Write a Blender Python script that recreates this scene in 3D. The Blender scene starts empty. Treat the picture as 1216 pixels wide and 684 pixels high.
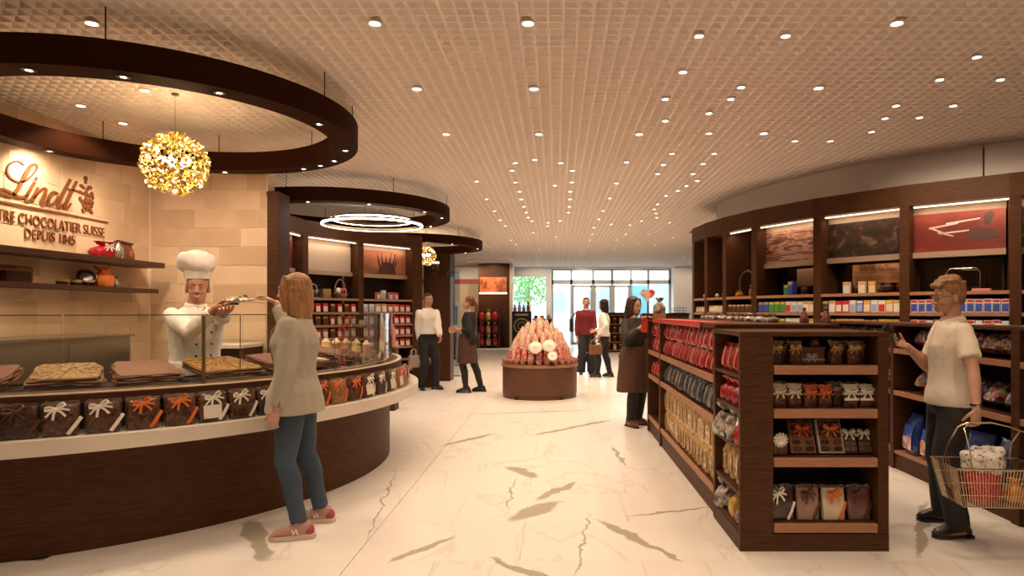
import bpy, bmesh, math, random
from mathutils import Vector, Matrix, Euler, noise

C = bpy.context.scene.collection
SC = bpy.context.scene
rnd = random.Random(7)
PI = math.pi

# ------------------------------------------------------------------ camera, world, exposure
F = 775.0                      # focal length in pixels of the 1216x684 frame
EYE = 1.45
cd = bpy.data.cameras.new('camera')
cam = bpy.data.objects.new('camera', cd)
C.objects.link(cam)
cam.location = (0, 0, EYE)
cam.rotation_euler = (PI / 2, 0, 0)
cd.sensor_width = 36
cd.lens = 36 * F / 1216
cd.shift_x = -52 / 1216
cd.shift_y = 28 / 1216
cd.clip_end = 200
cd.clip_start = 0.05
SC.camera = cam
w = bpy.data.worlds.new('sky')
SC.world = w
w.use_nodes = True
bg = w.node_tree.nodes['Background']
bg.inputs[0].default_value = (0.80, 0.92, 1.0, 1)
bg.inputs[1].default_value = 5.0
SC.view_settings.view_transform = 'Standard'
SC.view_settings.look = 'None'
SC.view_settings.gamma = 1
SC.view_settings.use_curve_mapping = False
SC.view_settings.exposure = 0.42
LAMP = (1.0, 0.735, 0.505)       # colour of the shop's lamps
LAMP_W = 26.0                  # watts of one ceiling downlight
H_CEIL = 3.40


def fl(x, y, z=0.0):
    """floor point (height z) seen at a pixel of the photograph"""
    d = F * (EYE - z) / (y - 370)
    return Vector(((x - 660) * d / F, d, z))


def at(x, y, d):
    """point at depth d seen at a pixel"""
    return Vector(((x - 660) * d / F, d, EYE + (370 - y) * d / F))


# ------------------------------------------------------------------ materials
MATS = {}


def nn(nt, t, **kw):
    n = nt.nodes.new(t)
    for k, v in kw.items():
        setattr(n, k, v)
    return n


def mat(name, base, rough=0.5, metal=0.0, var=0.0, vscale=8.0, stretch=(1, 1, 1), bump=0.0, bscale=40.0,
        coat=0.0, base2=None, emit=None, estr=0.0, spec=0.5, trans=0.0, sheen=0.0, detail=3.0, world=False, sharp=None):
    if name in MATS:
        return MATS[name]
    m = bpy.data.materials.new(name)
    m.use_nodes = True
    nt = m.node_tree
    b = nt.nodes['Principled BSDF']
    b.inputs['Base Color'].default_value = (*base, 1)
    b.inputs['Roughness'].default_value = rough
    b.inputs['Metallic'].default_value = metal
    b.inputs['Specular IOR Level'].default_value = spec
    b.inputs['Coat Weight'].default_value = coat
    b.inputs['Coat Roughness'].default_value = 0.12
    b.inputs['Transmission Weight'].default_value = trans
    b.inputs['Sheen Weight'].default_value = sheen
    if emit:
        b.inputs['Emission Color'].default_value = (*emit, 1)
        b.inputs['Emission Strength'].default_value = estr
    src = None
    if var or bump or base2:
        if world:
            g = nn(nt, 'ShaderNodeNewGeometry')
            src = g.outputs['Position']
        else:
            tc = nn(nt, 'ShaderNodeTexCoord')
            oi = nn(nt, 'ShaderNodeObjectInfo')
            ml = nn(nt, 'ShaderNodeMath', operation='MULTIPLY')
            ml.inputs[1].default_value = 37.0
            nt.links.new(oi.outputs['Random'], ml.inputs[0])
            ad = nn(nt, 'ShaderNodeVectorMath', operation='ADD')
            nt.links.new(tc.outputs['Object'], ad.inputs[0])
            nt.links.new(ml.outputs[0], ad.inputs[1])
            src = ad.outputs[0]
        mp = nn(nt, 'ShaderNodeMapping')
        mp.inputs['Scale'].default_value = stretch
        nt.links.new(src, mp.inputs[0])
        src = mp.outputs[0]
    if var or base2:
        n = nn(nt, 'ShaderNodeTexNoise')
        n.inputs['Scale'].default_value = vscale
        n.inputs['Detail'].default_value = detail
        nt.links.new(src, n.inputs['Vector'])
        r = nn(nt, 'ShaderNodeValToRGB')
        b2 = base2 or tuple(c * (1 - var) for c in base)
        lo, hi = sharp or (0.3, 0.7)
        r.color_ramp.elements[0].position = lo
        r.color_ramp.elements[1].position = hi
        r.color_ramp.elements[0].color = (*b2, 1)
        r.color_ramp.elements[1].color = (*base, 1)
        nt.links.new(n.outputs['Fac'], r.inputs[0])
        nt.links.new(r.outputs[0], b.inputs['Base Color'])
    if bump:
        n = nn(nt, 'ShaderNodeTexNoise')
        n.inputs['Scale'].default_value = bscale
        n.inputs['Detail'].default_value = 4
        nt.links.new(src, n.inputs['Vector'])
        bp = nn(nt, 'ShaderNodeBump')
        bp.inputs['Strength'].default_value = bump
        bp.inputs['Distance'].default_value = 0.01
        nt.links.new(n.outputs['Fac'], bp.inputs['Height'])
        nt.links.new(bp.outputs[0], b.inputs['Normal'])
    MATS[name] = m
    return m


def glass_mat(name, tint=(0.94, 0.97, 0.95), refl=0.75, ior=1.22):
    if name in MATS:
        return MATS[name]
    m = bpy.data.materials.new(name)
    m.use_nodes = True
    nt = m.node_tree
    nt.nodes.remove(nt.nodes['Principled BSDF'])
    out = nt.nodes['Material Output']
    t = nn(nt, 'ShaderNodeBsdfTransparent')
    t.inputs[0].default_value = (*tint, 1)
    g = nn(nt, 'ShaderNodeBsdfGlossy')
    g.inputs['Roughness'].default_value = 0.02
    g.inputs[0].default_value = (refl, refl, refl, 1)
    fr = nn(nt, 'ShaderNodeFresnel')
    fr.inputs[0].default_value = ior
    mx = nn(nt, 'ShaderNodeMixShader')
    hf = nn(nt, 'ShaderNodeMath', operation='MULTIPLY')
    hf.inputs[1].default_value = 0.5
    nt.links.new(fr.outputs[0], hf.inputs[0])
    nt.links.new(hf.outputs[0], mx.inputs[0])
    nt.links.new(t.outputs[0], mx.inputs[1])
    nt.links.new(g.outputs[0], mx.inputs[2])
    nt.links.new(mx.outputs[0], out.inputs[0])
    MATS[name] = m
    return m


def film_mat(name, tint=(0.9, 0.9, 0.9), op=0.35, col=(0.8, 0.78, 0.75)):
    """crinkled clear cellophane"""
    if name in MATS:
        return MATS[name]
    m = bpy.data.materials.new(name)
    m.use_nodes = True
    nt = m.node_tree
    b = nt.nodes['Principled BSDF']
    b.inputs['Base Color'].default_value = (*col, 1)
    b.inputs['Roughness'].default_value = 0.12
    b.inputs['Alpha'].default_value = op
    tc = nn(nt, 'ShaderNodeTexCoord')
    n = nn(nt, 'ShaderNodeTexNoise')
    n.inputs['Scale'].default_value = 60
    bp = nn(nt, 'ShaderNodeBump')
    bp.inputs['Strength'].default_value = 1.0
    bp.inputs['Distance'].default_value = 0.02
    nt.links.new(tc.outputs['Object'], n.inputs['Vector'])
    nt.links.new(n.outputs['Fac'], bp.inputs['Height'])
    nt.links.new(bp.outputs[0], b.inputs['Normal'])
    MATS[name] = m
    return m


def emis(name, col, s):
    m = mat(name, (0, 0, 0), emit=col, estr=s)
    return m


WOOD = mat('dark_wenge_wood', (0.104, 0.043, 0.019), 0.5, base2=(0.054, 0.020, 0.008), vscale=5, stretch=(1.2, 1.2, 26), bump=0.08, bscale=18, detail=6, spec=0.15)
WOODH = mat('dark_wenge_wood_across', (0.108, 0.045, 0.020), 0.5, base2=(0.056, 0.021, 0.0085), vscale=5, stretch=(2, 2, 30), bump=0.08, bscale=18, detail=6, spec=0.15)
LIP = mat('brown_shelf_edge', (0.44, 0.21, 0.112), 0.5, var=0.25, vscale=12, stretch=(1, 8, 8))
BLACK = mat('black_back_panel', (0.018, 0.009, 0.006), 0.35)
BLACKM = mat('black_metal', (0.012, 0.010, 0.009), 0.35)
WHITEL = mat('white_counter_stone', (0.78, 0.70, 0.60), 0.3, var=0.08, vscale=3)
CREAMT = mat('cream_worktop', (0.78, 0.68, 0.52), 0.3, var=0.12, vscale=5)
STEEL = mat('brushed_steel', (0.42, 0.37, 0.31), 0.33, 0.9, var=0.12, vscale=30, stretch=(1, 1, 14))
CHROME = mat('wire_chrome', (0.66, 0.54, 0.38), 0.22, 1.0)
WHITEW = mat('white_plaster', (0.80, 0.78, 0.75), 0.7, var=0.03, vscale=2)
STONE = mat('sandstone_block', (0.80, 0.61, 0.435), 0.75, base2=(0.60, 0.435, 0.29), vscale=0.9, sharp=(0.38, 0.62), bump=0.25, bscale=60)
MORTAR = mat('stone_mortar', (0.88, 0.74, 0.57), 0.9, var=0.05)
GLASS = glass_mat('clear_glass')
EDGE = mat('glass_edge', (0.10, 0.13, 0.08), 0.15, coat=0.5)
CEILM = mat('white_ceiling_grid', (0.82, 0.725, 0.645), 0.75)


# ------------------------------------------------------------------ mesh builder
class MB:
    def __init__(s):
        s.V, s.F, s.M = [], [], []

    def add(s, vs, fs, mi=0):
        b = len(s.V)
        s.V.extend(Vector(v) for v in vs)
        for f in fs:
            s.F.append([b + i for i in f])
            s.M.append(mi)
        return s

    def box(s, lo, hi, mi=0):
        x0, y0, z0 = lo
        x1, y1, z1 = hi
        return s.add([(x0, y0, z0), (x1, y0, z0), (x1, y1, z0), (x0, y1, z0), (x0, y0, z1), (x1, y0, z1), (x1, y1, z1), (x0, y1, z1)],
                     [(0, 3, 2, 1), (4, 5, 6, 7), (0, 1, 5, 4), (1, 2, 6, 5), (2, 3, 7, 6), (3, 0, 4, 7)], mi)

    def cb(s, c, sz, mi=0, R=None):
        c = Vector(c)
        h = Vector(sz) / 2
        b = len(s.V)
        s.box(-h, h, mi)
        for i in range(b, len(s.V)):
            s.V[i] = (R @ s.V[i] if R else s.V[i]) + c
        return s

    def prism(s, poly, z0, z1, mi=0):
        """poly: ccw (x, y) outline"""
        n = len(poly)
        vs = [(p[0], p[1], z0) for p in poly] + [(p[0], p[1], z1) for p in poly]
        fs = [tuple(range(n - 1, -1, -1)), tuple(range(n, 2 * n))]
        fs += [(i, (i + 1) % n, n + (i + 1) % n, n + i) for i in range(n)]
        return s.add(vs, fs, mi)

    def xz(s, poly, y0, y1, mi=0):
        """poly ccw seen from -y: (x, z); extruded from y0 (front) to y1"""
        n = len(poly)
        vs = [(p[0], y0, p[1]) for p in poly] + [(p[0], y1, p[1]) for p in poly]
        fs = [tuple(range(n)), tuple(range(2 * n - 1, n - 1, -1))]
        fs += [((i + 1) % n, i, n + i, n + (i + 1) % n) for i in range(n)]
        return s.add(vs, fs, mi)

    def lathe(s, prof, n=20, c=(0, 0, 0), mi=0, a0=0.0, sx=1.0, sy=1.0):
        c = Vector(c)
        vs, fs = [], []
        k = len(prof)
        for r, z in prof:
            for i in range(n):
                a = a0 + 2 * PI * i / n
                vs.append(c + Vector((r * sx * math.cos(a), r * sy * math.sin(a), z)))
        for j in range(k - 1):
            for i in range(n):
                i2 = (i + 1) % n
                fs.append((j * n + i, j * n + i2, (j + 1) * n + i2, (j + 1) * n + i))
        if prof[0][0] > 1e-5:
            fs.append(tuple(range(n - 1, -1, -1)))
        if prof[-1][0] > 1e-5:
            fs.append(tuple((k - 1) * n + i for i in range(n)))
        return s.add(vs, fs, mi)

    def cyl(s, c, r, h, n=16, mi=0):
        return s.lathe([(r, 0), (r, h)], n, c, mi)

    def arc(s, c, r0, r1, a0, a1, z0, z1, n=24, mi=0, full=False):
        """ring segment about c=(x,y), angles in radians"""
        vs, fs = [], []
        m = n if full else n + 1
        for i in range(m):
            a = a0 + (a1 - a0) * i / n
            ca, sa = math.cos(a), math.sin(a)
            for r, z in ((r0, z0), (r1, z0), (r1, z1), (r0, z1)):
                vs.append((c[0] + r * ca, c[1] + r * sa, z))
        for i in range(n):
            j = (i + 1) % m
            for q in range(4):
                q2 = (q + 1) % 4
                fs.append((i * 4 + q, i * 4 + q2, j * 4 + q2, j * 4 + q))
        if not full:
            fs.append((3, 2, 1, 0))
            fs.append((n * 4, n * 4 + 1, n * 4 + 2, n * 4 + 3))
        return s.add(vs, fs, mi)

    def tube(s, pts, r, n=8, mi=0, closed=False, cap=True, flat=1.0):
        pts = [Vector(p) for p in pts]
        k = len(pts)
        rr = r if isinstance(r, (list, tuple)) else [r] * k
        vs, fs = [], []
        u = None
        for i, p in enumerate(pts):
            if closed:
                t = pts[(i + 1) % k] - pts[i - 1]
            else:
                t = pts[min(i + 1, k - 1)] - pts[max(i - 1, 0)]
            t = t.normalized() if t.length > 1e-9 else Vector((0, 0, 1))
            if u is None:
                u = t.cross(Vector((0, 0, 1)))
                if u.length < 0.1:
                    u = t.cross(Vector((0, 1, 0)))
            u = (u - t * u.dot(t))
            u = u.normalized() if u.length > 1e-6 else t.orthogonal().normalized()
            v = t.cross(u)
            for q in range(n):
                a = 2 * PI * q / n
                vs.append(p + u * (rr[i] * math.cos(a)) + v * (rr[i] * flat * math.sin(a)))
        for i in range(k if closed else k - 1):
            j = (i + 1) % k
            for q in range(n):
                q2 = (q + 1) % n
                fs.append((i * n + q, i * n + q2, j * n + q2, j * n + q))
        if cap and not closed:
            fs.append(tuple(range(n - 1, -1, -1)))
            fs.append(tuple((k - 1) * n + q for q in range(n)))
        return s.add(vs, fs, mi)

    def band(s, pts, wdir, width, th=0.0025, mi=0):
        """a ribbon: strip along pts, width along wdir"""
        pts = [Vector(p) for p in pts]
        wd = Vector(wdir).normalized() * (width / 2)
        vs, fs = [], []
        k = len(pts)
        for i, p in enumerate(pts):
            t = (pts[min(i + 1, k - 1)] - pts[max(i - 1, 0)]).normalized()
            nrm = t.cross(wd)
            nrm = nrm.normalized() * (th / 2) if nrm.length > 1e-9 else Vector((0, 0, th / 2))
            vs += [p - wd - nrm, p + wd - nrm, p + wd + nrm, p - wd + nrm]
        for i in range(k - 1):
            for q in range(4):
                q2 = (q + 1) % 4
                fs.append((i * 4 + q, i * 4 + q2, i * 4 + 4 + q2, i * 4 + 4 + q))
        fs.append((3, 2, 1, 0))
        fs.append(tuple((k - 1) * 4 + q for q in range(4)))
        return s.add(vs, fs, mi)

    def ball(s, c, r, n=10, m=6, mi=0):
        rx, ry, rz = r if isinstance(r, (tuple, list)) else (r, r, r)
        prof = [(math.sin(PI * j / m), -math.cos(PI * j / m)) for j in range(m + 1)]
        prof[0] = (0.02, -1)
        prof[-1] = (0.02, 1)
        b = len(s.V)
        s.lathe(prof, n, (0, 0, 0), mi)
        c = Vector(c)
        for i in range(b, len(s.V)):
            v = s.V[i]
            s.V[i] = Vector((v.x * rx, v.y * ry, v.z * rz)) + c
        return s

    def move(s, b, M):
        for i in range(b, len(s.V)):
            s.V[i] = M @ s.V[i]
        return s

    def mesh(s, name, mats, smooth=40, bevel=0.0):
        me = bpy.data.meshes.new(name)
        me.from_pydata([tuple(v) for v in s.V], [], s.F)
        for m in (mats if isinstance(mats, (list, tuple)) else [mats]):
            me.materials.append(m)
        me.polygons.foreach_set('material_index', s.M)
        if bevel:
            bm = bmesh.new()
            bm.from_mesh(me)
            es = [e for e in bm.edges if len(e.link_faces) == 2 and e.calc_face_angle(0) > 0.7]
            bmesh.ops.bevel(bm, geom=es, offset=bevel, segments=1, affect='EDGES', profile=0.5, clamp_overlap=True)
            bm.to_mesh(me)
            bm.free()
        if smooth:
            me.polygons.foreach_set('use_smooth', [True] * len(me.polygons))
            me.set_sharp_from_angle(angle=math.radians(smooth))
        me.update()
        return me

    def build(s, name, mats, parent=None, loc=None, rz=None, **kw):
        return ob(name, s.mesh(name, mats, **kw), parent, loc, rz)


def ob(name, me, parent=None, loc=None, rz=None):
    o = bpy.data.objects.new(name, me)
    C.objects.link(o)
    if parent is not None:
        o.parent = parent
        KIDS.setdefault(parent.name, []).append(o)
    if loc is not None:
        o.location = loc
    if rz is not None:
        o.rotation_euler = (0, 0, rz)
    return o


KIDS = {}


def tag(o, label=None, cat=None, group=None, kind=None):
    if label:
        o['label'] = label
    if cat:
        o['category'] = cat
    if group:
        o['group'] = group
    if kind or (cat and 'kind' not in o):
        o['kind'] = kind or 'thing'
    return o


def thing(name, label, cat, loc=(0, 0, 0), rz=0.0, group=None):
    return tag(ob(name, None, None, loc, rz), label, cat, group)


def dup(o, loc, rot=None, label=None, group=None, parent=None):
    c = o.copy()
    C.objects.link(c)
    c.parent = parent
    if parent is None:
        c.location = loc
        if rot is not None:
            c.rotation_euler = rot if not isinstance(rot, (int, float)) else (0, 0, rot)
        if label:
            c['label'] = label
        if group:
            c['group'] = group
    if parent is not None:
        KIDS.setdefault(parent.name, []).append(c)
    for k in list(KIDS.get(o.name, [])):
        dup(k, None, parent=c)
    return c


class Stock:
    """keeps one built item; the first placement moves it, later ones copy it"""
    def __init__(s, make):
        s.make, s.o = make, None

    def put(s, loc, rot=0.0, label=None, cat=None, group=None, scale=None):
        if s.o is None:
            s.o = s.make()
            o = s.o
            o.location = loc
            o.rotation_euler = rot if not isinstance(rot, (int, float)) else (0, 0, rot)
        else:
            o = dup(s.o, loc, rot)
            o.scale = (1, 1, 1)
        if scale:
            o.scale = scale if not isinstance(scale, (int, float)) else (scale,) * 3
        tag(o, label, cat)
        if group:
            o['group'] = group
        elif 'group' in o:
            del o['group']
        return o


def spot(parent, loc, watts, size=105, col=LAMP, blend=0.5, rad=0.04, aim=None):
    l = bpy.data.lights.new('spot', 'SPOT')
    l.energy = watts
    l.color = col
    l.spot_size = math.radians(size)
    l.spot_blend = blend
    l.shadow_soft_size = rad
    o = bpy.data.objects.new('lamp_light', l)
    C.objects.link(o)
    o.parent = parent
    o.location = loc
    if aim is not None:
        o.rotation_euler = Vector(aim).to_track_quat('-Z', 'Y').to_euler()
    return o


def struct(o):
    o['kind'] = 'structure'
    return o


# ------------------------------------------------------------------ floor
def floor_material():
    m = bpy.data.materials.new('veined_marble_tile')
    m.use_nodes = True
    nt = m.node_tree
    L = nt.links.new
    b = nt.nodes['Principled BSDF']
    b.inputs['Roughness'].default_value = 0.27
    b.inputs['Specular IOR Level'].default_value = 0.35
    g = nn(nt, 'ShaderNodeNewGeometry')
    oi = nn(nt, 'ShaderNodeObjectInfo')
    ml = nn(nt, 'ShaderNodeMath', operation='MULTIPLY')
    ml.inputs[1].default_value = 61.0
    L(oi.outputs['Random'], ml.inputs[0])
    ad = nn(nt, 'ShaderNodeVectorMath', operation='ADD')
    L(g.outputs['Position'], ad.inputs[0])
    L(ml.outputs[0], ad.inputs[1])
    rot = nn(nt, 'ShaderNodeMapping')
    rot.inputs['Rotation'].default_value = (0, 0, 0.7)
    rot.inputs['Scale'].default_value = (1, 0.45, 1)
    L(ad.outputs[0], rot.inputs[0])

    def noise_(scale, det, dist, vec):
        n = nn(nt, 'ShaderNodeTexNoise')
        n.inputs['Scale'].default_value = scale
        n.inputs['Detail'].default_value = det
        n.inputs['Distortion'].default_value = dist
        L(vec, n.inputs['Vector'])
        return n.outputs['Fac']

    def ramp(src, pts):
        r = nn(nt, 'ShaderNodeValToRGB')
        while len(r.color_ramp.elements) < len(pts):
            r.color_ramp.elements.new(0.5)
        for e, (p, c) in zip(r.color_ramp.elements, pts):
            e.position = p
            e.color = (c, c, c, 1)
        L(src, r.inputs[0])
        return r.outputs[0]
    thin = ramp(noise_(1.1, 5, 0.6, rot.outputs[0]), [(0.488, 0), (0.5, 1), (0.512, 0)])
    cloud = ramp(noise_(0.8, 3, 0.3, rot.outputs[0]), [(0.5, 0), (0.75, 1)])
    # the single broad grey-brown veins of the nearest slabs
    n3 = nn(nt, 'ShaderNodeTexNoise')
    n3.inputs['Scale'].default_value = 5.0
    n3.inputs['Detail'].default_value = 4
    L(g.outputs['Position'], n3.inputs['Vector'])
    sb = nn(nt, 'ShaderNodeVectorMath', operation='SUBTRACT')
    sb.inputs[1].default_value = (0.5, 0.5, 0.5)
    L(n3.outputs['Color'], sb.inputs[0])
    sc = nn(nt, 'ShaderNodeVectorMath', operation='MULTIPLY')
    sc.inputs[1].default_value = (0.15, 0.15, 0.0)
    L(sb.outputs[0], sc.inputs[0])
    pw = nn(nt, 'ShaderNodeVectorMath', operation='ADD')
    L(g.outputs['Position'], pw.inputs[0])
    L(sc.outputs[0], pw.inputs[1])
    streaks = [((468, 666), (533, 639), .034), ((590, 664), (652, 690), .036), ((714, 619), (770, 648), .042), ((760, 640), (806, 664), .026),
               ((640, 592), (682, 573), .05), ((608, 617), (662, 596), .095), ((608, 556), (636, 566), .085), ((527, 529), (587, 515), .05),
               ((632, 517), (724, 499), .05), ((752, 612), (842, 602), .02), ((727, 531), (742, 552), .028), ((300, 618), (304, 645), .07),
               ((304, 640), (314, 664), .06), ((1098, 596), (1092, 662), .04), ((560, 492), (700, 487), .03), ((436, 640), (470, 560), .008),
               ((684, 684), (700, 610), .008), ((602, 606), (612, 568), .009)]
    acc = None
    for (p, q, hw) in streaks:
        A, B = fl(*p), fl(*q)
        mid = (A + B) / 2
        d = B - A
        mp = nn(nt, 'ShaderNodeMapping', vector_type='TEXTURE')
        mp.inputs['Location'].default_value = mid
        mp.inputs['Rotation'].default_value = (0, 0, math.atan2(d.y, d.x))
        mp.inputs['Scale'].default_value = (d.length / 2 + 0.05, hw, 1000)
        L(pw.outputs[0], mp.inputs[0])
        ln = nn(nt, 'ShaderNodeVectorMath', operation='LENGTH')
        L(mp.outputs[0], ln.inputs[0])
        mr = nn(nt, 'ShaderNodeMapRange', interpolation_type='SMOOTHSTEP')
        mr.inputs['From Min'].default_value = 1.1
        mr.inputs['From Max'].default_value = 0.75
        L(ln.outputs['Value'], mr.inputs['Value'])
        if acc is None:
            acc = mr.outputs[0]
        else:
            mx = nn(nt, 'ShaderNodeMath', operation='MAXIMUM')
            L(acc, mx.inputs[0])
            L(mr.outputs[0], mx.inputs[1])
            acc = mx.outputs[0]

    def mixc(fac, c1, c2, k=1.0):
        mx = nn(nt, 'ShaderNodeMix', data_type='RGBA')
        if k != 1.0:
            q = nn(nt, 'ShaderNodeMath', operation='MULTIPLY')
            q.inputs[1].default_value = k
            L(fac, q.inputs[0])
            fac = q.outputs[0]
        L(fac, mx.inputs['Factor'])
        if isinstance(c1, tuple):
            mx.inputs['A'].default_value = (*c1, 1)
        else:
            L(c1, mx.inputs['A'])
        mx.inputs['B'].default_value = (*c2, 1)
        return mx.outputs['Result']
    c = mixc(cloud, (0.83, 0.795, 0.755), (0.74, 0.69, 0.63), 0.6)
    c = mixc(thin, c, (0.50, 0.43, 0.34), 0.30)
    c = mixc(acc, c, (0.36, 0.325, 0.25), 0.85)
    L(c, b.inputs['Base Color'])
    return m


MARBLE = floor_material()
GROUT = mat('tile_grout', (0.36, 0.29, 0.22), 0.9)
floor = struct(MB().box((-9, -5, -0.12), (10, 30, -0.012)).build('floor', GROUT, smooth=0))
tile_meshes = {}


def tile(x0, x1, y0, y1):
    key = (round(x1 - x0, 3), round(y1 - y0, 3))
    if key not in tile_meshes:
        tile_meshes[key] = MB().box((0, 0, -0.0125), (key[0], key[1], 0)).mesh('floor_tile', MARBLE, smooth=0, bevel=0.0008)
    ob('floor_tile', tile_meshes[key], floor, (x0, y0, 0))


SEAM = -1.19
k = 0
yy = 1.7
while yy < 28.4:
    g2 = 0.0012
    off = (0.49 if k % 2 == 0 else 0.98)
    x = SEAM + 0.0025
    first = off
    while x < (6.2 if yy < 9 else 3.6):
        x1 = (SEAM + first) if x < SEAM + 0.01 else x + 1.2
        tile(x, x1 - g2, yy, yy + 0.7 - g2)
        x = x1
    x = SEAM - 0.0025
    lim = -5.0 if yy > 8.4 else (-3.8 if yy < 3.8 else -2.0)
    first = 0.6 if k % 2 else 1.2
    while x > lim:
        x0 = x - first
        tile(x0 + g2, x, yy, yy + 0.7 - g2)
        x = x0
        first = 1.2
    yy += 0.7
    k += 1

# ------------------------------------------------------------------ ceiling: hollow pyramid cells in lift-out panels
ceiling = struct(MB().box((-9, -5, H_CEIL + 0.07), (10, 30, H_CEIL + 0.2)).build('ceiling', CEILM, smooth=0))
pm = MB()
NC, CW = 12, 0.1
for i in range(NC):
    for j in range(NC):
        x0, y0 = i * CW, j * CW
        x1, y1 = x0 + CW, y0 + CW
        e, ap = 0.009, 0.055
        vs = [(x0, y0, 0), (x1, y0, 0), (x1, y1, 0), (x0, y1, 0), (x0 + e, y0 + e, 0), (x1 - e, y0 + e, 0), (x1 - e, y1 - e, 0), (x0 + e, y1 - e, 0),
              ((x0 + x1) / 2, (y0 + y1) / 2, ap)]
        pm.add(vs, [(0, 4, 5, 1), (1, 5, 6, 2), (2, 6, 7, 3), (3, 7, 4, 0), (4, 8, 5), (5, 8, 6), (6, 8, 7), (7, 8, 4)])
pmesh = pm.mesh('ceiling_panel', CEILM, smooth=0)
for i in range(-5, 6):
    for j in range(1, 24):
        ob('ceiling_panel', pmesh, ceiling, (i * 1.2 - 0.05, j * 1.2 + 0.1, H_CEIL))

# plain outer walls that close the shop (behind the camera and beside it)
struct(MB().box((-9.2, -5, 0), (-9, 30, H_CEIL + 0.2)).build('wall_left', WHITEW, smooth=0))
struct(MB().box((9.8, -5, 0), (10, 28.7, H_CEIL + 0.2)).build('wall_right', WHITEW, smooth=0))
struct(MB().box((-9, -5.2, 0), (10, -5, H_CEIL + 0.2)).build('wall_rear', WHITEW, smooth=0))

# ------------------------------------------------------------------ ceiling downlights
TRIM = mat('downlight_trim', (0.75, 0.70, 0.64), 0.4)
LENS = emis('downlight_lens', (1.0, 0.86, 0.66), 9.0)
trim_me = MB().lathe([(0.002, 0.001), (0.058, 0.0), (0.058, -0.008), (0.040, -0.009), (0.036, -0.002), (0.002, -0.0015)], 18).mesh('trim_ring', TRIM)
lens_me = MB().lathe([(0.034, -0.002), (0.033, -0.006), (0.018, -0.008), (0.001, -0.0085)], 14).mesh('lens', LENS)
ORDN = tuple('first second third fourth fifth sixth seventh eighth ninth tenth eleventh twelfth thirteenth fourteenth fifteenth sixteenth seventeenth eighteenth nineteenth twentieth twenty-first twenty-second twenty-third twenty-fourth twenty-fifth twenty-sixth twenty-seventh twenty-eighth twenty-ninth thirtieth'.split())


def downlight(x, y, label, group, watts=LAMP_W, size=1.0, aim=None):
    t = thing('ceiling_downlight', label, 'downlight', (x, y, H_CEIL - 0.001), 0, group)
    t.scale = (size, size, 1)
    ob('trim_ring', trim_me, t)
    ob('lens', lens_me, t)
    if watts:
        spot(t, (0, 0, -0.02), watts, 116, aim=aim)
    return t


near = [(445, 27), (627, 27), (1065, 27), (495, 105), (634, 105), (972, 104), (530, 159), (640, 159), (759, 159), (907, 158)]
pairs = [(830, 42), (933, 42), (811, 85), (880, 103), (790, 117), (868, 117), (1160, 67), (1116, 94), (1188, 94), (1064, 125), (1132, 125), (1092, 139), (1051, 140),
         (986, 167), (944, 167), (1035, 156), (842, 158), (842, 134), (790, 143)]
far = [(635, 189), (612, 193), (666, 193), (744, 192), (608, 202), (680, 202), (732, 217), (612, 216), (679, 216), (566, 215), (659, 220), (617, 227), (677, 227), (724, 235),
       (619, 236), (677, 236), (578, 236), (622, 245), (676, 245), (625, 252), (675, 252), (716, 250), (627, 258), (632, 262), (651, 264), (665, 262), (711, 260),
       (798, 182), (788, 195), (781, 206), (848, 182), (835, 194), (823, 206), (828, 214), (815, 220), (805, 226), (791, 232), (781, 242), (777, 248), (779, 253),
       (780, 258), (795, 264), (587, 250), (594, 261), (762, 262), (748, 267), (726, 266), (705, 270), (650, 268), (600, 268), (660, 281), (703, 278), (743, 278),
       (770, 278), (607, 285), (732, 285), (757, 290), (778, 291), (799, 282), (633, 276), (613, 290), (700, 285), (730, 296), (760, 298), (690, 297), (640, 296)]
for i, (x, y) in enumerate(near):
    p = at(x, y, F * (H_CEIL - EYE) / (370 - y))
    downlight(p.x, p.y, ('large round downlight, ' + ('left one', 'middle one', 'right one')[i] + ' of the nearest straight row') if i < 3 else ('round downlight, ' + ('left one', 'middle one', 'right one')[i - 3] + ' of the second straight row') if i < 6
              else ('round downlight, ' + ('outer left', 'inner left', 'inner right', 'outer right')[i - 6] + ' one of the third straight row'), 'downlights in straight rows')
rows_ = {}
for x, y in pairs:
    rows_.setdefault('the curved row over the outer right aisle' if x > 990 else 'the double curved row over the long aisle shelf', []).append((x, y, LAMP_W * 0.7))
for x, y in far:
    k_ = ('the left arc in the middle of the ceiling' if 605 <= x <= 633 and 195 <= y <= 263 else 'the right arc in the middle of the ceiling' if 674 <= x <= 682 and y <= 256 else
          'the winding row before the tall shelf wall' if x >= 774 and y < 270 else 'the straight row right of the two arcs' if 704 <= x <= 770 and y < 272 else
          'the scattered lights left of the far ceiling' if x < 660 else 'the scattered lights right of the far ceiling')
    rows_.setdefault(k_, []).append((x, y, LAMP_W * (0.75 if y < 262 else 1.7)))
for k_, q_ in rows_.items():
    q_.sort(key=lambda v: (v[1], v[0]))
    for i, (x, y, w_) in enumerate(q_):
        p = at(x, y, F * (H_CEIL - EYE) / (370 - y))
        downlight(p.x, p.y, ORDN[i] + ' downlight from the near end of ' + k_, 'downlights of ' + k_, w_ * (1.5 if 'outer right' in k_ else 1.0), 0.8, (0.55, 0.35, -1) if 'outer right' in k_ else None)
for i, (x, y) in enumerate(((109, 27), (96, 125), (146, 146), (172, 107))):
    p = at(x, y, F * (H_CEIL - EYE) / (370 - y))
    downlight(p.x, p.y, ('downlight in front of the big ring, at the upper left', 'leftmost downlight seen inside the big ring', 'downlight inside the big ring, nearest to its far rim', 'downlight inside the big ring above the chandelier')[i], 'downlights around the big ring', LAMP_W * 1.3)
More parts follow.
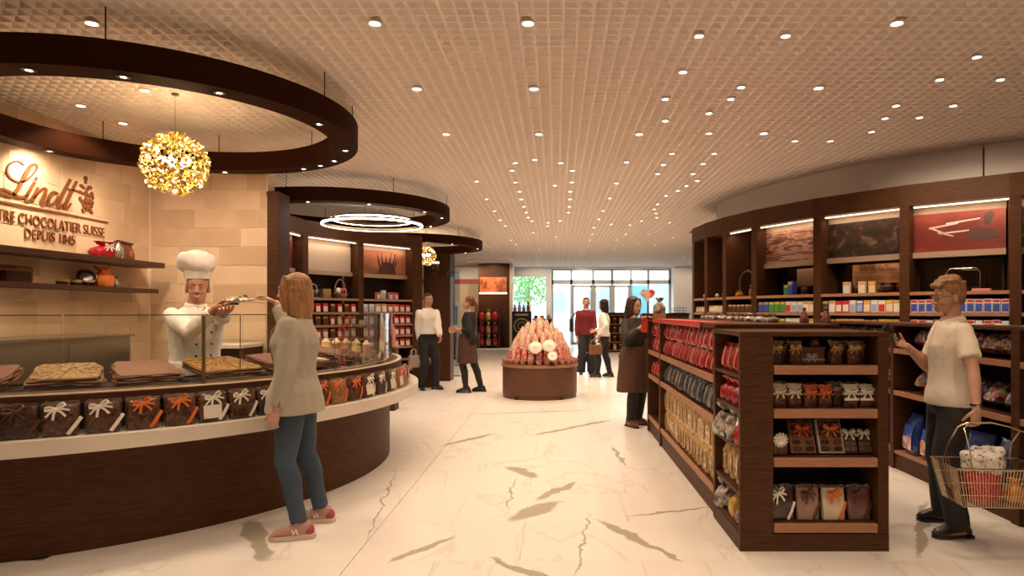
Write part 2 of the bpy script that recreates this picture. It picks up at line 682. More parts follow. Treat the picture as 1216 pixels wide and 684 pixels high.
for i, (x, y) in enumerate(((-4.2, 22.5), (-2.6, 25.2), (-0.8, 26.8), (1.2, 27.3), (3.4, 27.0), (5.3, 26.0), (5.9, 22.5), (-3.4, 25.6), (4.6, 23.5), (-5.2, 18.0), (-4.6, 13.4))):  # extra lamps added to brighten the dim back ceiling and walls
    downlight(x, y, ORDN[i] + ' added small downlight brightening the back of the shop', 'added downlights at the back of the shop', LAMP_W * (3.6 if y > 25 else 2.4), 0.8, (0.0, 0.75, -1) if y > 25 else None)
for x in (-1.2, -0.19, 0.91, 2.29):     # the rows go on over and behind the camera
    for y in (3.0, 1.6, 0.2, -1.2, -2.6):
        downlight(x, y, 'round downlight of the rows behind the camera', 'downlights behind the camera')
for x, y in ((-2.6, 2.4), (-3.9, 3.0), (3.6, 3.0), (3.4, 1.6)):
    downlight(x, y, 'round downlight of the rows behind the camera', 'downlights behind the camera')
# ------------------------------------------------------------------ stone walls behind the chocolate counter
XW, YW = -5.10, 8.20
stone_l = struct(MB().box((XW - 0.2, 3.2, 0), (XW - 0.009, YW + 0.2, H_CEIL)).build('wall_counter_side', MORTAR, smooth=0))
stone_b = struct(MB().box((XW - 0.009, YW + 0.009, 0), (-3.62, YW + 0.2, H_CEIL)).build('wall_counter_back', MORTAR, smooth=0))
rr = random.Random(3)


def blocks(parent, u0, u1, place):
    z = 0.62
    row = 0
    while z < H_CEIL - 0.02:
        h = min(0.235, H_CEIL - 0.005 - z)
        u = u0 - rr.uniform(0, 0.3)
        while u < u1:
            ln = rr.choice((0.36, 0.42, 0.5, 0.55, 0.66))
            a, b = max(u, u0), min(u + ln, u1)
            if b - a > 0.05:
                place(parent, a, b - 0.005, z, z + h - 0.005, rr.uniform(0.0, 0.006))
            u += ln
        z += h
        row += 1


def blk_l(par, a, b, z0, z1, d):
    MB().box((XW - 0.03, a, z0), (XW - 0.006 + d, b, z1)).build('stone_block', STONE, par, smooth=0, bevel=0.003)


def blk_b(par, a, b, z0, z1, d):
    MB().box((a, YW + 0.006 - d, z0), (b, YW + 0.03, z1)).build('stone_block', STONE, par, smooth=0, bevel=0.003)


blocks(stone_l, 3.25, YW - 0.01, blk_l)
blocks(stone_b, XW + 0.01, -3.635, blk_b)

# ------------------------------------------------------------------ the wall sign: script word, emblem, rule, two text lines
COPPER = mat('copper_brown_letter', (0.20, 0.070, 0.026), 0.55, 0.0, spec=0.2)
XS = XW + 0.0015


def wp(cx, cy):
    """sign tracing point -> (y, z) on the wall"""
    x, y = cx / 5.7, 180 + cy / 5.7
    Y = -XW * F / (660 - x)
    return (Y, EYE + (370 - y) * Y / F)


def smooth_path(pts, n=6):
    out = []
    P = [Vector((p[0], p[1], 0)) for p in pts]
    for i in range(len(P) - 1):
        p0, p1, p2, p3 = P[max(i - 1, 0)], P[i], P[i + 1], P[min(i + 2, len(P) - 1)]
        for k in range(n):
            t = k / n
            out.append(0.5 * ((2 * p1) + (p2 - p0) * t + (2 * p0 - 5 * p1 + 4 * p2 - p3) * t * t + (3 * p1 - p0 - 3 * p2 + p3) * t ** 3))
    out.append(P[-1])
    return out


sign = thing('wall_sign', 'copper script sign with oak twig emblem and two text lines on stone wall', 'sign', (XS, 6.4, 2.3))


def stroke(name, paths):
    m = MB()
    for pts, wd in paths:
        sp = smooth_path(pts)
        k = len(sp)
        L, R = [], []
        for i, p in enumerate(sp):
            t = (sp[min(i + 1, k - 1)] - sp[max(i - 1, 0)]).normalized()
            nrm = Vector((-t.y, t.x, 0))
            u = i / (k - 1) * (len(wd) - 1)
            a = int(min(u, len(wd) - 2))
            h = (wd[a] + (wd[a + 1] - wd[a]) * (u - a)) * 0.84
            L.append(wp(*(p + nrm * h / 2).xy))
            R.append(wp(*(p - nrm * h / 2).xy))
        vs, fs = [], []
        for i in range(k):
            for (yy_, zz_), dx in ((L[i], 0), (R[i], 0), (R[i], 0.009), (L[i], 0.009)):
                vs.append((dx, yy_ - 6.4, zz_ - 2.3))
        for i in range(k - 1):
            for q in range(4):
                q2 = (q + 1) % 4
                fs.append((i * 4 + q, i * 4 + q2, i * 4 + 4 + q2, i * 4 + 4 + q))
        fs += [(3, 2, 1, 0), tuple((k - 1) * 4 + q for q in range(4))]
        m.add(vs, fs)
    return m.build(name, COPPER, sign, smooth=30)


stroke('script_letter', [([(157, 92), (130, 70), (88, 70), (50, 100), (44, 140), (68, 178), (110, 202), (155, 200), (205, 168), (238, 128), (246, 100), (226, 88), (200, 105),
                           (170, 155), (138, 215), (108, 268), (70, 300), (30, 292), (-12, 276), (-20, 262), (10, 254), (55, 270), (105, 300), (150, 308), (185, 290)],
                          [14, 16, 16, 14, 12, 12, 22, 34, 30, 22, 20, 22, 24, 14])])
stroke('script_letter', [([(232, 205), (205, 250), (172, 315), (180, 334), (205, 318), (225, 290)], [22, 26, 24, 14, 10]), ([(244, 172), (240, 184), (234, 192)], [16, 22, 14])])
stroke('script_letter', [([(254, 240), (238, 280), (214, 338)], [20, 26, 22]), ([(222, 320), (255, 275), (290, 250), (306, 262), (290, 305), (272, 345), (288, 356), (318, 330)],
                                                                           [10, 14, 22, 26, 26, 22, 12])])
stroke('script_letter', [([(388, 285), (360, 276), (332, 300), (320, 340), (334, 362), (362, 348), (392, 300)], [14, 22, 28, 24, 16, 12]),
                         ([(474, 188), (440, 250), (402, 325), (388, 366), (402, 378), (430, 355)], [22, 28, 28, 24, 12])])
stroke('script_letter', [([(516, 202), (486, 260), (450, 335), (436, 372), (450, 388), (478, 350)], [20, 28, 28, 22, 10]), ([(452, 252), (490, 262), (530, 268)], [14, 16, 12])])
em = MB()


def blob(m, cx, cy, rx, ry):
    y, z = wp(cx, cy)
    s_ = y / F / 5.7
    n = 14
    vs = [(0, y - 6.4 + rx * s_ * 1.0 * math.cos(2 * PI * i / n) * 1.25, z - 2.3 + ry * s_ * math.sin(2 * PI * i / n)) for i in range(n)]
    vs += [(0.009, v[1], v[2]) for v in vs]
    m.add(vs, [tuple(range(n - 1, -1, -1)), tuple(range(n, 2 * n))] + [(i, (i + 1) % n, n + (i + 1) % n, n + i) for i in range(n)])


for b_ in ((577, 182, 14, 18), (576, 208, 8, 12), (548, 232, 16, 12), (562, 246, 12, 10), (604, 244, 18, 13), (590, 256, 12, 10), (540, 274, 14, 11), (558, 284, 12, 10),
           (580, 286, 11, 24), (618, 290, 11, 18), (604, 300, 14, 14), (626, 312, 8, 14), (540, 320, 10, 16), (556, 338, 14, 14), (580, 330, 12, 22), (604, 336, 18, 17),
           (622, 348, 10, 16), (568, 366, 14, 16), (594, 372, 16, 18), (618, 374, 8, 10), (556, 396, 8, 12), (582, 394, 10, 12), (606, 398, 14, 14), (618, 414, 10, 9), (560, 410, 9, 8)):
    blob(em, *b_)
em.build('emblem', COPPER, sign, smooth=30)
stroke('underline', [([(-60, 322), (0, 338), (360, 408), (728, 482)], [20, 18, 16, 15, 15])])


def lettering(name, body, y0, y1, z0, cap):
    cu = bpy.data.curves.new(name, 'FONT')
    cu.body = body
    cu.extrude = 0.1
    cu.offset = 0.0
    t = bpy.data.objects.new('tmp', cu)
    C.objects.link(t)
    dg = bpy.context.evaluated_depsgraph_get()
    me = bpy.data.meshes.new_from_object(t.evaluated_get(dg))
    bpy.data.objects.remove(t)
    xs = [v.co.x for v in me.vertices]
    ys = [v.co.y for v in me.vertices]
    a, b = min(xs), max(xs)
    top = 0.70
    for v in me.vertices:
        u = (v.co.x - a) / (b - a)
        v.co = Vector((0.009 if v.co.z > 0 else 0.0, y0 + u * (y1 - y0) - 6.4, z0 + v.co.y / top * cap - 2.3))
    me.materials.clear()
    me.materials.append(COPPER)
    return ob(name, me, sign)


lettering('text_line', 'MA\u00ceTRE CHOCOLATIER SUISSE', 5.754, 7.367, 2.287, 0.106)
lettering('text_line', 'DEPUIS 1845', 6.259, 6.915, 2.156, 0.097)

# ------------------------------------------------------------------ two wall shelves and what stands on them
SHELFW = mat('dark_brown_shelf', (0.055, 0.020, 0.010), 0.4)
tag(MB().prism([(XW, 4.74), (XW + 0.18, 4.74), (XW + 0.34, 7.95), (XW, 7.95)], 1.975, 2.039).build('wall_shelf', SHELFW, smooth=0, bevel=0.003),
    'upper dark brown shelf fixed to the stone wall below the sign', 'shelf', 'shelves on the stone wall')
tag(MB().prism([(XW, 4.74), (XW + 0.18, 4.74), (XW + 0.30, 7.89), (XW, 7.89)], 1.671, 1.720).build('wall_shelf', SHELFW, smooth=0, bevel=0.003),
    'lower dark brown shelf fixed to the stone wall below the sign', 'shelf', 'shelves on the stone wall')


def on_shelf(px, z, dx=0.13):
    X = XW + dx
    return Vector((X, X * F / (px - 660), z))


RED = mat('red_foil', (0.48, 0.012, 0.02), 0.25, coat=0.6, var=0.35, vscale=18, bump=0.5, bscale=22)
REDP = mat('red_paper', (0.50, 0.03, 0.02), 0.45, var=0.3, vscale=10)
FILM = film_mat('clear_film', op=0.22, col=(0.75, 0.62, 0.5))
AMBER = mat('amber_glass', (0.16, 0.045, 0.01), 0.08, coat=0.5)
CHOC = mat('milk_chocolate', (0.155, 0.052, 0.021), 0.38, base2=(0.085, 0.028, 0.012), vscale=30, bump=0.5, bscale=45)
DARKC = mat('dark_chocolate', (0.050, 0.018, 0.010), 0.3, base2=(0.028, 0.010, 0.006), vscale=25, bump=0.35, bscale=40)
GOLD = mat('gold_foil', (0.72, 0.47, 0.18), 0.3, 0.55, var=0.3, vscale=20, bump=0.35, bscale=30)
CREAM = mat('cream_paper', (0.80, 0.70, 0.52), 0.5, var=0.1)
WHITEP = mat('white_paper', (0.80, 0.76, 0.70), 0.5)
SILVER = mat('silver_foil', (0.62, 0.58, 0.54), 0.2, 0.9, var=0.2, bump=0.4, bscale=30)
ORANGE = mat('orange_ribbon', (0.72, 0.17, 0.035), 0.35)
WHITER = mat('white_ribbon', (0.84, 0.78, 0.70), 0.3)
BROWNR = mat('brown_ribbon', (0.09, 0.035, 0.02), 0.3)


def crinkled_bag(w, d, h, seed):
    """bag with a bulging body, pinched neck and a ruffled opening"""
    m = MB()
    r_ = random.Random(seed)
    n = 16
    lv = [(0.86, 0), (1.0, 0.12), (1.04, 0.35), (0.92, 0.55), (0.5, 0.70), (0.26, 0.76), (0.5, 0.86), (0.72, 1.0)]
    vs, fs = [], []
    for j, (s_, z) in enumerate(lv):
        for i in range(n):
            a = 2 * PI * i / n
            ca, sa = math.cos(a), math.sin(a)
            sq = 1.0 / max(abs(ca), abs(sa)) ** 0.5
            k = s_ * sq * (1 + r_.uniform(-0.05, 0.05) * (2.5 if j > 5 else 1))
            vs.append((w / 2 * k * ca * 0.95, d / 2 * k * sa * 0.95, h * z * (1 + (r_.uniform(-0.05, 0.05) if j > 5 else 0))))
    for j in range(len(lv) - 1):
        for i in range(n):
            i2 = (i + 1) % n
            fs.append((j * n + i, j * n + i2, (j + 1) * n + i2, (j + 1) * n + i))
    fs.append(tuple(range(n - 1, -1, -1)))
    m.add(vs, fs)
    return m


def bow(m, c, size, ax=(1, 0, 0), up=(0, 0, 1), fw=(0, -1, 0), mi=0, wd=None):
    """two loops, two tails and a knot"""
    c, ax, up, fw = Vector(c), Vector(ax), Vector(up), Vector(fw)
    wd = wd or size * 0.20
    for s_ in (-1, 1):
        lp = [c, c + ax * s_ * size * 0.30 + up * size * 0.28 + fw * size * 0.10, c + ax * s_ * size * 0.62 + up * size * 0.34 + fw * size * 0.16,
              c + ax * s_ * size * 0.66 + up * size * 0.16 + fw * size * 0.22, c + ax * s_ * size * 0.32 + up * size * 0.03 + fw * size * 0.22, c + fw * size * 0.08]
        m.band(lp, (up * 0.75 + fw * 0.4 - ax * s_ * 0.5), wd, size * 0.03, mi)
        tl = [c + fw * size * 0.05, c + ax * s_ * size * 0.24 - up * size * 0.30 + fw * size * 0.15, c + ax * s_ * size * 0.42 - up * size * 0.72 + fw * size * 0.10]
        m.band(tl, ax * 0.8 + up * 0.4 * s_, wd * 0.85, size * 0.03, mi)
        tl = [c + fw * size * 0.04, c + ax * s_ * size * 0.40 - up * size * 0.10 + fw * size * 0.16, c + ax * s_ * size * 0.78 - up * size * 0.34 + fw * size * 0.08]
        m.band(tl, up * 0.9 + ax * 0.3 * s_, wd * 0.75, size * 0.03, mi)
    m.ball(c + fw * size * 0.1, (size * 0.13, size * 0.10, size * 0.13), 8, 5, mi)


# upper shelf: red package, clear bag of truffles, amber bottle, dark carton
t = thing('gift_bag', 'red cellophane bag of sweets left on the upper stone-wall shelf', 'gift bag', on_shelf(123, 2.0395, 0.16), 1.2)
crinkled_bag(0.30, 0.16, 0.17, 5).build('bag', [RED], t)
b_ = MB()
bow(b_, (0, -0.09, 0.12), 0.07)
b_.build('bow', WHITER, t)
t = thing('glass_bottle', 'small clear bottle beside the red bag on the upper stone-wall shelf', 'bottle', on_shelf(140.5, 2.0395, 0.27))
MB().lathe([(0.045, 0), (0.05, 0.02), (0.05, 0.11), (0.02, 0.15), (0.02, 0.17)], 16).build('body', SILVER, t)
MB().cyl((0, 0, 0.17), 0.022, 0.03, 12).build('cap', BROWNR, t)
t = thing('dark_carton', 'tall brown carton with a tilted lid on the upper stone-wall shelf', 'carton', on_shelf(146, 2.0395, 0.10), 1.3)
MB().box((-0.075, -0.05, 0), (0.075, 0.05, 0.19)).build('box', mat('brown_carton', (0.16, 0.075, 0.04), 0.5), t, bevel=0.003, smooth=0)
MB().cb((0, -0.01, 0.203), (0.16, 0.11, 0.02), R=Matrix.Rotation(0.12, 3, 'Y')).build('lid', mat('brown_carton_lid', (0.12, 0.05, 0.03), 0.5), t, smooth=0)
t = thing('spice_jar', 'small jar with a red band at the right end of the upper shelf', 'jar', on_shelf(156, 2.0395, 0.22))
MB().lathe([(0.03, 0), (0.034, 0.01), (0.034, 0.07), (0.02, 0.10)], 14).build('body', AMBER, t)
MB().cyl((0, 0, 0.10), 0.022, 0.03, 12).build('cap', REDP, t)
# lower shelf: glass box, round tins, red bag, little flask
t = thing('glass_box', 'rounded glass box of chocolates at the left end of the lower shelf', 'box', on_shelf(14, 1.7205, 0.12), 1.57)
MB().box((-0.14, -0.07, 0.0), (0.14, 0.07, 0.10)).build('filling', DARKC, t, smooth=0)
MB().box((-0.16, -0.085, -0.0), (0.16, 0.085, 0.15)).build('case', glass_mat('case_glass', (0.8, 0.7, 0.6)), t, smooth=0, bevel=0.02)
for px, r_, lb in ((74, 0.055, 'flat round gold tin lying left on the lower stone-wall shelf'), (90, 0.05, 'small round tin in the middle of the lower stone-wall shelf')):
    t = thing('round_tin', lb, 'tin', on_shelf(px, 1.7205, 0.16))
    MB().lathe([(r_ * 0.9, 0), (r_, 0.01), (r_, 0.035)], 18).build('base', DARKC, t)
    MB().lathe([(r_ * 1.03, 0.03), (r_ * 1.03, 0.045), (r_ * 0.7, 0.055), (0.005, 0.058)], 18).build('lid', GOLD, t)
t = thing('tilted_bowl', 'dark tilted bowl with a white lining leaning on the lower shelf', 'bowl', on_shelf(101, 1.7205, 0.14), 0.9)
m_ = MB().lathe([(0.02, 0), (0.06, 0.02), (0.085, 0.06), (0.09, 0.10), (0.083, 0.10), (0.075, 0.06), (0.04, 0.025), (0.002, 0.02)], 20)
m_.move(0, Matrix.Translation((0, 0, 0.06)) @ Matrix.Rotation(0.9, 4, 'X') @ Matrix.Translation((0, 0, -0.03)))
m_.build('shell', DARKC, t)
m_ = MB().ball((0, 0.0, 0.0), (0.068, 0.068, 0.02), 14, 6)
m_.move(0, Matrix.Translation((0, 0, 0.06)) @ Matrix.Rotation(0.9, 4, 'X') @ Matrix.Translation((0, 0, 0.055)))
m_.build('filling', SILVER, t)
t = thing('gift_bag', 'round red and gold bag of sweets on the lower stone-wall shelf', 'gift bag', on_shelf(121, 1.7205, 0.16), 1.2)
crinkled_bag(0.22, 0.18, 0.22, 9).build('bag', [mat('red_gold_foil', (0.55, 0.05, 0.02), 0.25, base2=(0.65, 0.28, 0.05), vscale=16, bump=0.5, bscale=24)], t)
b_ = MB()
bow(b_, (0, -0.06, 0.165), 0.06)
b_.build('bow', ORANGE, t)
t = thing('glass_flask', 'little silver flask at the right of the lower stone-wall shelf', 'flask', on_shelf(138, 1.7205, 0.2))
MB().lathe([(0.025, 0), (0.03, 0.02), (0.03, 0.05), (0.012, 0.08), (0.012, 0.10)], 12).build('body', SILVER, t)
MB().cyl((0, 0, 0.1), 0.015, 0.02, 10).build('cap', BLACKM, t)

# ------------------------------------------------------------------ round chocolate counter
CC = (-4.34, 6.19)
A0, A1 = math.radians(-104), math.radians(66)
ctr = thing('chocolate_counter', 'curved serving counter of dark wood with white ledge and glass screen', 'counter', (CC[0], CC[1], 0))
ZL0, ZL1 = 0.645, 0.735
O = (0, 0)
MB().arc(O, 2.50, 2.68, A0, A1, 0.0, ZL0 - 0.01, 90).build('front_panel', WOODH, ctr)
MB().arc(O, 2.45, 2.97, A0, A1, ZL0, ZL1, 90).build('ledge', WHITEL, ctr)
MB().arc(O, 2.55, 2.66, A0, A1, ZL1, 0.905, 90).build('riser_panel', BLACK, ctr)
MB().arc(O, 2.52, 2.80, A0, A1, 0.905, 0.965, 90).build('rim', WOOD, ctr)
MB().arc(O, 2.762, 2.798, A0, A1, 0.965, 0.973, 90).build('rim_trim', CREAMT, ctr)
MB().arc(O, 1.90, 2.52, A0, A1, 0.90, 0.94, 90).build('worktop', CREAMT, ctr)
MB().arc(O, 1.95, 2.02, A0, A1, 0.0, 0.90, 60).build('back_panel', WOODH, ctr)
BRASS = mat('dark_brass', (0.30, 0.22, 0.12), 0.3, 0.8)


def ang_at(px, R):
    """angle on the counter circle of radius R that shows at pixel column px (near side)"""
    s = (px - 660) / F
    a = 1 + s * s
    b = 2 * (-s * CC[0] - CC[1])
    c = CC[0] ** 2 + CC[1] ** 2 - R * R
    disc = b * b - 4 * a * c
    d = (-b - math.sqrt(max(disc, 0))) / (2 * a)
    return math.atan2(d - CC[1], s * d - CC[0])


RG = 2.70
joints = [math.radians(-96), ang_at(-60, RG), ang_at(75, RG), ang_at(243, RG), ang_at(287, RG), ang_at(400, RG), ang_at(432, RG), ang_at(455, RG), math.radians(-4), math.radians(14), math.radians(34)]
ZG = 1.425
for i in range(len(joints) - 1):
    g0, g1 = joints[i] + 0.002, joints[i + 1] - 0.002
    gp = MB().arc(O, RG - 0.004, RG + 0.004, g0, g1, 0.966, ZG, max(3, int((g1 - g0) / 0.04))).build('glass_pane', GLASS, ctr)
    MB().arc(O, RG - 0.0055, RG + 0.0055, g0, g1, ZG, ZG + 0.007, max(3, int((g1 - g0) / 0.04))).build('pane_edge', EDGE, gp)
for a in joints[3:]:
    thick = abs(a - ang_at(243, RG)) < 0.01
    r_ = 0.011 if thick else 0.0035
    MB().cyl(((RG - 0.02) * math.cos(a), (RG - 0.02) * math.sin(a), 0.966), r_, ZG - 0.967, 10).build('glass_post', BRASS, ctr)

# trays and broken slabs of chocolate lying on the worktop
NUT_G = mat('golden_nut', (0.40, 0.205, 0.055), 0.5, var=0.45, vscale=30)
NUT_P = mat('pink_praline', (0.25, 0.092, 0.046), 0.5, var=0.6, vscale=110, sharp=(0.40, 0.60), bump=0.8, bscale=110)
NUT_R = mat('red_berry', (0.21, 0.062, 0.033), 0.5, var=0.65, vscale=110, sharp=(0.40, 0.60), bump=0.8, bscale=110)
NUT_Y = mat('pistachio_nut', (0.30, 0.165, 0.042), 0.5, var=0.45, vscale=30)


def slab(px, label, w, d, top, nuts, r=2.18, lift=0.0, rz=0.0, tilt=0.17, seed=1, a=None, group='chocolate slabs on the counter'):
    a = ang_at(px, r) if a is None else a
    r_ = random.Random(seed)
    t = thing('chocolate_slab', label, 'chocolate', (CC[0] + r * math.cos(a), CC[1] + r * math.sin(a), 0.955 + lift), a + PI / 2 + rz, group)
    t.rotation_euler = (tilt, 0, a + PI / 2 + rz)      # local -y looks to the customer

    def outline(w, d, jag):
        pts = []
        n = 22
        for i in range(n):
            an = 2 * PI * i / n
            ca, sa = math.cos(an), math.sin(an)
            k = 1 / max(abs(ca), abs(sa))
            k = min(k, 1.36) * (1 + r_.uniform(-jag, jag * 0.3))
            y_ = d / 2 * sa * k
            pts.append((w / 2 * ca * k * (r - y_) / r, y_))     # wider towards the outside of the ring
        return pts
    for i, (k, z0, z1) in enumerate(((1.0, 0.0, 0.016), (0.985, 0.017, 0.031), (0.96, 0.032, 0.046))):
        o = MB().prism([(x + r_.uniform(-.008, .008), y) for x, y in outline(w * k, d * k, 0.09)], z0, z1).build('chocolate_sheet', CHOC, t, smooth=0, bevel=0.004)
    pl = outline(w * 0.93, d * 0.93, 0.06)
    m = MB()
    n = len(pl)
    vs = [(x, y, 0.0465) for x, y in pl] + [(x * 0.98, y * 0.98, 0.055 + r_.uniform(-.002, .002)) for x, y in pl] + [(x * 0.55, y * 0.55, 0.058 + r_.uniform(-.004, .004)) for x, y in pl] + [(0, 0, 0.058)]
    fs = [(i, (i + 1) % n, n + (i + 1) % n, n + i) for i in range(n)] + [(n + i, n + (i + 1) % n, 2 * n + (i + 1) % n, 2 * n + i) for i in range(n)]
    fs += [(2 * n + i, 2 * n + (i + 1) % n, 3 * n) for i in range(n)]
    m.add(vs, fs)
    tp = m.build('topping', top, t)
    if nuts:
        m = MB()
        for i in range(260):
            an, q = r_.uniform(0, 2 * PI), math.sqrt(r_.random())
            j = int(an / (2 * PI) * n) % n
            x, y = pl[j][0] * q * 0.93, pl[j][1] * q * 0.93
            s_ = r_.uniform(0.006, 0.013)
            m.ball((x, y, 0.055 + 0.004 * (1 - q)), (s_, s_ * r_.uniform(0.6, 1), s_ * 0.7), 5, 3)
        tag(m.build('nuts', nuts, t), kind='stuff')
    return t


def tray(a, w, d, label, r=2.18):
    o = MB()
    wo, wi = w / 2 * (r + d / 2) / r, w / 2 * (r - d / 2) / r
    q = [(-wo, -d / 2), (wo, -d / 2), (wi, d / 2), (-wi, d / 2)]
    o.prism(q, 0, 0.008)
    for i in range(4):
        (x0, y0), (x1, y1) = q[i], q[(i + 1) % 4]
        o.prism([(x0, y0), (x1, y1), (x1 * 0.96, y1 * 0.96), (x0 * 0.96, y0 * 0.96)], 0, 0.018)
    tag(o.build('serving_tray', BLACKM, None, (CC[0] + r * math.cos(a), CC[1] + r * math.sin(a), 0.941), a + PI / 2, smooth=0), label, 'tray', 'black trays on the counter')


SL = [(-30, 'reddish brown chocolate slab cut by the left photo edge', NUT_R, None, 0.56, 0.50),
      (80, 'large chocolate slab covered with greenish gold nuts on the counter', NUT_Y, NUT_Y, 0.54, 0.50),
      (172, 'wide chocolate slab with smooth pink topping in front of the chef', NUT_P, None, 0.62, 0.46),
      (262, 'chocolate slab covered with chopped golden nuts beside the brass glass post', NUT_G, NUT_G, 0.50, 0.46),
      (335, 'pinkish chocolate slab half hidden behind the customer in the blazer', NUT_P, None, 0.52, 0.44),
      (398, 'brown praline chocolate slab right of the customer in the blazer', mat('brown_praline', (0.22, 0.082, 0.042), 0.5, var=0.6, vscale=110, sharp=(0.4, 0.6), bump=0.8, bscale=110), None, 0.62, 0.44)]
angs = [ang_at(q[0], 2.18) for q in SL]
for i, (px, lb, tp, nuts, w_, d_) in enumerate(SL):
    a = angs[i]
    gap = min(abs(angs[j] - a) for j in (i - 1, i + 1) if 0 <= j < len(angs))
    wt = min(w_ * 1.1, gap * 2.18 * 0.985)
    tray(a, wt, 0.52, 'black tray under the ' + ['leftmost reddish', 'greenish nut', 'smooth pink', 'golden nut', 'half hidden pink', 'brown praline'][i] + ' chocolate slab')
    slab(px, lb, wt * 0.93, 0.46, tp, nuts, lift=0.052, seed=20 + i, rz=rr.uniform(-0.03, 0.03))
a = math.radians(-13)
tray(a, 0.5, 0.42, 'black tray under the dark slab at the far bend of the counter')
slab(0, 'dark brown chocolate slab at the far bend of the counter', 0.46, 0.36, CHOC, None, lift=0.012, seed=44, a=a, tilt=0.05)
CARD = mat('price_card', (0.82, 0.76, 0.66), 0.5)
for px, lb in ((418, 'small cream price card standing before the brown praline slab'), (452, 'small cream price card near the far bend of the counter')):
    a = ang_at(px, 2.50)
    t = thing('price_card', lb, 'card', (CC[0] + 2.60 * math.cos(a), CC[1] + 2.60 * math.sin(a), 0.966), a + PI / 2)
    MB().cb((0, 0, 0.07), (0.085, 0.004, 0.085), R=Matrix.Rotation(-0.2, 3, 'X')).build('card', CARD, t, smooth=0)
    MB().cyl((0, 0.0, 0), 0.012, 0.03, 10).build('foot', CARD, t)
# a row of capped jars on the far side of the worktop
JARC = [(387, mat('vanilla_sweets', (0.78, 0.60, 0.28), 0.4, var=0.3, vscale=40)), (399, mat('cocoa_sweets', (0.30, 0.15, 0.09), 0.4, var=0.4, vscale=40)),
        (411, mat('nut_sweets', (0.52, 0.30, 0.18), 0.4, var=0.4, vscale=40)), (423, mat('cream_sweets', (0.82, 0.66, 0.38), 0.4, var=0.3, vscale=40)), (435, mat('pale_sweets', (0.66, 0.42, 0.26), 0.4, var=0.3, vscale=40))]
for i, (px, mt) in enumerate(JARC):
    p = at(px, 0, (7.55, 7.5, 7.4, 7.2, 6.88)[i])
    t = thing('sweet_jar', ['jar of yellow sweets with pointed white cap, nearest to the customer', 'jar of dark cocoa sweets with pointed white cap', 'jar of nut brown sweets with pointed white cap',
                            'jar of pale cream sweets with pointed white cap', 'jar of beige sweets with pointed cap, last of the jar row'][i], 'jar', (p.x, p.y, 0.941), 0, 'capped jars on the counter')
    MB().lathe([(0.045, 0), (0.052, 0.008), (0.052, 0.13), (0.045, 0.145)], 18).build('body', mt, t)
    MB().lathe([(0.050, 0.145), (0.052, 0.165), (0.030, 0.180), (0.012, 0.205), (0.001, 0.21)], 18).build('cap', mat('cream_cap', (0.75, 0.58, 0.38), 0.5), t)
# added pedestal and pink bag stand in for a pink patch in the counter glass
t = thing('added_pedestal', 'added slim dark pedestal beyond the far bend of the counter', 'pedestal', (-2.47, 9.65, 0))
MB().box((-0.12, -0.12, 0), (0.12, 0.12, 0.92)).build('column', WOOD, t, smooth=0, bevel=0.004)
MB().box((-0.14, -0.14, 0.92), (0.14, 0.14, 0.95)).build('top', LIP, t, smooth=0, bevel=0.003)
tag(crinkled_bag(0.20, 0.14, 0.46, 463).build('sweet_bag', mat('pink_foil', (0.75, 0.25, 0.2), 0.3, var=0.3), None, (-2.47, 9.65, 0.951)), 'added tall pink foil bag on the slim pedestal behind the counter', 'bag')

# clear bags of broken chocolate with ribbon bows, standing along the white ledge


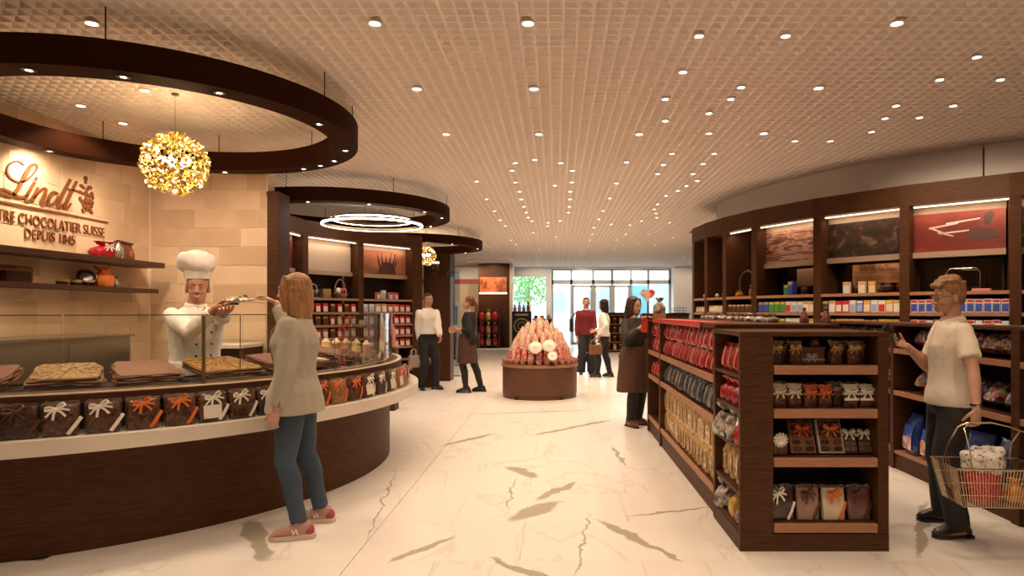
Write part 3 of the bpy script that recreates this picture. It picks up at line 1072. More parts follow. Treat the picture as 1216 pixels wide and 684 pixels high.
def choc_bag(cmat, ribbon, seed, strip=True, sheet=None):
    def make():
        r_ = random.Random(seed)
        t = thing('chocolate_bag', '', 'bag')
        m = MB()
        w_, h_, d_ = 0.172, 0.185, 0.05
        lv = [(0.98, 0.9, 0.0), (1.0, 1.0, 0.02), (1.02, 1.1, 0.10), (1.0, 1.0, 0.16), (0.96, 0.7, 0.178)]
        n = 14
        vs, fs = [], []
        for sx, sy, z in lv:
            for i in range(n):
                a = 2 * PI * (i + 0.5) / n
                ca, sa = math.cos(a), math.sin(a)
                x = math.copysign(abs(ca) ** 0.35, ca) * w_ / 2 * sx
                y = math.copysign(abs(sa) ** 0.45, sa) * d_ / 2 * sy * (1 + r_.uniform(-.1, .1))
                vs.append((x, y, z))
        for j in range(len(lv) - 1):
            for i in range(n):
                i2 = (i + 1) % n
                fs.append((j * n + i, j * n + i2, (j + 1) * n + i2, (j + 1) * n + i))
        fs += [tuple(range(n - 1, -1, -1)), tuple((len(lv) - 1) * n + i for i in range(n))]
        m.add(vs, fs)
        m.build('chocolate', cmat, t)
        m = MB()            # folded film edge and side seams
        for z, q in ((0.178, 0.0), (0.198, 0.003)):
            pass
        pts = []
        k = 9
        top = []
        for i in range(k):
            x = -w_ / 2 + w_ * i / (k - 1)
            top.append((x, r_.uniform(-.012, .012), 0.196 + r_.uniform(-.006, .006)))
            pts.append((x, r_.uniform(-.006, .006), 0.170))
        m.add(pts + top, [(i, i + 1, k + i + 1, k + i) for i in range(k - 1)])
        for s_ in (-1, 1):
            m.add([(s_ * w_ / 2 * 0.99, 0, 0.002), (s_ * (w_ / 2 + 0.006), -0.006, 0.004), (s_ * (w_ / 2 + 0.005), -0.01, 0.19), (s_ * w_ / 2 * 0.99, 0, 0.18)], [(0, 1, 2, 3)])
        m.build('film_edge', FILM, t)
        m = MB()
        bow(m, (-0.02 + r_.uniform(-.02, .02), -d_ / 2 - 0.006, 0.15), 0.075, ax=(0.95, 0, 0.3), up=(-0.3, 0, 0.95))
        m.build('bow', ribbon, t)
        if strip:
            m = MB()
            m.band([(0.035, -d_ / 2 - 0.005, 0.004), (0.066, -d_ / 2 - 0.006, 0.05), (0.098, -d_ / 2 + 0.010, 0.10)], (0.7, 0.1, -0.5), 0.020)
            m.build('ribbon', ribbon, t)
        if sheet:
            MB().cb((-0.005, -d_ / 2 - 0.006, 0.062), (0.11, 0.003, 0.085)).build('paper_tag', CARD, t, smooth=0)
        return t
    return Stock(make)


CHOCW = mat('wrapped_milk_chocolate', (0.125, 0.048, 0.022), 0.25, base2=(0.045, 0.018, 0.009), vscale=38, sharp=(0.38, 0.62), bump=1.0, bscale=26, coat=0.9)
DARKW = mat('wrapped_dark_chocolate', (0.065, 0.024, 0.013), 0.25, base2=(0.022, 0.008, 0.005), vscale=34, sharp=(0.38, 0.62), bump=1.0, bscale=26, coat=1.0)
NOUG = mat('almond_nougat', (0.40, 0.20, 0.085), 0.4, base2=(0.20, 0.075, 0.035), vscale=40, bump=0.4, bscale=50)
ST = {'dw': choc_bag(CHOCW, WHITER, 1), 'do': choc_bag(CHOCW, ORANGE, 2), 'kw': choc_bag(DARKW, WHITER, 3), 'no': choc_bag(NOUG, ORANGE, 4), 'nw': choc_bag(CHOCW, WHITER, 5, True, True), 'kb': choc_bag(DARKW, BROWNR, 6),
      'ow': choc_bag(NOUG, ORANGE, 7, True, True)}
BAGS = [(-40, 'kw', 'dark chocolate bag with white bow at the left photo edge'), (22, 'kb', 'chocolate bag with dark ribbon, first fully seen on the ledge'),
        (72, 'dw', 'milk chocolate bag with white bow, second on the ledge'), (123, 'dw', 'milk chocolate bag with white bow left of the orange bows'),
        (170, 'do', 'milk chocolate bag with orange bow, left of the two orange ones'), (214, 'do', 'milk chocolate bag with orange bow, right of the two orange ones'),
        (251, 'nw', 'chocolate bag with white bow and cream tag, right of the orange bows'), (288, 'dw', 'milk chocolate bag with white bow beside the blazer customer'),
        (318, 'kw', 'dark chocolate bag behind the blazer customer'), (352, 'kb', 'dark chocolate bag hidden behind the blazer customer'), (380, 'do', 'chocolate bag with orange bow close right of the blazer'),
        (402, 'no', 'almond nougat bag with big orange bow right of the blazer'), (421, 'do', 'chocolate bag with orange bow beside the nougat bag'), (437, 'nw', 'dark bag with white bow and pale tag at the counter bend'),
        (452, 'kw', 'dark chocolate bag with white bow at the counter bend'), (464, 'nw', 'chocolate bag with pale tag close to the last orange bow'), (474, 'ow', 'nougat bag with orange bow at the outermost counter bend')]
BAGS += [(0, 'no', 'nougat bag with orange bow just behind the counter bend'), (0, 'do', 'chocolate bag with orange bow farthest behind the bend')]
last = -9
for px, k_, lb in BAGS:
    a = max(ang_at(px, 2.868) if px else last, last + 0.0655)
    last = a
    ST[k_].put((CC[0] + 2.868 * math.cos(a), CC[1] + 2.868 * math.sin(a), ZL1 + 0.004), (-0.10, 0, a + PI / 2), lb, 'bag', 'chocolate bags on the counter ledge')

# ------------------------------------------------------------------ behind the counter: steel unit and back bench
t = thing('steel_unit', 'brushed steel serving unit against the stone wall behind the counter', 'cabinet', (XW, 5.15, 0))
MB().box((0.01, 0, 0), (0.57, 1.8, 1.19)).build('body', STEEL, t, smooth=0, bevel=0.004)
MB().box((0.01, -0.02, 1.19), (0.60, 1.83, 1.215)).build('top', STEEL, t, smooth=0, bevel=0.004)
MB().box((0.57, 0.06, 0.80), (0.58, 0.88, 1.14)).build('door', STEEL, t, smooth=0, bevel=0.003)
MB().box((0.57, 0.92, 0.80), (0.58, 1.74, 1.14)).build('door', STEEL, t, smooth=0, bevel=0.003)
t = thing('back_bench', 'dark cabinet with pale top along the back stone wall', 'cabinet', (-4.49, 7.56, 0))
MB().box((0, 0.03, 0), (0.84, 0.58, 1.02)).build('body', WOODH, t, smooth=0)
MB().box((-0.01, 0, 1.02), (0.85, 0.59, 1.065)).build('top', WHITEL, t, smooth=0, bevel=0.004)
MB().box((0.03, 0.015, 0.45), (0.40, 0.03, 0.98)).build('door', BLACK, t, smooth=0)
MB().box((0.44, 0.015, 0.45), (0.81, 0.03, 0.98)).build('door', BLACK, t, smooth=0)

# ------------------------------------------------------------------ hanging rings, chandeliers, ring lamp
RINGW = mat('ring_dark_brown', (0.034, 0.0105, 0.0042), 0.6, spec=0.03)
RING_L = emis('ring_spot_lens', (1.0, 0.88, 0.7), 16.0)


def hang_ring(cx, cy, R, label, rods, lamps, watts, width=0.22, z0=2.985, z1=3.177):
    t = thing('hanging_ring', label, 'ring', (cx, cy, z0), 0, 'dark rings hung from the ceiling')
    MB().arc(O, R - width, R, 0, 2 * PI, 0, z1 - z0, 96, full=True).build('ring_body', RINGW, t)
    for a in rods:
        a = math.radians(a)
        MB().cyl(((R - 0.05) * math.cos(a), (R - 0.05) * math.sin(a), z1 - z0), 0.005, H_CEIL - z1, 8).build('rod', BLACKM, t)
    for a in lamps:
        a = math.radians(a)
        p = Vector(((R - width / 2) * math.cos(a), (R - width / 2) * math.sin(a), 0))
        l = MB().lathe([(0.03, 0.003), (0.042, -0.002), (0.042, -0.006), (0.033, -0.006)], 14, p).build('lamp_trim', BLACKM, t)
        MB().lathe([(0.032, 0.002), (0.030, -0.005), (0.02, -0.006)], 12, p).build('lamp_lens', RING_L, l)
        if watts:
            wall = z0 == 2.985 and cx == -3.42 and 85 < math.degrees(a) < 215
            spot(t, p + Vector((0, 0, -0.012)), watts * (1.7 if wall else 1.0), 140, blend=1.0, aim=(0.75 * math.cos(a), 0.75 * math.sin(a), -1) if wall else None)
    return t


def ang_of(cx, cy, p):
    return math.degrees(math.atan2(p[1] - cy, p[0] - cx))


r1 = (-3.42, 5.66, 1.632)
h_ = 2.985 - EYE
lm = []
for x, y in ((31, 81), (146, 90), (259, 111), (335, 150), (405, 178), (374, 195)):
    d = F * h_ / (370 - y)
    lm.append(ang_of(r1[0], r1[1], ((x - 660) * d / F, d)))
lm += [lm[0] - 26, lm[0] - 52, 98, 128, 158, 186, 62, 40]
hang_ring(*r1, 'large dark ring hanging over the chocolate counter', [-13, 20, 60, 101, 140, -70, -150, 180], lm, 34)
hang_ring(-3.46, 10.7, 1.70, 'middle dark ring hanging around the glowing circle lamp', [-100, -48, 10, 60, 120, 180], [-120, -90, -60, -25, 0, 40, 90, 130, 170], 26)
hang_ring(-3.45, 15.95, 1.65, 'farthest dark ring hanging beyond the circle lamp', [-90, -40, 20, 90, 150], [-90, -45, 0, 45, 90, 135, 180], 22)

GOLDM = mat('polished_gold', (1.0, 0.80, 0.42), 0.22, 1.0)
BULB = emis('warm_bulb', (1.0, 0.78, 0.46), 18.0)


def chandelier(p, R, n, label, watts):
    t = thing('gold_chandelier', label, 'chandelier', p, 0, 'gold ball chandeliers')
    r_ = random.Random(n)
    m = MB()
    for i in range(n):
        z = 1 - 2 * (i + 0.5) / n
        ph = i * 2.39996
        rad = R * (0.90 + 0.10 * (i % 3) / 2)
        sq = math.sqrt(1 - z * z)
        # squat ball that narrows below
        c = Vector((rad * sq * math.cos(ph), rad * sq * math.sin(ph), rad * z * 0.98))
        M = Matrix.Translation(c) @ Euler((r_.uniform(0, 6), r_.uniform(0, 6), r_.uniform(0, 6))).to_matrix().to_4x4()
        b = len(m.V)
        s_ = R * 0.125
        pts = [(-s_ * 0.6, 0, -s_ * 0.5), (0, s_ * 0.5, -s_ * 0.2), (s_ * 0.6, 0, -s_ * 0.5), (s_ * 0.5, -s_ * 0.3, s_ * 0.4), (0, 0.2 * s_, s_), (-s_ * 0.5, s_ * 0.3, s_ * 0.4), (0, -0.35 * s_, 0)]
        m.add(pts, [(0, 1, 6), (1, 2, 6), (2, 3, 6), (3, 4, 6), (4, 5, 6), (5, 0, 6)])
        m.move(b, M)
    tag(m.build('gold_petals', GOLDM, t, smooth=0), kind='stuff')
    for i in range(5):
        a = i * 2 * PI / 5
        MB().ball((R * 0.36 * math.cos(a), R * 0.36 * math.sin(a), 0.1 * R), R * 0.13, 10, 6).build('bulb', BULB, t)
    MB().cyl((0, 0, R * 0.3), 0.0025, H_CEIL - p[2] - R * 0.3, 8).build('rod', BRASS, t)
    MB().lathe([(0.01, H_CEIL - p[2] - 0.02), (0.03, H_CEIL - p[2] - 0.012), (0.032, H_CEIL - p[2])], 16).build('ceiling_cap', BRASS, t)
    l = bpy.data.lights.new('bulb_light', 'POINT')
    l.energy = watts
    l.color = (1.0, 0.74, 0.42)
    l.shadow_soft_size = R * 0.25
    o = bpy.data.objects.new('lamp_light', l)
    C.objects.link(o)
    o.parent = t


chandelier(at(208, 195, 5.85), 0.272, 430, 'big gold ball chandelier hanging over the chocolate counter', 20)
chandelier(at(506, 304, 15.9), 0.24, 260, 'far gold ball chandelier hanging in the farthest ring', 14)

LED = emis('white_led', (1.0, 0.90, 0.74), 9.0)
t = thing('circle_lamp', 'lamp of two glowing white circles hanging in the middle ring', 'lamp', (-3.0, 10.7, 2.86), 0)
for R_, z_, nm in ((0.80, 0.0, 'large'), (0.62, 0.075, 'small')):
    f_ = MB().arc(O, R_ - 0.03, R_, 0, 2 * PI, z_, z_ + 0.045, 64, full=True).build('lamp_ring', BRASS, t)
    MB().arc(O, R_ - 0.028, R_ + 0.004, 0, 2 * PI, z_ - 0.006, z_ + 0.018, 64, full=True).build('light_strip', LED, f_)
for x in (-0.13, 0.13):
    MB().cyl((x, 0, 0.0), 0.004, H_CEIL - 2.86, 8).build('rod', BRASS, t)
MB().box((-0.62, -0.01, 0.08), (0.62, 0.01, 0.10)).build('cross_bar', BRASS, t, smooth=0)
# ------------------------------------------------------------------ products shared by the shelves
def two_tone(name, top, low_cols, split, scale=38.0, rough=0.3):
    """foil printed with a plain upper part and a field of coloured sweets below (split in object z)"""
    if name in MATS:
        return MATS[name]
    m = bpy.data.materials.new(name)
    m.use_nodes = True
    nt = m.node_tree
    L = nt.links.new
    b = nt.nodes['Principled BSDF']
    b.inputs['Roughness'].default_value = rough
    b.inputs['Coat Weight'].default_value = 0.4
    tc = nn(nt, 'ShaderNodeTexCoord')
    oi = nn(nt, 'ShaderNodeObjectInfo')
    ad = nn(nt, 'ShaderNodeVectorMath', operation='ADD')
    L(tc.outputs['Object'], ad.inputs[0])
    L(oi.outputs['Random'], ad.inputs[1])
    v = nn(nt, 'ShaderNodeTexVoronoi')
    v.inputs['Scale'].default_value = scale
    L(ad.outputs[0], v.inputs['Vector'])
    sp = nn(nt, 'ShaderNodeSeparateColor')
    L(v.outputs['Color'], sp.inputs[0])
    r = nn(nt, 'ShaderNodeValToRGB')
    r.color_ramp.interpolation = 'CONSTANT'
    while len(r.color_ramp.elements) < len(low_cols):
        r.color_ramp.elements.new(0.5)
    for i, (e, c) in enumerate(zip(r.color_ramp.elements, low_cols)):
        e.position = i / len(low_cols)
        e.color = (*c, 1)
    L(sp.outputs[0], r.inputs[0])
    sx = nn(nt, 'ShaderNodeSeparateXYZ')
    L(tc.outputs['Object'], sx.inputs[0])
    ns = nn(nt, 'ShaderNodeTexNoise')
    ns.inputs['Scale'].default_value = 14
    L(ad.outputs[0], ns.inputs['Vector'])
    ma = nn(nt, 'ShaderNodeMath', operation='MULTIPLY_ADD')
    ma.inputs[1].default_value = 0.08
    L(ns.outputs['Fac'], ma.inputs[0])
    L(sx.outputs['Z'], ma.inputs[2])
    gt = nn(nt, 'ShaderNodeMath', operation='GREATER_THAN')
    gt.inputs[1].default_value = split + 0.04
    L(ma.outputs[0], gt.inputs[0])
    mx = nn(nt, 'ShaderNodeMix', data_type='RGBA')
    L(gt.outputs[0], mx.inputs['Factor'])
    L(r.outputs[0], mx.inputs['A'])
    mx.inputs['B'].default_value = (*top, 1)
    L(mx.outputs['Result'], b.inputs['Base Color'])
    n2 = nn(nt, 'ShaderNodeTexNoise')
    n2.inputs['Scale'].default_value = 30
    L(ad.outputs[0], n2.inputs['Vector'])
    bp = nn(nt, 'ShaderNodeBump')
    bp.inputs['Strength'].default_value = 0.6
    bp.inputs['Distance'].default_value = 0.012
    L(n2.outputs['Fac'], bp.inputs['Height'])
    L(bp.outputs[0], b.inputs['Normal'])
    MATS[name] = m
    return m


def pouch_mesh(name, w, d, h, mats, patch=None, seed=1, rough=0.06, boxy=False):
    """stand-up pouch: gusseted foot, bulging front, flat sealed top; optional printed label patch"""
    m = MB()
    r_ = random.Random(seed)
    n = 14
    lv = [(0.94, 0.85, 0), (1.0, 1.0, 0.06), (0.99, 1.06, 0.3), (0.97, 0.92, 0.55), (0.98, 0.62, 0.78), (1.0, 0.14, 0.92), (1.0, 0.07, 1.0)]
    if boxy:
        lv = [(0.97, 1.0, 0), (1.0, 1.0, 0.04), (1.0, 1.02, 0.45), (0.99, 0.96, 0.78), (0.90, 0.62, 0.93), (0.82, 0.35, 1.0)]
    vs, fs = [], []
    for j, (sx, sy, z) in enumerate(lv):
        for i in range(n):
            a = 2 * PI * (i + 0.5) / n
            ca, sa = math.cos(a), math.sin(a)
            k = 1 + r_.uniform(-rough, rough)
            vs.append((math.copysign(abs(ca) ** 0.45, ca) * w / 2 * sx, math.copysign(abs(sa) ** 0.6, sa) * d / 2 * sy * k, h * z))
    for j in range(len(lv) - 1):
        for i in range(n):
            i2 = (i + 1) % n
            fs.append((j * n + i, j * n + i2, (j + 1) * n + i2, (j + 1) * n + i))
    fs += [tuple(range(n - 1, -1, -1)), tuple((len(lv) - 1) * n + i for i in range(n))]
    m.add(vs, fs)
    if patch:
        x0, x1, z0, z1 = patch
        k = 5
        pv, pf = [], []
        for q in range(k):
            z = z0 + (z1 - z0) * q / (k - 1)
            y = -d / 2 * 1.10 * (1.0 if z < 0.4 else 1.0 - (z - 0.4) * 0.95)
            pv += [(x0 * w, y, z * h), (x1 * w, y, z * h)]
        pf = [(2 * q, 2 * q + 1, 2 * q + 3, 2 * q + 2) for q in range(k - 1)]
        m.add(pv, pf, 1)
    return m.mesh(name, mats)


def mesh_stock(name, me, part=None):
    """single-mesh product, or Empty with a body and a label part"""
    return Stock(lambda: ob(name, me))


def pouch_stock(name, w, d, h, fm, lm=None, patch=(-0.32, 0.32, 0.25, 0.62), seed=1, boxy=False):
    def make():
        t = thing(name, '', 'bag')
        ob('pouch', pouch_mesh('pouch', w, d, h, [fm], None, seed, 0.06, boxy), t)
        if lm:
            x0, x1, z0, z1 = patch
            m = MB()
            pv = []
            for q in range(5):
                z = z0 + (z1 - z0) * q / 4
                y = -d / 2 * 1.12 * (1.0 if z < 0.4 or boxy else 1.0 - (z - 0.4) * 0.9)
                pv += [(x0 * w, y, z * h), (x1 * w, y, z * h)]
            m.add(pv, [(2 * q, 2 * q + 1, 2 * q + 3, 2 * q + 2) for q in range(4)])
            m.build('label', lm, t)
        ob('seal', MB().box((-w / 2 * 0.98, -0.004, h * 0.93), (w / 2 * 0.98, 0.004, h)).mesh('seal', fm, smooth=0), t)
        return t
    return Stock(make)


ORD = ORDN


class Unit:
    """a shelf unit with a local frame: origin at its front left foot, x along the front, y into the unit"""
    def __init__(s, name, label, p0, p1, cat='shelf', group=None):
        d = Vector((p1[0] - p0[0], p1[1] - p0[1]))
        s.w = d.length
        s.rz = math.atan2(d.y, d.x)
        s.t = thing(name, label, cat, (p0[0], p0[1], 0), s.rz, group)
        s.M = Matrix.Translation((p0[0], p0[1], 0)) @ Matrix.Rotation(s.rz, 4, 'Z')

    def box(s, name, lo, hi, m, bevel=0.0, smooth=0, parent=None):
        return MB().box(lo, hi).build(name, m, parent or s.t, smooth=smooth, bevel=bevel)

    def at(s, x, y, z):
        return s.M @ Vector((x, y, z))

    def put(s, st, x, y, z, label, cat, group=None, turn=0.0, tilt=0.0, scale=None):
        return st.put(s.at(x, y, z), (tilt, 0, s.rz + turn), label, cat, group, scale)


# ------------------------------------------------------------------ long aisle shelf (left face looks to the aisle) and its end shelf
XF = 1.125
g = Unit('aisle_shelf', 'long low dark wood aisle shelf with red, grey and gold pouches', (XF, 7.98), (XF, 4.61))
Lg = g.w
g.box('base', (0, 0.012, 0), (Lg, 0.87, 0.15), WOODH)
g.box('base_trim', (0, 0.0, 0.15), (Lg, 0.02, 0.20), LIP, bevel=0.003)
g.box('bottom_board', (0, 0.02, 0.15), (Lg, 0.87, 0.195), WOODH)
g.box('middle_panel', (0, 0.40, 0.195), (Lg, 0.44, 1.30), BLACK)
g.box('right_panel', (0, 0.85, 0.195), (Lg, 0.87, 1.335), WOODH)
g.box('top_board', (0, 0.0, 1.335), (Lg, 0.88, 1.362), WOODH, bevel=0.003)
for z in (0.655, 0.945):
    g.box('shelf_board', (0, 0.012, z), (Lg, 0.40, z + 0.045), WOODH)
    g.box('shelf_edge', (0.0, -0.004, z - 0.004), (Lg, 0.014, z + 0.05), LIP, bevel=0.003)
POSTX = (0.0, 0.90)
for x in POSTX:
    g.box('upright', (x, -0.006, 0.0), (x + 0.075, 0.40, 1.335), WOOD, bevel=0.003)
g.box('upright', (Lg - 0.03, -0.006, 0.0), (Lg + 0.0, 0.88, 1.335), WOOD)

REDL = mat('red_pouch_label_highlight', (0.62, 0.05, 0.045), 0.3, coat=0.4, base2=(0.78, 0.34, 0.28), vscale=10, stretch=(8, 1, 1.5))  # label strip with pale streaks painted like vertical highlights on the foil
GREYF = mat('blue_grey_foil', (0.13, 0.14, 0.17), 0.22, 0.35, base2=(0.05, 0.06, 0.09), vscale=22, bump=0.5, bscale=26)
GREYL = mat('silver_label', (0.40, 0.40, 0.40), 0.25, 0.4, base2=(0.14, 0.15, 0.18), vscale=12, stretch=(8, 1, 2))
GOLDL = mat('gold_pouch_label', (0.70, 0.46, 0.19), 0.35, 0.1, base2=(0.16, 0.065, 0.022), vscale=30, sharp=(0.44, 0.54))
GOLDF = mat('pale_gold_foil', (0.80, 0.56, 0.27), 0.3, 0.25, base2=(0.66, 0.42, 0.18), vscale=14, bump=0.4, bscale=26)
s_red = pouch_stock('red_pouch', 0.150, 0.105, 0.168, RED, REDL, (-0.16, 0.14, 0.14, 0.86), 1)
s_grey = pouch_stock('grey_pouch', 0.165, 0.11, 0.205, GREYF, GREYL, (-0.20, 0.18, 0.1, 0.8), 2)
s_gold = pouch_stock('gold_pouch', 0.118, 0.070, 0.212, GOLDF, GOLDL, (-0.36, 0.36, 0.12, 0.76), 3, True)
x0, x1 = 1.0, Lg - 0.05
n = 14
for i in range(n):
    x = x0 + 0.06 + (x1 - x0 - 0.12) * i / (n - 1)
    for k in range(2):
        g.put(s_red, x + rnd.uniform(-.008, .008), 0.085 + rnd.uniform(-.01, .01), 0.994 + 0.172 * k, ORD[i] + ' shiny red pouch from the far end, ' + ('second', 'top')[k] + ' row of the long aisle shelf', 'bag',
              'red pouches on the aisle shelf, ' + ('lower' if k == 0 else 'upper') + ' row', rnd.uniform(-.10, .10), -0.05)
n = 18
for i in range(n):
    x = x0 + 0.05 + (x1 - x0 - 0.10) * i / (n - 1)
    for k in range(2):
        g.put(s_gold, x + rnd.uniform(-.008, .008), 0.085 + rnd.uniform(-.01, .01), 0.197 + 0.213 * k, ORD[i] + ' pale gold pouch from the far end, ' + ('bottom', 'stacked')[k] + ' row of the long aisle shelf', 'bag',
              'gold pouches on the aisle shelf, ' + ('lower' if k == 0 else 'upper') + ' row', rnd.uniform(-.10, .10))
n = 12
for i in range(n):
    x = x0 + 0.07 + (x1 - x0 - 0.14) * i / (n - 1)
    g.put(s_grey, x, 0.09 + rnd.uniform(-.01, .01), 0.706, ORD[i] + ' blue grey foil pouch from the far end of the long aisle shelf', 'bag', 'grey pouches on the aisle shelf', rnd.uniform(-.12, .12), -0.06)
for i in range(4):
    for k in range(2):
        g.put(s_red, 0.17 + 0.195 * i, 0.085, 0.991 + 0.170 * k, ORD[i] + ' red pouch from the far end, ' + ('lower', 'upper')[k] + ' row of the far bay', 'bag', 'red pouches in the far bay', rnd.uniform(-.1, .1))
    g.put(s_red, 0.17 + 0.195 * i, 0.085, 0.702, ORD[i] + ' red pouch from the far end, middle board of the far bay', 'bag', 'red pouches in the far bay, middle board', rnd.uniform(-.1, .1))
# red runner on the top board
m_ = MB()
m_.prism([(XF + 0.0, 5.05), (XF + 0.24, 5.05), (XF + 0.24, 7.5), (XF - 0.0, 7.5)], 1.3625, 1.3665)
m_.box((XF - 0.012, 5.05, 1.325), (XF - 0.008, 7.5, 1.3665))
m_.box((XF - 0.012, 5.05, 1.3625), (XF + 0.02, 7.5, 1.3665))
tag(m_.build('table_runner', mat('red_runner', (0.58, 0.05, 0.045), 0.4), smooth=0), 'red cloth runner along the edge of the long aisle shelf top', 'runner')

# end shelf
EX0, EX1, EY0, EY1 = 1.114, 2.015, 3.945, 4.60
e = thing('end_shelf', 'dark wood end shelf with four brown boards of wrapped chocolates', 'shelf', (EX0, EY0, 0))
WE, DE = EX1 - EX0, EY1 - EY0


def eb(name, lo, hi, m, bevel=0.0):
    return MB().box(lo, hi).build(name, m, e, smooth=0, bevel=bevel)


eb('base', (0, 0, 0), (WE, DE, 0.105), WOODH)
eb('column_panel', (0.03, 0, 0.105), (0.20, 0.022, 1.30), WOODH)
eb('side_panel', (0.185, 0.022, 0.105), (0.20, DE, 1.30), BLACK)
eb('side_panel', (WE - 0.066, 0, 0.105), (WE, DE, 1.30), WOOD, 0.003)
eb('corner_post', (0, 0, 0.105), (0.03, 0.035, 1.30), WOOD)
eb('corner_post', (0, DE - 0.03, 0.105), (0.19, DE, 1.30), WOOD)
eb('back_panel', (0.2, 0.40, 0.105), (WE - 0.066, 0.42, 1.30), BLACK)
eb('top_board', (0, 0, 1.30), (WE, DE, 1.328), WOODH, 0.003)
EZ = (0.168, 0.565, 0.860, 1.124)
for z in EZ:
    eb('shelf_board', (0.2, 0.012, z - 0.03), (WE - 0.066, 0.40, z), WOODH)
    eb('shelf_edge', (0.205, -0.006, z - 0.055), (WE - 0.07, 0.014, z), LIP, 0.003)
NZ = (0.345, 0.615, 0.85, 1.06)
for z in NZ:
    eb('niche_board', (0.006, 0.035, z - 0.022), (0.185, DE - 0.03, z), WOODH)
eb('niche_board', (0.006, 0.035, 0.105), (0.185, DE - 0.03, 0.125), WOODH)


def eput(st, x, y, z, label, cat='bag', group=None, turn=0.0, tilt=0.0, scale=None):
    return st.put((EX0 + x, EY0 + y, z), (tilt, 0, turn), label, cat, group, scale)


# niche in the left side of the end shelf
for i in range(4):
    s_red.put((EX0 + 0.09, EY0 + 0.105 + 0.145 * i, 1.061), (0, 0, -PI / 2 + rnd.uniform(-.1, .1)), ORD[i] + ' red pouch from the front in the topmost side niche of the end shelf', 'bag', 'red pouches in the side niche', (0.92, 1, 1.06))
for i in range(4):
    o = pouch_stock if False else None
round_red = Stock(lambda: crinkled_bag(0.14, 0.12, 0.17, 31).build('round_red_bag', RED))
for i in range(4):
    round_red.put((EX0 + 0.085, EY0 + 0.105 + 0.145 * i, 0.851), rnd.uniform(0, 3), ORD[i] + ' round tied red bag from the front in the second side niche', 'bag', 'tied red bags in the side niche', 0.93)
CLEARB = mat('crumpled_clear_wrap', (0.52, 0.47, 0.42), 0.15, base2=(0.12, 0.08, 0.06), vscale=22, sharp=(0.4, 0.6), bump=1.0, bscale=30, coat=0.8)
def crumple(mb, amt, seed):
    q = random.Random(seed)
    for v in mb.V:
        v += Vector((q.uniform(-amt, amt), q.uniform(-amt, amt), q.uniform(-amt, amt) if v.z > 0.01 else 0))
    return mb


cw = Stock(lambda: crumple(crinkled_bag(0.17, 0.15, 0.21, 37), 0.013, 2).build('wrapped_gift', CLEARB, smooth=0))
cw.put((EX0 + 0.05, EY0 + 0.50, 0.616), 0.4, 'crumpled clear wrapped gift bulging from the third side niche', 'gift')
cw.put((EX0 + 0.07, EY0 + 0.32, 0.616), 1.4, 'second clear wrapped gift in the third side niche', 'gift')
round_red.put((EX0 + 0.075, EY0 + 0.14, 0.616), 1.0, 'round red bag alone in the third side niche of the end shelf', 'bag', None, 1.15)
for i in range(4):
    s_gold.put((EX0 + 0.085, EY0 + 0.105 + 0.145 * i, 0.347), (0, 0, -PI / 2 + rnd.uniform(-.1, .1)), ORD[i] + ' pale gold pouch from the front in the fourth side niche', 'bag', 'gold pouches in the side niche', (0.92, 1, 1))
cw.put((EX0 + 0.06, EY0 + 0.50, 0.126), 2.2, 'clear wrapped gift in the lowest side niche', 'gift', None, 0.95)
YEL = mat('yellow_sweets', (0.70, 0.42, 0.06), 0.3, var=0.4, vscale=30, bump=0.6)
tag(crinkled_bag(0.15, 0.13, 0.19, 39).build('sweet_bag', YEL, None, (EX0 + 0.08, EY0 + 0.28, 0.126)), 'yellow bag of sweets in the lowest side niche', 'bag')
cw.put((EX0 + 0.085, EY0 + 0.12, 0.126), 2.2, 'clear wrapped gift in the front corner of the lowest side niche', 'gift', None, 0.8)

# small bow-tied bag


def bow_bag(cm, top, ribbon, w_=0.085, h_=0.135, seed=3, band=None):
    def make():
        t = thing('bow_bag', '', 'bag')
        r_ = random.Random(seed)
        m = MB()
        n = 14
        vs, fs = [], []
        lv = [(0.92, 0), (1.0, 0.03), (1.0, 0.40), (0.95, 0.55)]
        for s_, z in lv:
            for i in range(n):
                a = 2 * PI * (i + 0.5) / n
                ca, sa = math.cos(a), math.sin(a)
                vs.append((math.copysign(abs(ca) ** 0.5, ca) * w_ / 2 * s_, math.copysign(abs(sa) ** 0.5, sa) * w_ * 0.36 * s_, h_ * z))
        for j in range(len(lv) - 1):
            for i in range(n):
                fs.append((j * n + i, j * n + (i + 1) % n, (j + 1) * n + (i + 1) % n, (j + 1) * n + i))
        fs += [tuple(range(n - 1, -1, -1)), tuple((len(lv) - 1) * n + i for i in range(n))]
        m.add(vs, fs)
        m.build('sweets', cm, t)
        m = MB()
        vs, fs = [], []
        lv = [(0.97, 0.53), (0.80, 0.66), (0.55, 0.72), (0.85, 0.86), (1.02, 1.0)]
        for j, (s_, z) in enumerate(lv):
            for i in range(n):
                a = 2 * PI * (i + 0.5) / n
                ca, sa = math.cos(a), math.sin(a)
                q = s_ * (1 + (0.14 * (-1) ** i if j > 2 else 0))
                vs.append((math.copysign(abs(ca) ** 0.6, ca) * w_ / 2 * q, math.copysign(abs(sa) ** 0.6, sa) * w_ * 0.30 * q * (0.6 if j > 1 else 1), h_ * z * (1 + (r_.uniform(-.05, .05) if j > 3 else 0))))
        for j in range(len(lv) - 1):
            for i in range(n):
                fs.append((j * n + i, j * n + (i + 1) % n, (j + 1) * n + (i + 1) % n, (j + 1) * n + i))
        m.add(vs, fs)
        m.build('wrapper_top', top, t)
        m = MB()
        bow(m, (0, -w_ * 0.30, h_ * 0.70), w_ * 0.62)
        m.build('bow', ribbon, t)
        if band:
            MB().cb((0, -w_ * 0.365, h_ * 0.36), (w_ * 0.95, 0.004, h_ * 0.10)).build('band', band, t, smooth=0)
        return t
    return Stock(make)


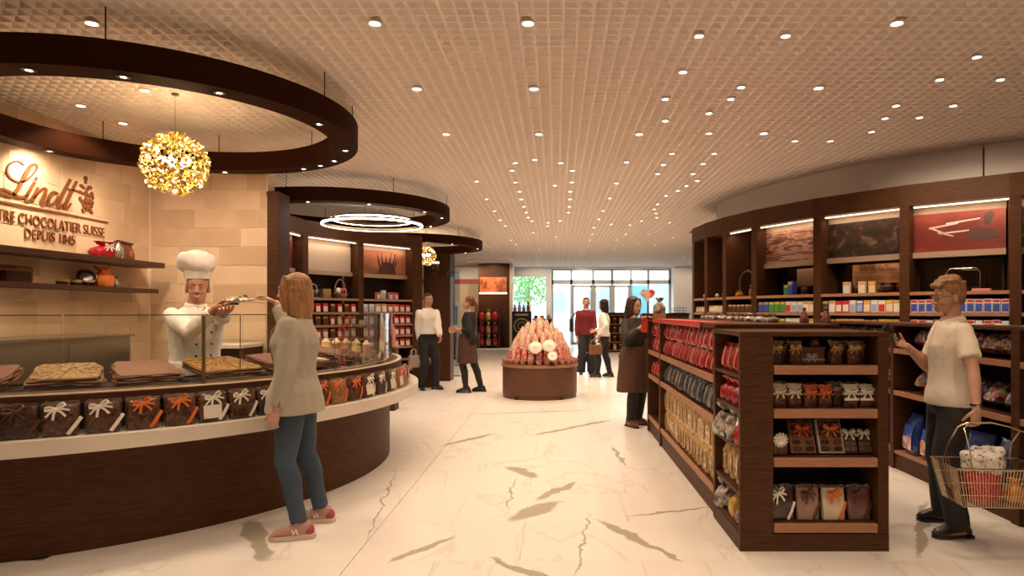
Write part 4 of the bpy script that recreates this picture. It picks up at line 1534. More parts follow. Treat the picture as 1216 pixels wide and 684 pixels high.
SWEETB = mat('brown_pralines', (0.16, 0.06, 0.03), 0.3, base2=(0.055, 0.02, 0.012), vscale=45, sharp=(0.42, 0.58), bump=0.7, bscale=60, coat=0.4)
CLEART = film_mat('clear_brown_wrap', op=0.55, col=(0.5, 0.33, 0.22))
PINKO = mat('coral_wrap', (0.66, 0.16, 0.09), 0.3, var=0.3, bump=0.5)
IVORY = mat('ivory_wrap', (0.82, 0.72, 0.56), 0.3, var=0.2, bump=0.5)
s_br = bow_bag(SWEETB, CLEART, GOLD, 0.08, 0.145, 4)
s_iv = bow_bag(SWEETB, IVORY, IVORY, 0.098, 0.142, 5)
s_co = bow_bag(SWEETB, PINKO, ORANGE, 0.092, 0.138, 6)
s_dk = bow_bag(DARKC, CLEART, BROWNR, 0.06, 0.125, 7)
s_wh = bow_bag(SWEETB, mat('white_wrap', (0.84, 0.80, 0.74), 0.3, var=0.15, bump=0.5), WHITER, 0.10, 0.142, 8, WHITER)
for i, x in enumerate((0.247, 0.307, 0.367)):
    eput(s_br, x, 0.10 + 0.07 * (i % 2), EZ[3] + 0.001, ORD[i] + ' brown praline bag from the left edge of the top end shelf board', 'bag', 'praline bags, left of the top board', rnd.uniform(-.2, .2))
for i, x in enumerate((0.61, 0.665, 0.72, 0.785)):
    eput(s_br, x, 0.09 + 0.07 * (i % 2), EZ[3] + 0.001, ORD[i] + ' brown praline bag right of the gift box on the top board', 'bag', 'praline bags, right of the top board', rnd.uniform(-.2, .2))
t = thing('gift_box', 'large brown gift box tied with pale ribbon in the top board middle', 'box', (EX0 + 0.485, EY0 + 0.20, EZ[3] + 0.001))
BROWNB = mat('brown_gift_box', (0.30, 0.15, 0.085), 0.45)
MB().box((-0.085, -0.06, 0), (0.085, 0.06, 0.085)).build('box', BROWNB, t, smooth=0, bevel=0.003)
MB().box((-0.09, -0.065, 0.085), (0.09, 0.065, 0.105)).build('lid', mat('pinkish_box_lid', (0.34, 0.13, 0.10), 0.4), t, smooth=0, bevel=0.003)
MB().box((-0.088, -0.063, 0.02), (0.088, 0.063, 0.028)).build('ribbon', WHITER, t, smooth=0)
m_ = MB()
bow(m_, (0, -0.063, 0.045), 0.05)
m_.build('bow', WHITER, t)
for i in range(3):
    t = thing('truffle_bowl', ['pink dome truffle dish on the gift box', 'small dark truffle dish at the left back of the top board', 'dark truffle dish at the right back of the top board'][i], 'dish',
              (EX0 + (0.53, 0.37, 0.60)[i], EY0 + (0.2, 0.3, 0.3)[i], EZ[3] + (0.108, 0.001, 0.001)[i]))
    MB().lathe([(0.02, 0), (0.035, 0.012), (0.034, 0.016)], 14).build('dish', WHITEP, t)
    MB().ball((0, 0, 0.025), (0.028, 0.028, 0.022), 12, 6).build('truffle', (mat('pink_truffle', (0.45, 0.12, 0.10), 0.3), DARKC, DARKC)[i], t)
row2 = [(s_iv, 0.262, 'ivory bow bag of pralines, outermost left on the second board'), (s_iv, 0.355, 'ivory bow bag of pralines, next to the coral ones on the second board'), (s_co, 0.452, 'coral wrapped praline bag, left one of two on the second board'),
        (s_co, 0.545, 'coral wrapped praline bag, right one of two on the second board'), (s_dk, 0.622, 'narrow dark praline bag beside the coral ones on the second board'), (s_wh, 0.70, 'white topped praline bag, left one of two on the second board'), (s_wh, 0.80, 'white topped praline bag, outermost right on the second board')]
for st, x, lb in row2:
    eput(st, x, 0.09, EZ[2] + 0.001, lb, 'bag', None, rnd.uniform(-.05, .05), 0.0, (0.93, 0.95, 1.0))
for st, x in ((s_iv, 0.30), (s_co, 0.40), (s_co, 0.50), (s_wh, 0.66), (s_wh, 0.76)):
    eput(st, x, 0.22, EZ[2] + 0.001, 'praline bag in the back row of the second board ' + ('behind the left ivory bag', 'left behind the coral bags', 'right behind the coral bags', 'left behind the white bags', 'right behind the white bags')[[0.30, 0.40, 0.50, 0.66, 0.76].index(x)], 'bag', 'praline bags, back row of the second board', rnd.uniform(-.1, .1))


def praline_box(label, x, case, ribbon, w_=0.155, h_=0.21):
    t = thing('praline_box', label, 'box', (EX0 + x, EY0 + 0.075, EZ[1] + 0.013))
    t.rotation_euler = (-0.38, 0, 0.0)
    b = MB().box((-w_ / 2, 0, 0), (w_ / 2, 0.03, h_)).build('case', case, t, smooth=0, bevel=0.002)
    MB().box((-w_ / 2 + .008, -0.004, 0.008), (w_ / 2 - .008, 0.0, h_ - .008)).build('inlay', mat('box_inlay', (0.22, 0.09, 0.045), 0.4), t, smooth=0)
    for r_ in range(5):
        for c_ in range(2):
            MB().ball((-w_ / 4 + c_ * w_ / 2, -0.006, 0.028 + r_ * (h_ - 0.05) / 4), (w_ * 0.18, 0.014, 0.014), 10, 5).build('praline', (CHOC, DARKC)[(r_ + c_) % 2], t)
    m = MB()
    bow(m, (0, -0.016, h_ * 0.70), 0.07)
    m.build('bow', ribbon, t)


praline_box('open brown praline box with red bow on the third board', 0.415, mat('brown_box_case', (0.30, 0.14, 0.07), 0.4), mat('red_ribbon', (0.60, 0.06, 0.03), 0.35))
praline_box('open white praline box with orange bow on the third board', 0.590, WHITEP, ORANGE)
t = thing('bow_bag', 'dark bag with a big white flower bow at the left of the third board', 'bag', (EX0 + 0.262, EY0 + 0.09, EZ[1]))
MB().box((-0.05, -0.035, 0), (0.05, 0.035, 0.075)).build('sweets', SWEETB, t, bevel=0.01)
m_ = MB()
for i in range(12):
    a = i * 2 * PI / 12
    m_.band([(0, -0.03, 0.10), (0.03 * math.cos(a), -0.05, 0.10 + 0.03 * math.sin(a)), (0.045 * math.cos(a + .2), -0.045, 0.10 + 0.045 * math.sin(a + .2))], (math.sin(a), 0.4, -math.cos(a)), 0.016)
m_.build('flower_bow', WHITER, t)
for i, (x, r_) in enumerate(((0.705, WHITER), (0.800, WHITER))):
    t = thing('chocolate_bar', ['dark chocolate bar with white ribbon leaning right of the white box', 'dark chocolate bar with white ribbon, outermost right on the third board'][i], 'chocolate', (EX0 + x, EY0 + 0.08, EZ[1] + 0.011))
    t.rotation_euler = (-0.42, 0, -0.12)
    MB().box((-0.043, 0, 0), (0.043, 0.022, 0.165)).build('bar', DARKC, t, smooth=0, bevel=0.004)
    m_ = MB()
    for q in range(4):
        for c_ in (-1, 1):
            m_.cb((0.02 * c_, -0.003, 0.025 + q * 0.032), (0.034, 0.008, 0.026))
    m_.build('squares', CHOC, t, smooth=0)
    m_ = MB()
    m_.box((-0.045, -0.005, 0.118), (0.045, 0.024, 0.128))
    bow(m_, (0, -0.008, 0.125), 0.06)
    m_.build('bow', r_, t)
COCOA = mat('cocoa_pink_chocolate', (0.36, 0.20, 0.135), 0.3, var=0.3, vscale=12, bump=0.9, bscale=26, coat=0.9)
IVC = mat('ivory_chocolate', (0.72, 0.60, 0.40), 0.3, var=0.25, vscale=12, bump=0.9, bscale=26, coat=0.9)
REDC = mat('reddish_chocolate', (0.17, 0.055, 0.040), 0.35, base2=(0.09, 0.03, 0.02), vscale=14, bump=0.9, bscale=26, coat=0.9)
low = [(choc_bag(DARKW, WHITER, 21), 'dark chocolate bag with white bow on the lowest end shelf board'), (choc_bag(COCOA, BROWNR, 22), 'pinkish milk chocolate bag with brown bow on the lowest board'),
       (choc_bag(IVC, ORANGE, 23), 'ivory chocolate bag with orange bow on the lowest board'), (choc_bag(REDC, BROWNR, 24), 'reddish dark chocolate bag with brown bow on the lowest board')]
for i, (st, lb) in enumerate(low):
    eput(st, 0.277 + 0.158 * i, 0.075, EZ[0] + 0.004, lb, 'bag', None, 0.0, -0.10, (0.80, 1, 1.07))
for i in range(4):
    ST['kb'].put((EX0 + 0.277 + 0.158 * i, EY0 + 0.20, EZ[0] + 0.004), (-0.1, 0, 0), ORD[i] + ' chocolate bag from the left in the back row of the lowest board', 'bag', 'chocolate bags, back row of the lowest board', (0.80, 1, 1.0))
# pointed wrapped bags and small parcels on the long shelf's top
cone = Stock(lambda: MB().lathe([(0.03, 0), (0.036, 0.02), (0.026, 0.06), (0.010, 0.095), (0.016, 0.112), (0.004, 0.12)], 12).build('pointed_bag', mat('dusky_pink_wrap', (0.33, 0.11, 0.09), 0.25, base2=(0.08, 0.03, 0.025), vscale=16, coat=0.5)))
for x, y, lb in ((955, 391, 'pointed dusky pink wrapped bag on the long shelf top, left one of two'), (981, 391, 'pointed dusky pink wrapped bag on the long shelf top, right one of two')):
    d = F * (EYE - 1.363) / (y - 370) if False else 4.9
    p = at(x, y, d)
    cone.put((p.x, p.y, 1.3625), 0, lb, 'bag')
for i in range(9):
    y = 5.2 + i * 0.29
    t = tag(crinkled_bag(0.10, 0.12, 0.07, 60 + i).build('sweet_bag', CLEARB, None, (1.72, y, 1.3625)), ORD[i] + ' low clear wrapped bag from the near end on the long shelf top', 'bag', 'wrapped bags on the long shelf top')
# gift parcels on the far end of the long shelf
t = thing('gift_bag', 'gift in clear wrap on a wooden tray at the far shelf end', 'gift', at(783, 376, 7.75) * 1.0)
t.location.z = 1.3625
MB().box((-0.07, -0.05, 0), (0.07, 0.05, 0.07)).build('tray', mat('light_wood_tray', (0.38, 0.19, 0.08), 0.5), t, smooth=0)
o = crinkled_bag(0.15, 0.12, 0.2, 71).build('wrap', CLEARB, t, (0, 0, 0.05))
t = thing('gift_stand', 'thin stand carrying a red and white heart parcel at the far shelf end', 'stand', (at(769, 370, 7.8).x, 7.8, 1.3625))
MB().cyl((0, 0, 0), 0.05, 0.012, 16).build('foot', BLACKM, t)
MB().cyl((0, 0, 0.012), 0.008, 0.22, 8).build('pole', BLACKM, t)
m_ = MB()
hp = []
for i in range(28):
    a = 2 * PI * i / 28
    hp.append((0.085 * math.sin(a) ** 3, 0.29 + 0.085 / 16 * (13 * math.cos(a) - 5 * math.cos(2 * a) - 2 * math.cos(3 * a) - math.cos(4 * a))))
m_.xz(hp[::-1], -0.03, 0.03)
m_.build('heart', mat('red_white_parcel', (0.70, 0.10, 0.08), 0.35, base2=(0.85, 0.72, 0.66), vscale=9, sharp=(0.45, 0.55)), t, bevel=0.01)

# ------------------------------------------------------------------ low shelf of blue bags along the right aisle
g2 = Unit('low_shelf', 'low dark wood shelf of blue and colourful sweet bags beside the polo shirt person', (3.13, 7.55), (3.13, 3.35))
L2 = g2.w
g2.box('base', (0, 0.012, 0), (L2, 0.44, 0.145), WOODH)
g2.box('bottom_board', (0, 0.0, 0.145), (L2, 0.44, 0.17), LIP)
g2.box('back_panel', (0, 0.42, 0.17), (L2, 0.44, 1.32), BLACK)
g2.box('top_board', (0, -0.006, 1.32), (L2, 0.45, 1.345), WOODH, bevel=0.003)
for z in (0.68, 1.065):
    g2.box('shelf_board', (0, 0.012, z), (L2, 0.42, z + 0.04), WOODH)
    g2.box('shelf_edge', (0, -0.004, z), (L2, 0.014, z + 0.045), LIP, bevel=0.003)
for x in (0.0, 1.45, L2 - 1.13, L2 - 0.04):
    g2.box('upright', (x, -0.008, 0.0), (x + (0.085 if x > 2 else 0.06), 0.42, 1.32), WOOD, bevel=0.003)
for z in (0.30, 0.52, 0.86, 1.16):
    MB().tube([(L2 - 1.04, 0.03, z), (L2 - 0.04, 0.03, z)], 0.007, 8).build('rod', CHROME, g2.t)
SWB = two_tone('blue_mixed_sweets', (0.018, 0.035, 0.17), [(0.55, 0.04, 0.04), (0.75, 0.70, 0.62), (0.03, 0.06, 0.30), (0.60, 0.28, 0.06), (0.75, 0.70, 0.66), (0.10, 0.04, 0.03), (0.20, 0.26, 0.42)], 0.125)
SWR = two_tone('red_mixed_sweets', (0.04, 0.03, 0.09), [(0.50, 0.05, 0.05), (0.62, 0.50, 0.42), (0.04, 0.06, 0.25), (0.12, 0.05, 0.04), (0.22, 0.28, 0.10), (0.45, 0.30, 0.35), (0.03, 0.02, 0.02)], 0.16)
BLUEF = mat('blue_foil', (0.022, 0.055, 0.25), 0.25, coat=0.6, var=0.4, vscale=12, bump=0.6, bscale=14)
BLUEL = two_tone('blue_bag_print', (0.03, 0.09, 0.42), [(0.70, 0.60, 0.50), (0.65, 0.25, 0.10), (0.35, 0.20, 0.45), (0.75, 0.70, 0.62)], 0.16, 26)
s_sb = Stock(lambda: ob('sweet_bag', pouch_mesh('sweet_bag', 0.24, 0.14, 0.215, [SWB], None, 11, 0.16)))
s_sr = Stock(lambda: ob('sweet_bag', pouch_mesh('sweet_bag', 0.22, 0.14, 0.20, [SWR], None, 12, 0.16)))
s_bb = pouch_stock('blue_bag', 0.25, 0.17, 0.36, BLUEF, BLUEL, (-0.36, 0.36, 0.12, 0.72), 13)
for i in range(13):
    x = 0.14 + 0.235 * i
    if abs(x - 1.48) < 0.13:
        continue
    g2.put(s_sb, x, 0.14, 1.152, ORD[i] + ' blue topped sweet bag from the far end, upper board of the low shelf', 'bag', 'blue topped sweet bags', rnd.uniform(-.2, .2), -0.50)
    g2.put(s_sr, x, 0.14, 0.766, ORD[i] + ' colourful sweet bag from the far end, middle board of the low shelf', 'bag', 'colourful sweet bags', rnd.uniform(-.2, .2), -0.45)
for i in range(10):
    x = 0.18 + 0.30 * i
    if abs(x - 1.48) < 0.16:
        continue
    g2.put(s_bb, x, 0.125, 0.171, ORD[i] + ' large blue bag from the far end, lowest board of the low shelf', 'bag', 'large blue bags', rnd.uniform(-.25, .25))
for i, x in enumerate((1185, 1200, 1165, 1150)):
    tag(MB().lathe([(0.045, 0), (0.05, 0.006), (0.03, 0.012), (0.001, 0.013)], 14).build('white_dish', WHITEP, None, (3.28, 5.35 - 0.28 * i, 1.346)), ORD[i] + ' flat white dish from the far end on the low shelf top', 'dish', 'white dishes on the low shelf top')

# ------------------------------------------------------------------ tall curved shelf wall on the right
RC, RR = (8.6, 12.0), 6.1


def on_circle(px, c=RC, R=RR):
    s = (px - 660) / F
    a = 1 + s * s
    b = 2 * (-s * c[0] - c[1])
    q = c[0] ** 2 + c[1] ** 2 - R * R
    d = (-b - math.sqrt(max(b * b - 4 * a * q, 0))) / (2 * a)
    return Vector((s * d, d))


def picture(name, cols, scale, dist, stretch=(1, 1, 1), typ='noise'):
    """a printed photograph: soft coloured shapes"""
    m = bpy.data.materials.new(name)
    m.use_nodes = True
    nt = m.node_tree
    b = nt.nodes['Principled BSDF']
    b.inputs['Roughness'].default_value = 0.35
    tc = nn(nt, 'ShaderNodeTexCoord')
    mp = nn(nt, 'ShaderNodeMapping')
    mp.inputs['Scale'].default_value = stretch
    nt.links.new(tc.outputs['Object'], mp.inputs[0])
    if typ == 'wave':
        n = nn(nt, 'ShaderNodeTexWave', bands_direction='DIAGONAL')
        n.inputs['Scale'].default_value = scale
        n.inputs['Distortion'].default_value = dist
        n.inputs['Detail'].default_value = 2
    else:
        n = nn(nt, 'ShaderNodeTexNoise')
        n.inputs['Scale'].default_value = scale
        n.inputs['Distortion'].default_value = dist
        n.inputs['Detail'].default_value = 3
    nt.links.new(mp.outputs[0], n.inputs['Vector'])
    r = nn(nt, 'ShaderNodeValToRGB')
    while len(r.color_ramp.elements) < len(cols):
        r.color_ramp.elements.new(0.5)
    for e_, (p, c) in zip(r.color_ramp.elements, cols):
        e_.position = p
        e_.color = (*c, 1)
    nt.links.new(n.outputs['Fac'], r.inputs[0])
    nt.links.new(r.outputs[0], b.inputs['Base Color'])
    return m


PIC_RIB = picture('print_chocolate_ribbons', [(0.28, (0.03, 0.012, 0.008)), (0.45, (0.16, 0.06, 0.035)), (0.57, (0.46, 0.26, 0.18)), (0.66, (0.12, 0.04, 0.025))], 3.0, 2.6, (0.45, 1, 2.2))
PIC_DARK = picture('print_dark_cocoa', [(0.35, (0.010, 0.006, 0.005)), (0.58, (0.045, 0.022, 0.015)), (0.70, (0.24, 0.14, 0.10)), (0.74, (0.03, 0.014, 0.01))], 5.0, 1.0)
PIC_RED = picture('print_red_swirl', [(0.2, (0.07, 0.008, 0.007)), (0.5, (0.19, 0.022, 0.014)), (0.66, (0.30, 0.06, 0.035)), (0.8, (0.11, 0.012, 0.009))], 1.6, 1.2, (0.6, 1, 1.6))
PANELW = mat('pale_lit_panel', (0.36, 0.25, 0.175), 0.6)
STRIP = emis('warm_light_strip', (1.0, 0.74, 0.46), 2.5)
MIRROR = mat('dark_mirror', (0.20, 0.14, 0.10), 0.04, 1.0)
DEEP = 0.45


def tall_bay(u, pic=None, extra=None, left_pier=0.10, depth=DEEP, light=True, mirror=True, plain=False, levels=(1.645, 1.400, 1.165, 0.92, 0.62, 0.32), H=2.96):
    """fills a Unit with the parts of one tall bay; the pier stands at its left"""
    w_ = u.w
    u.box('pier', (-left_pier * 0.5, 0.0, 0), (left_pier * 0.5, depth, H - 0.25), WOOD, bevel=0.004)
    ins = 0.10 if left_pier < 0.115 else 0.0
    tz = lambda nm, a, b, y0, y1, z0, z1, m: MB().prism([(a, y0), (b, y0), (b - ins * y1 / depth, y1), (a, y1)], z0, z1).build(nm, m, u.t, smooth=0)
    tz('header', -left_pier * 0.5, w_ - left_pier * 0.5 + 0.004, -0.004, depth, H - 0.25, H, WOODH)
    u.box('back_panel', (left_pier * 0.5, depth - 0.02, 0.0), (w_ - left_pier * 0.5 - ins, depth, H - 0.25), BLACK)
    tz('plinth', left_pier * 0.5, w_ - left_pier * 0.5, 0.01, depth - 0.02, 0, 0.10, WOODH)
    x0, x1 = left_pier * 0.5, w_ - left_pier * 0.5
    if pic is not None:
        u.box('valance_panel', (x0, 0.20, H - 0.36), (x1 - ins * 0.5, 0.215, H - 0.26), PANELW)
        u.box('picture_panel', (x0 + 0.005, 0.19, 2.16), (x1 - 0.005 - ins * 0.5, 0.21, H - 0.345), pic)
        u.box('picture_ledge', (x0, 0.15, 2.09), (x1 - ins * 0.5, 0.24, 2.16), PANELW)
    if light:
        u.box('light_strip', (x0 + 0.03, 0.055, H - 0.278), (x1 - 0.01, 0.075, H - 0.262), STRIP)
        l = bpy.data.lights.new('strip', 'AREA')
        l.shape = 'RECTANGLE'
        l.size = max(w_ - 0.2, 0.1)
        l.size_y = 0.03
        l.energy = 1.3 * w_
        l.color = LAMP
        o = bpy.data.objects.new('lamp_light', l)
        C.objects.link(o)
        o.parent = u.t
        o.location = (w_ / 2, 0.085, H - 0.29)
        o.rotation_euler = (0.35, 0, 0)
    if mirror:
        u.box('mirror_panel', (x0 + 0.02, depth - 0.03, 1.69), (x1 - 0.02 - ins, depth - 0.02, 2.085), MIRROR)
    for z in levels:
        tz('shelf_board', x0, x1, 0.012, depth - 0.02, z, z + 0.036, WOODH)
        u.box('shelf_edge', (x0, 0.0, z - 0.002), (x1, 0.014, z + 0.038), LIP, bevel=0.002)
    return x0, x1


BX = {}


def box_stock(key, front, side, w_=0.085, h_=0.15, d_=0.06, win=None):
    """upright carton with a printed front panel and a lid band"""
    if key in BX:
        return BX[key]

    def make():
        m = MB()
        m.box((-w_ / 2, -d_ / 2, 0), (w_ / 2, d_ / 2, h_), 0)
        m.box((-w_ / 2 * 0.86, -d_ / 2 - 0.002, h_ * 0.06), (w_ / 2 * 0.86, -d_ / 2, h_ * 0.66), 1)
        m.box((-w_ / 2 * 0.86, -d_ / 2 - 0.002, h_ * 0.74), (w_ / 2 * 0.86, -d_ / 2, h_ * 0.94), 2)
        return ob(key, m.mesh(key, [side, front, win or side], smooth=0))
    BX[key] = Stock(make)
    return BX[key]


def pm_(n_, c, **k):
    return mat('print_' + n_, c, 0.4, **k)


P_BLUE, P_RED, P_GREEN, P_WHITE, P_YEL, P_CREAM, P_BRN, P_GOLD = (pm_('blue', (0.05, 0.09, 0.42)), pm_('red', (0.60, 0.035, 0.04)), pm_('green', (0.07, 0.32, 0.05)), pm_('white', (0.80, 0.77, 0.72)),
                                                                  pm_('yellow', (0.80, 0.50, 0.06)), pm_('cream', (0.78, 0.66, 0.46)), pm_('brown', (0.10, 0.045, 0.025)), pm_('gold', (0.60, 0.38, 0.12)))
P_LBL = pm_('pale_blue', (0.35, 0.45, 0.70))
P_PINK = pm_('pink', (0.75, 0.25, 0.25))
B_BLUE = box_stock('blue_carton', P_BLUE, P_WHITE, win=P_RED)
B_BLUE2 = box_stock('pale_blue_carton', P_LBL, P_BLUE, win=P_WHITE)
B_RED = box_stock('red_carton', P_WHITE, P_RED, win=P_RED)
B_GREEN = box_stock('green_carton', P_GREEN, P_GREEN, win=P_YEL)
B_BLU3 = box_stock('deep_blue_carton', P_BLUE, P_BLUE, win=P_GOLD)
B_WHITE = box_stock('white_carton', P_LBL, P_WHITE, win=P_WHITE)
B_RW = box_stock('red_white_carton', P_RED, P_WHITE, win=P_WHITE)
B_CREAM = box_stock('cream_carton', P_WHITE, P_CREAM, win=P_GOLD)
B_GOLD = box_stock('golden_carton', P_CREAM, P_GOLD, win=P_YEL)
B_DARK = box_stock('dark_carton', P_BRN, P_BRN, win=P_GOLD)
B_PINK = box_stock('pink_carton', P_WHITE, P_PINK, win=P_RED)
KIND = {'B': (B_BLUE, 'blue and white'), 'b': (B_BLUE2, 'pale blue'), 'R': (B_RED, 'red'), 'G': (B_GREEN, 'bright green'), 'D': (B_BLU3, 'deep blue'),
        'W': (B_WHITE, 'white and pale blue'), 'r': (B_RW, 'white and red'), 'C': (B_CREAM, 'cream'), 'O': (B_GOLD, 'golden'), 'K': (B_DARK, 'dark brown'), 'P': (B_PINK, 'pink')}


def row(u, x0, x1, z, codes, where, y=0.06, scale=None, tilt=-0.06):
    n_ = len(codes)
    for i, c_ in enumerate(codes):
        if c_ == '.':
            continue
        st, nm = KIND[c_]
        x = x0 + (x1 - x0) * (i + 0.5) / n_
        k_ = (x1 - x0) / n_ / 0.094
        u.put(st, x, y, z + 0.004, ORD[i] + ' carton from left, ' + nm + ', ' + where, 'carton', 'cartons ' + where + ', ' + nm, rnd.uniform(-.05, .05), tilt, (min(k_, 1.25), 1, (scale or 1.0) * rnd.uniform(0.97, 1.02)))


PX = [823, 838, 860, 895, 970, 1074, 1206, 1345]
PTS = [on_circle(p) for p in PX]
names = ['farthest', 'second farthest', 'third farthest', 'fourth farthest', 'fifth', 'sixth', 'outermost right']
pics = [None, None, None, None, PIC_RIB, PIC_DARK, PIC_RED]
bays = []
for i in range(7):
    if i < 6:
        q0, q1 = PTS[i], PTS[i + 1]
    else:
        q0, q1 = PTS[6], PTS[7]
    lb = ['narrow tall bay at the far end of the curved dark wood shelf wall', 'tall bay with pale cartons, second from the far end of the shelf wall', 'tall bay with small white cone, third from the far end of the shelf wall',
          'tall bay with a wreath, left of the chocolate ribbon picture', 'tall bay under the picture of chocolate ribbons', 'tall bay under the dark cocoa picture', 'tall dark bay at the right photo edge'][i]
    if i == 5:
        lb = 'tall bay under the red picture behind the polo shirt person'
    if i == 4:
        lb = 'tall bay under the dark cocoa picture'
    if i == 3:
        lb = 'tall bay under the picture of chocolate ribbons'
    if i == 2:
        lb = 'tall bay with a dark wreath, left of the chocolate ribbon picture'
    u = Unit('tall_shelf', lb, q0, q1, 'shelf', 'bays of the tall shelf wall')
    bays.append(u)
# bay i spans pier i to pier i+1
PICS = [None, None, None, PIC_RIB, PIC_DARK, PIC_RED, PIC_DARK]
XX = []
for i, u in enumerate(bays):
    XX.append(tall_bay(u, PICS[i], left_pier=0.11, light=i >= 2, mirror=i in (3, 4, 5)))
Z1, Z2, Z3 = 1.682, 1.437, 1.202
u = bays[5]
row(u, *XX[5], Z2, 'BBBBBBBBBBBB', 'behind the polo shirt person')
row(u, *XX[5], Z3, 'BBbBBbBBbBBb', 'lower row behind the polo shirt person')
u = bays[4]
row(u, *XX[4], Z2, 'KCRRWbOWrOC', 'upper row under the dark picture')
row(u, *XX[4], Z3, 'KKOOCCKKOOC', 'lower row under the dark picture')
u = bays[3]
row(u, *XX[3], Z2, 'DDGGGrWWCC', 'upper row under the ribbons picture')
row(u, *XX[3], Z3, 'BOGOGrWWCC', 'lower row under the ribbons picture')
row(bays[2], *XX[2], Z2, 'KKKKKK', 'upper row in the hoop bay', scale=0.8)
row(bays[2], *XX[2], Z3, 'KKKKKK', 'lower row in the hoop bay', scale=0.8)
row(bays[1], *XX[1], Z2, 'CCCCC', 'upper row in the second farthest bay', scale=0.7)
row(bays[1], *XX[1], Z3, 'CCCC', 'lower row in the second farthest bay', scale=0.6)
row(bays[0], *XX[0], Z2, 'CCCC', 'in the farthest bay', scale=0.6)
# single things on the upper boards
u = bays[4]
for i, (st, x, lb) in enumerate(((B_CREAM, 0.33, 'cream carton standing alone below the dark cocoa picture'), (B_CREAM, 0.52, 'small white and cream card box below the dark cocoa picture'), (B_GOLD, 0.64, 'yellow golden carton beside the brown bowl'))):
    u.put(st, x * u.w / 1.05, 0.12, Z1, lb, 'carton', None, 0.1)


def bowl(p, label, r_=0.07):
    t = thing('brown_bowl', label, 'bowl', p)
    MB().lathe([(0.03, 0), (r_ * 0.9, 0.03), (r_, 0.075), (r_ * 0.92, 0.075), (r_ * 0.8, 0.03), (0.002, 0.012)], 18).build('bowl', DARKC, t)
    MB().lathe([(r_ * 0.9, 0.07), (r_ * 0.85, 0.09), (0.02, 0.105), (0.02, 0.12), (0.002, 0.125)], 18).build('lid', CHOC, t)


bowl(u.at(0.80 * u.w / 1.05, 0.14, Z1), 'lidded brown bowl beside the yellow carton below the dark picture', 0.085)
bowl(u.at(0.95 * u.w / 1.05, 0.14, Z1), 'smaller lidded brown bowl at the right end of its shelf', 0.06)
u = bays[3]
u.put(B_GREEN, 0.45 * u.w, 0.14, Z1, 'green carton beside the blue one above the carton row', 'carton', None, 0.3)
u.put(B_BLU3, 0.53 * u.w, 0.12, Z1, 'deep blue carton leaning beside the green one', 'carton', None, -0.2, -0.1, 1.3)
bowl(u.at(0.72 * u.w, 0.14, Z1), 'lidded brown bowl right of the green and blue cartons', 0.06)
u = bays[2]
t = thing('hoop_wreath', 'dark hoop decoration standing on the shelf beside an orange gift', 'decoration', u.at(0.50 * u.w, 0.16, Z1), u.rz)
MB().tube([(0.2 * math.cos(a * PI / 20), 0, 0.2 + 0.2 * math.sin(a * PI / 20)) for a in range(-9, 30)], 0.014, 8).build('hoop', mat('dark_hoop', (0.10, 0.06, 0.05), 0.3), t)
MB().ball((0, 0, 0.01), (0.08, 0.05, 0.014), 12, 5).build('foot', DARKC, t)
tag(crinkled_bag(0.12, 0.10, 0.10, 81).build('gift_bag', mat('orange_gold_wrap', (0.75, 0.36, 0.05), 0.3, 0.3), None, u.at(0.34 * u.w, 0.10, Z1)), 'orange gold gift bag left of the hoop decoration', 'gift')
tag(crinkled_bag(0.09, 0.08, 0.17, 82).build('gift_bag', mat('dusky_wrap', (0.30, 0.15, 0.12), 0.3), None, u.at(0.76 * u.w, 0.10, Z1)), 'dusky tied bag right of the hoop decoration', 'gift')
u = bays[1]
t = thing('white_cone', 'white stacked cone ornament at the right of the second farthest bay', 'ornament', u.at(0.80 * u.w, 0.10, Z1))
for k in range(3):
    MB().ball((0, 0, 0.05 + 0.075 * k), (0.065 - 0.014 * k, 0.065 - 0.014 * k, 0.05), 14, 6).build('tier', WHITEP, t)
tag(MB().ball((0, 0, 0.035), (0.04, 0.04, 0.035), 12, 6).build('round_box', CREAM, None, u.at(0.34 * u.w, 0.10, Z1)), 'small round cream box left of the white cone', 'box')
tag(MB().ball((0, 0, 0.045), (0.05, 0.05, 0.045), 12, 6).build('round_box', CREAM, None, bays[0].at(0.6 * bays[0].w, 0.10, Z1)), 'small round cream box in the farthest bay', 'box')
u = bays[5]
t = thing('black_hoop_basket', 'black gift basket with a high arched handle on the shelf behind the polo shirt person', 'basket', u.at(0.52 * u.w, 0.20, Z1), u.rz)
MB().lathe([(0.14, 0), (0.17, 0.05), (0.17, 0.06), (0.13, 0.01)], 20).build('basket', BLACKM, t)
MB().tube([(-0.17, 0, 0.04), (-0.17, 0, 0.22), (-0.13, 0, 0.27), (0.13, 0, 0.27), (0.17, 0, 0.22), (0.17, 0, 0.04)], 0.006, 8).build('handle', CHROME, t)
tag(MB().box((-0.09, -0.05, 0), (0.09, 0.05, 0.03)).build('flat_box', P_PINK, None, u.at(0.70 * u.w, 0.12, Z1), u.rz, smooth=0, bevel=0.003), 'flat pink box right of the black gift basket', 'box')
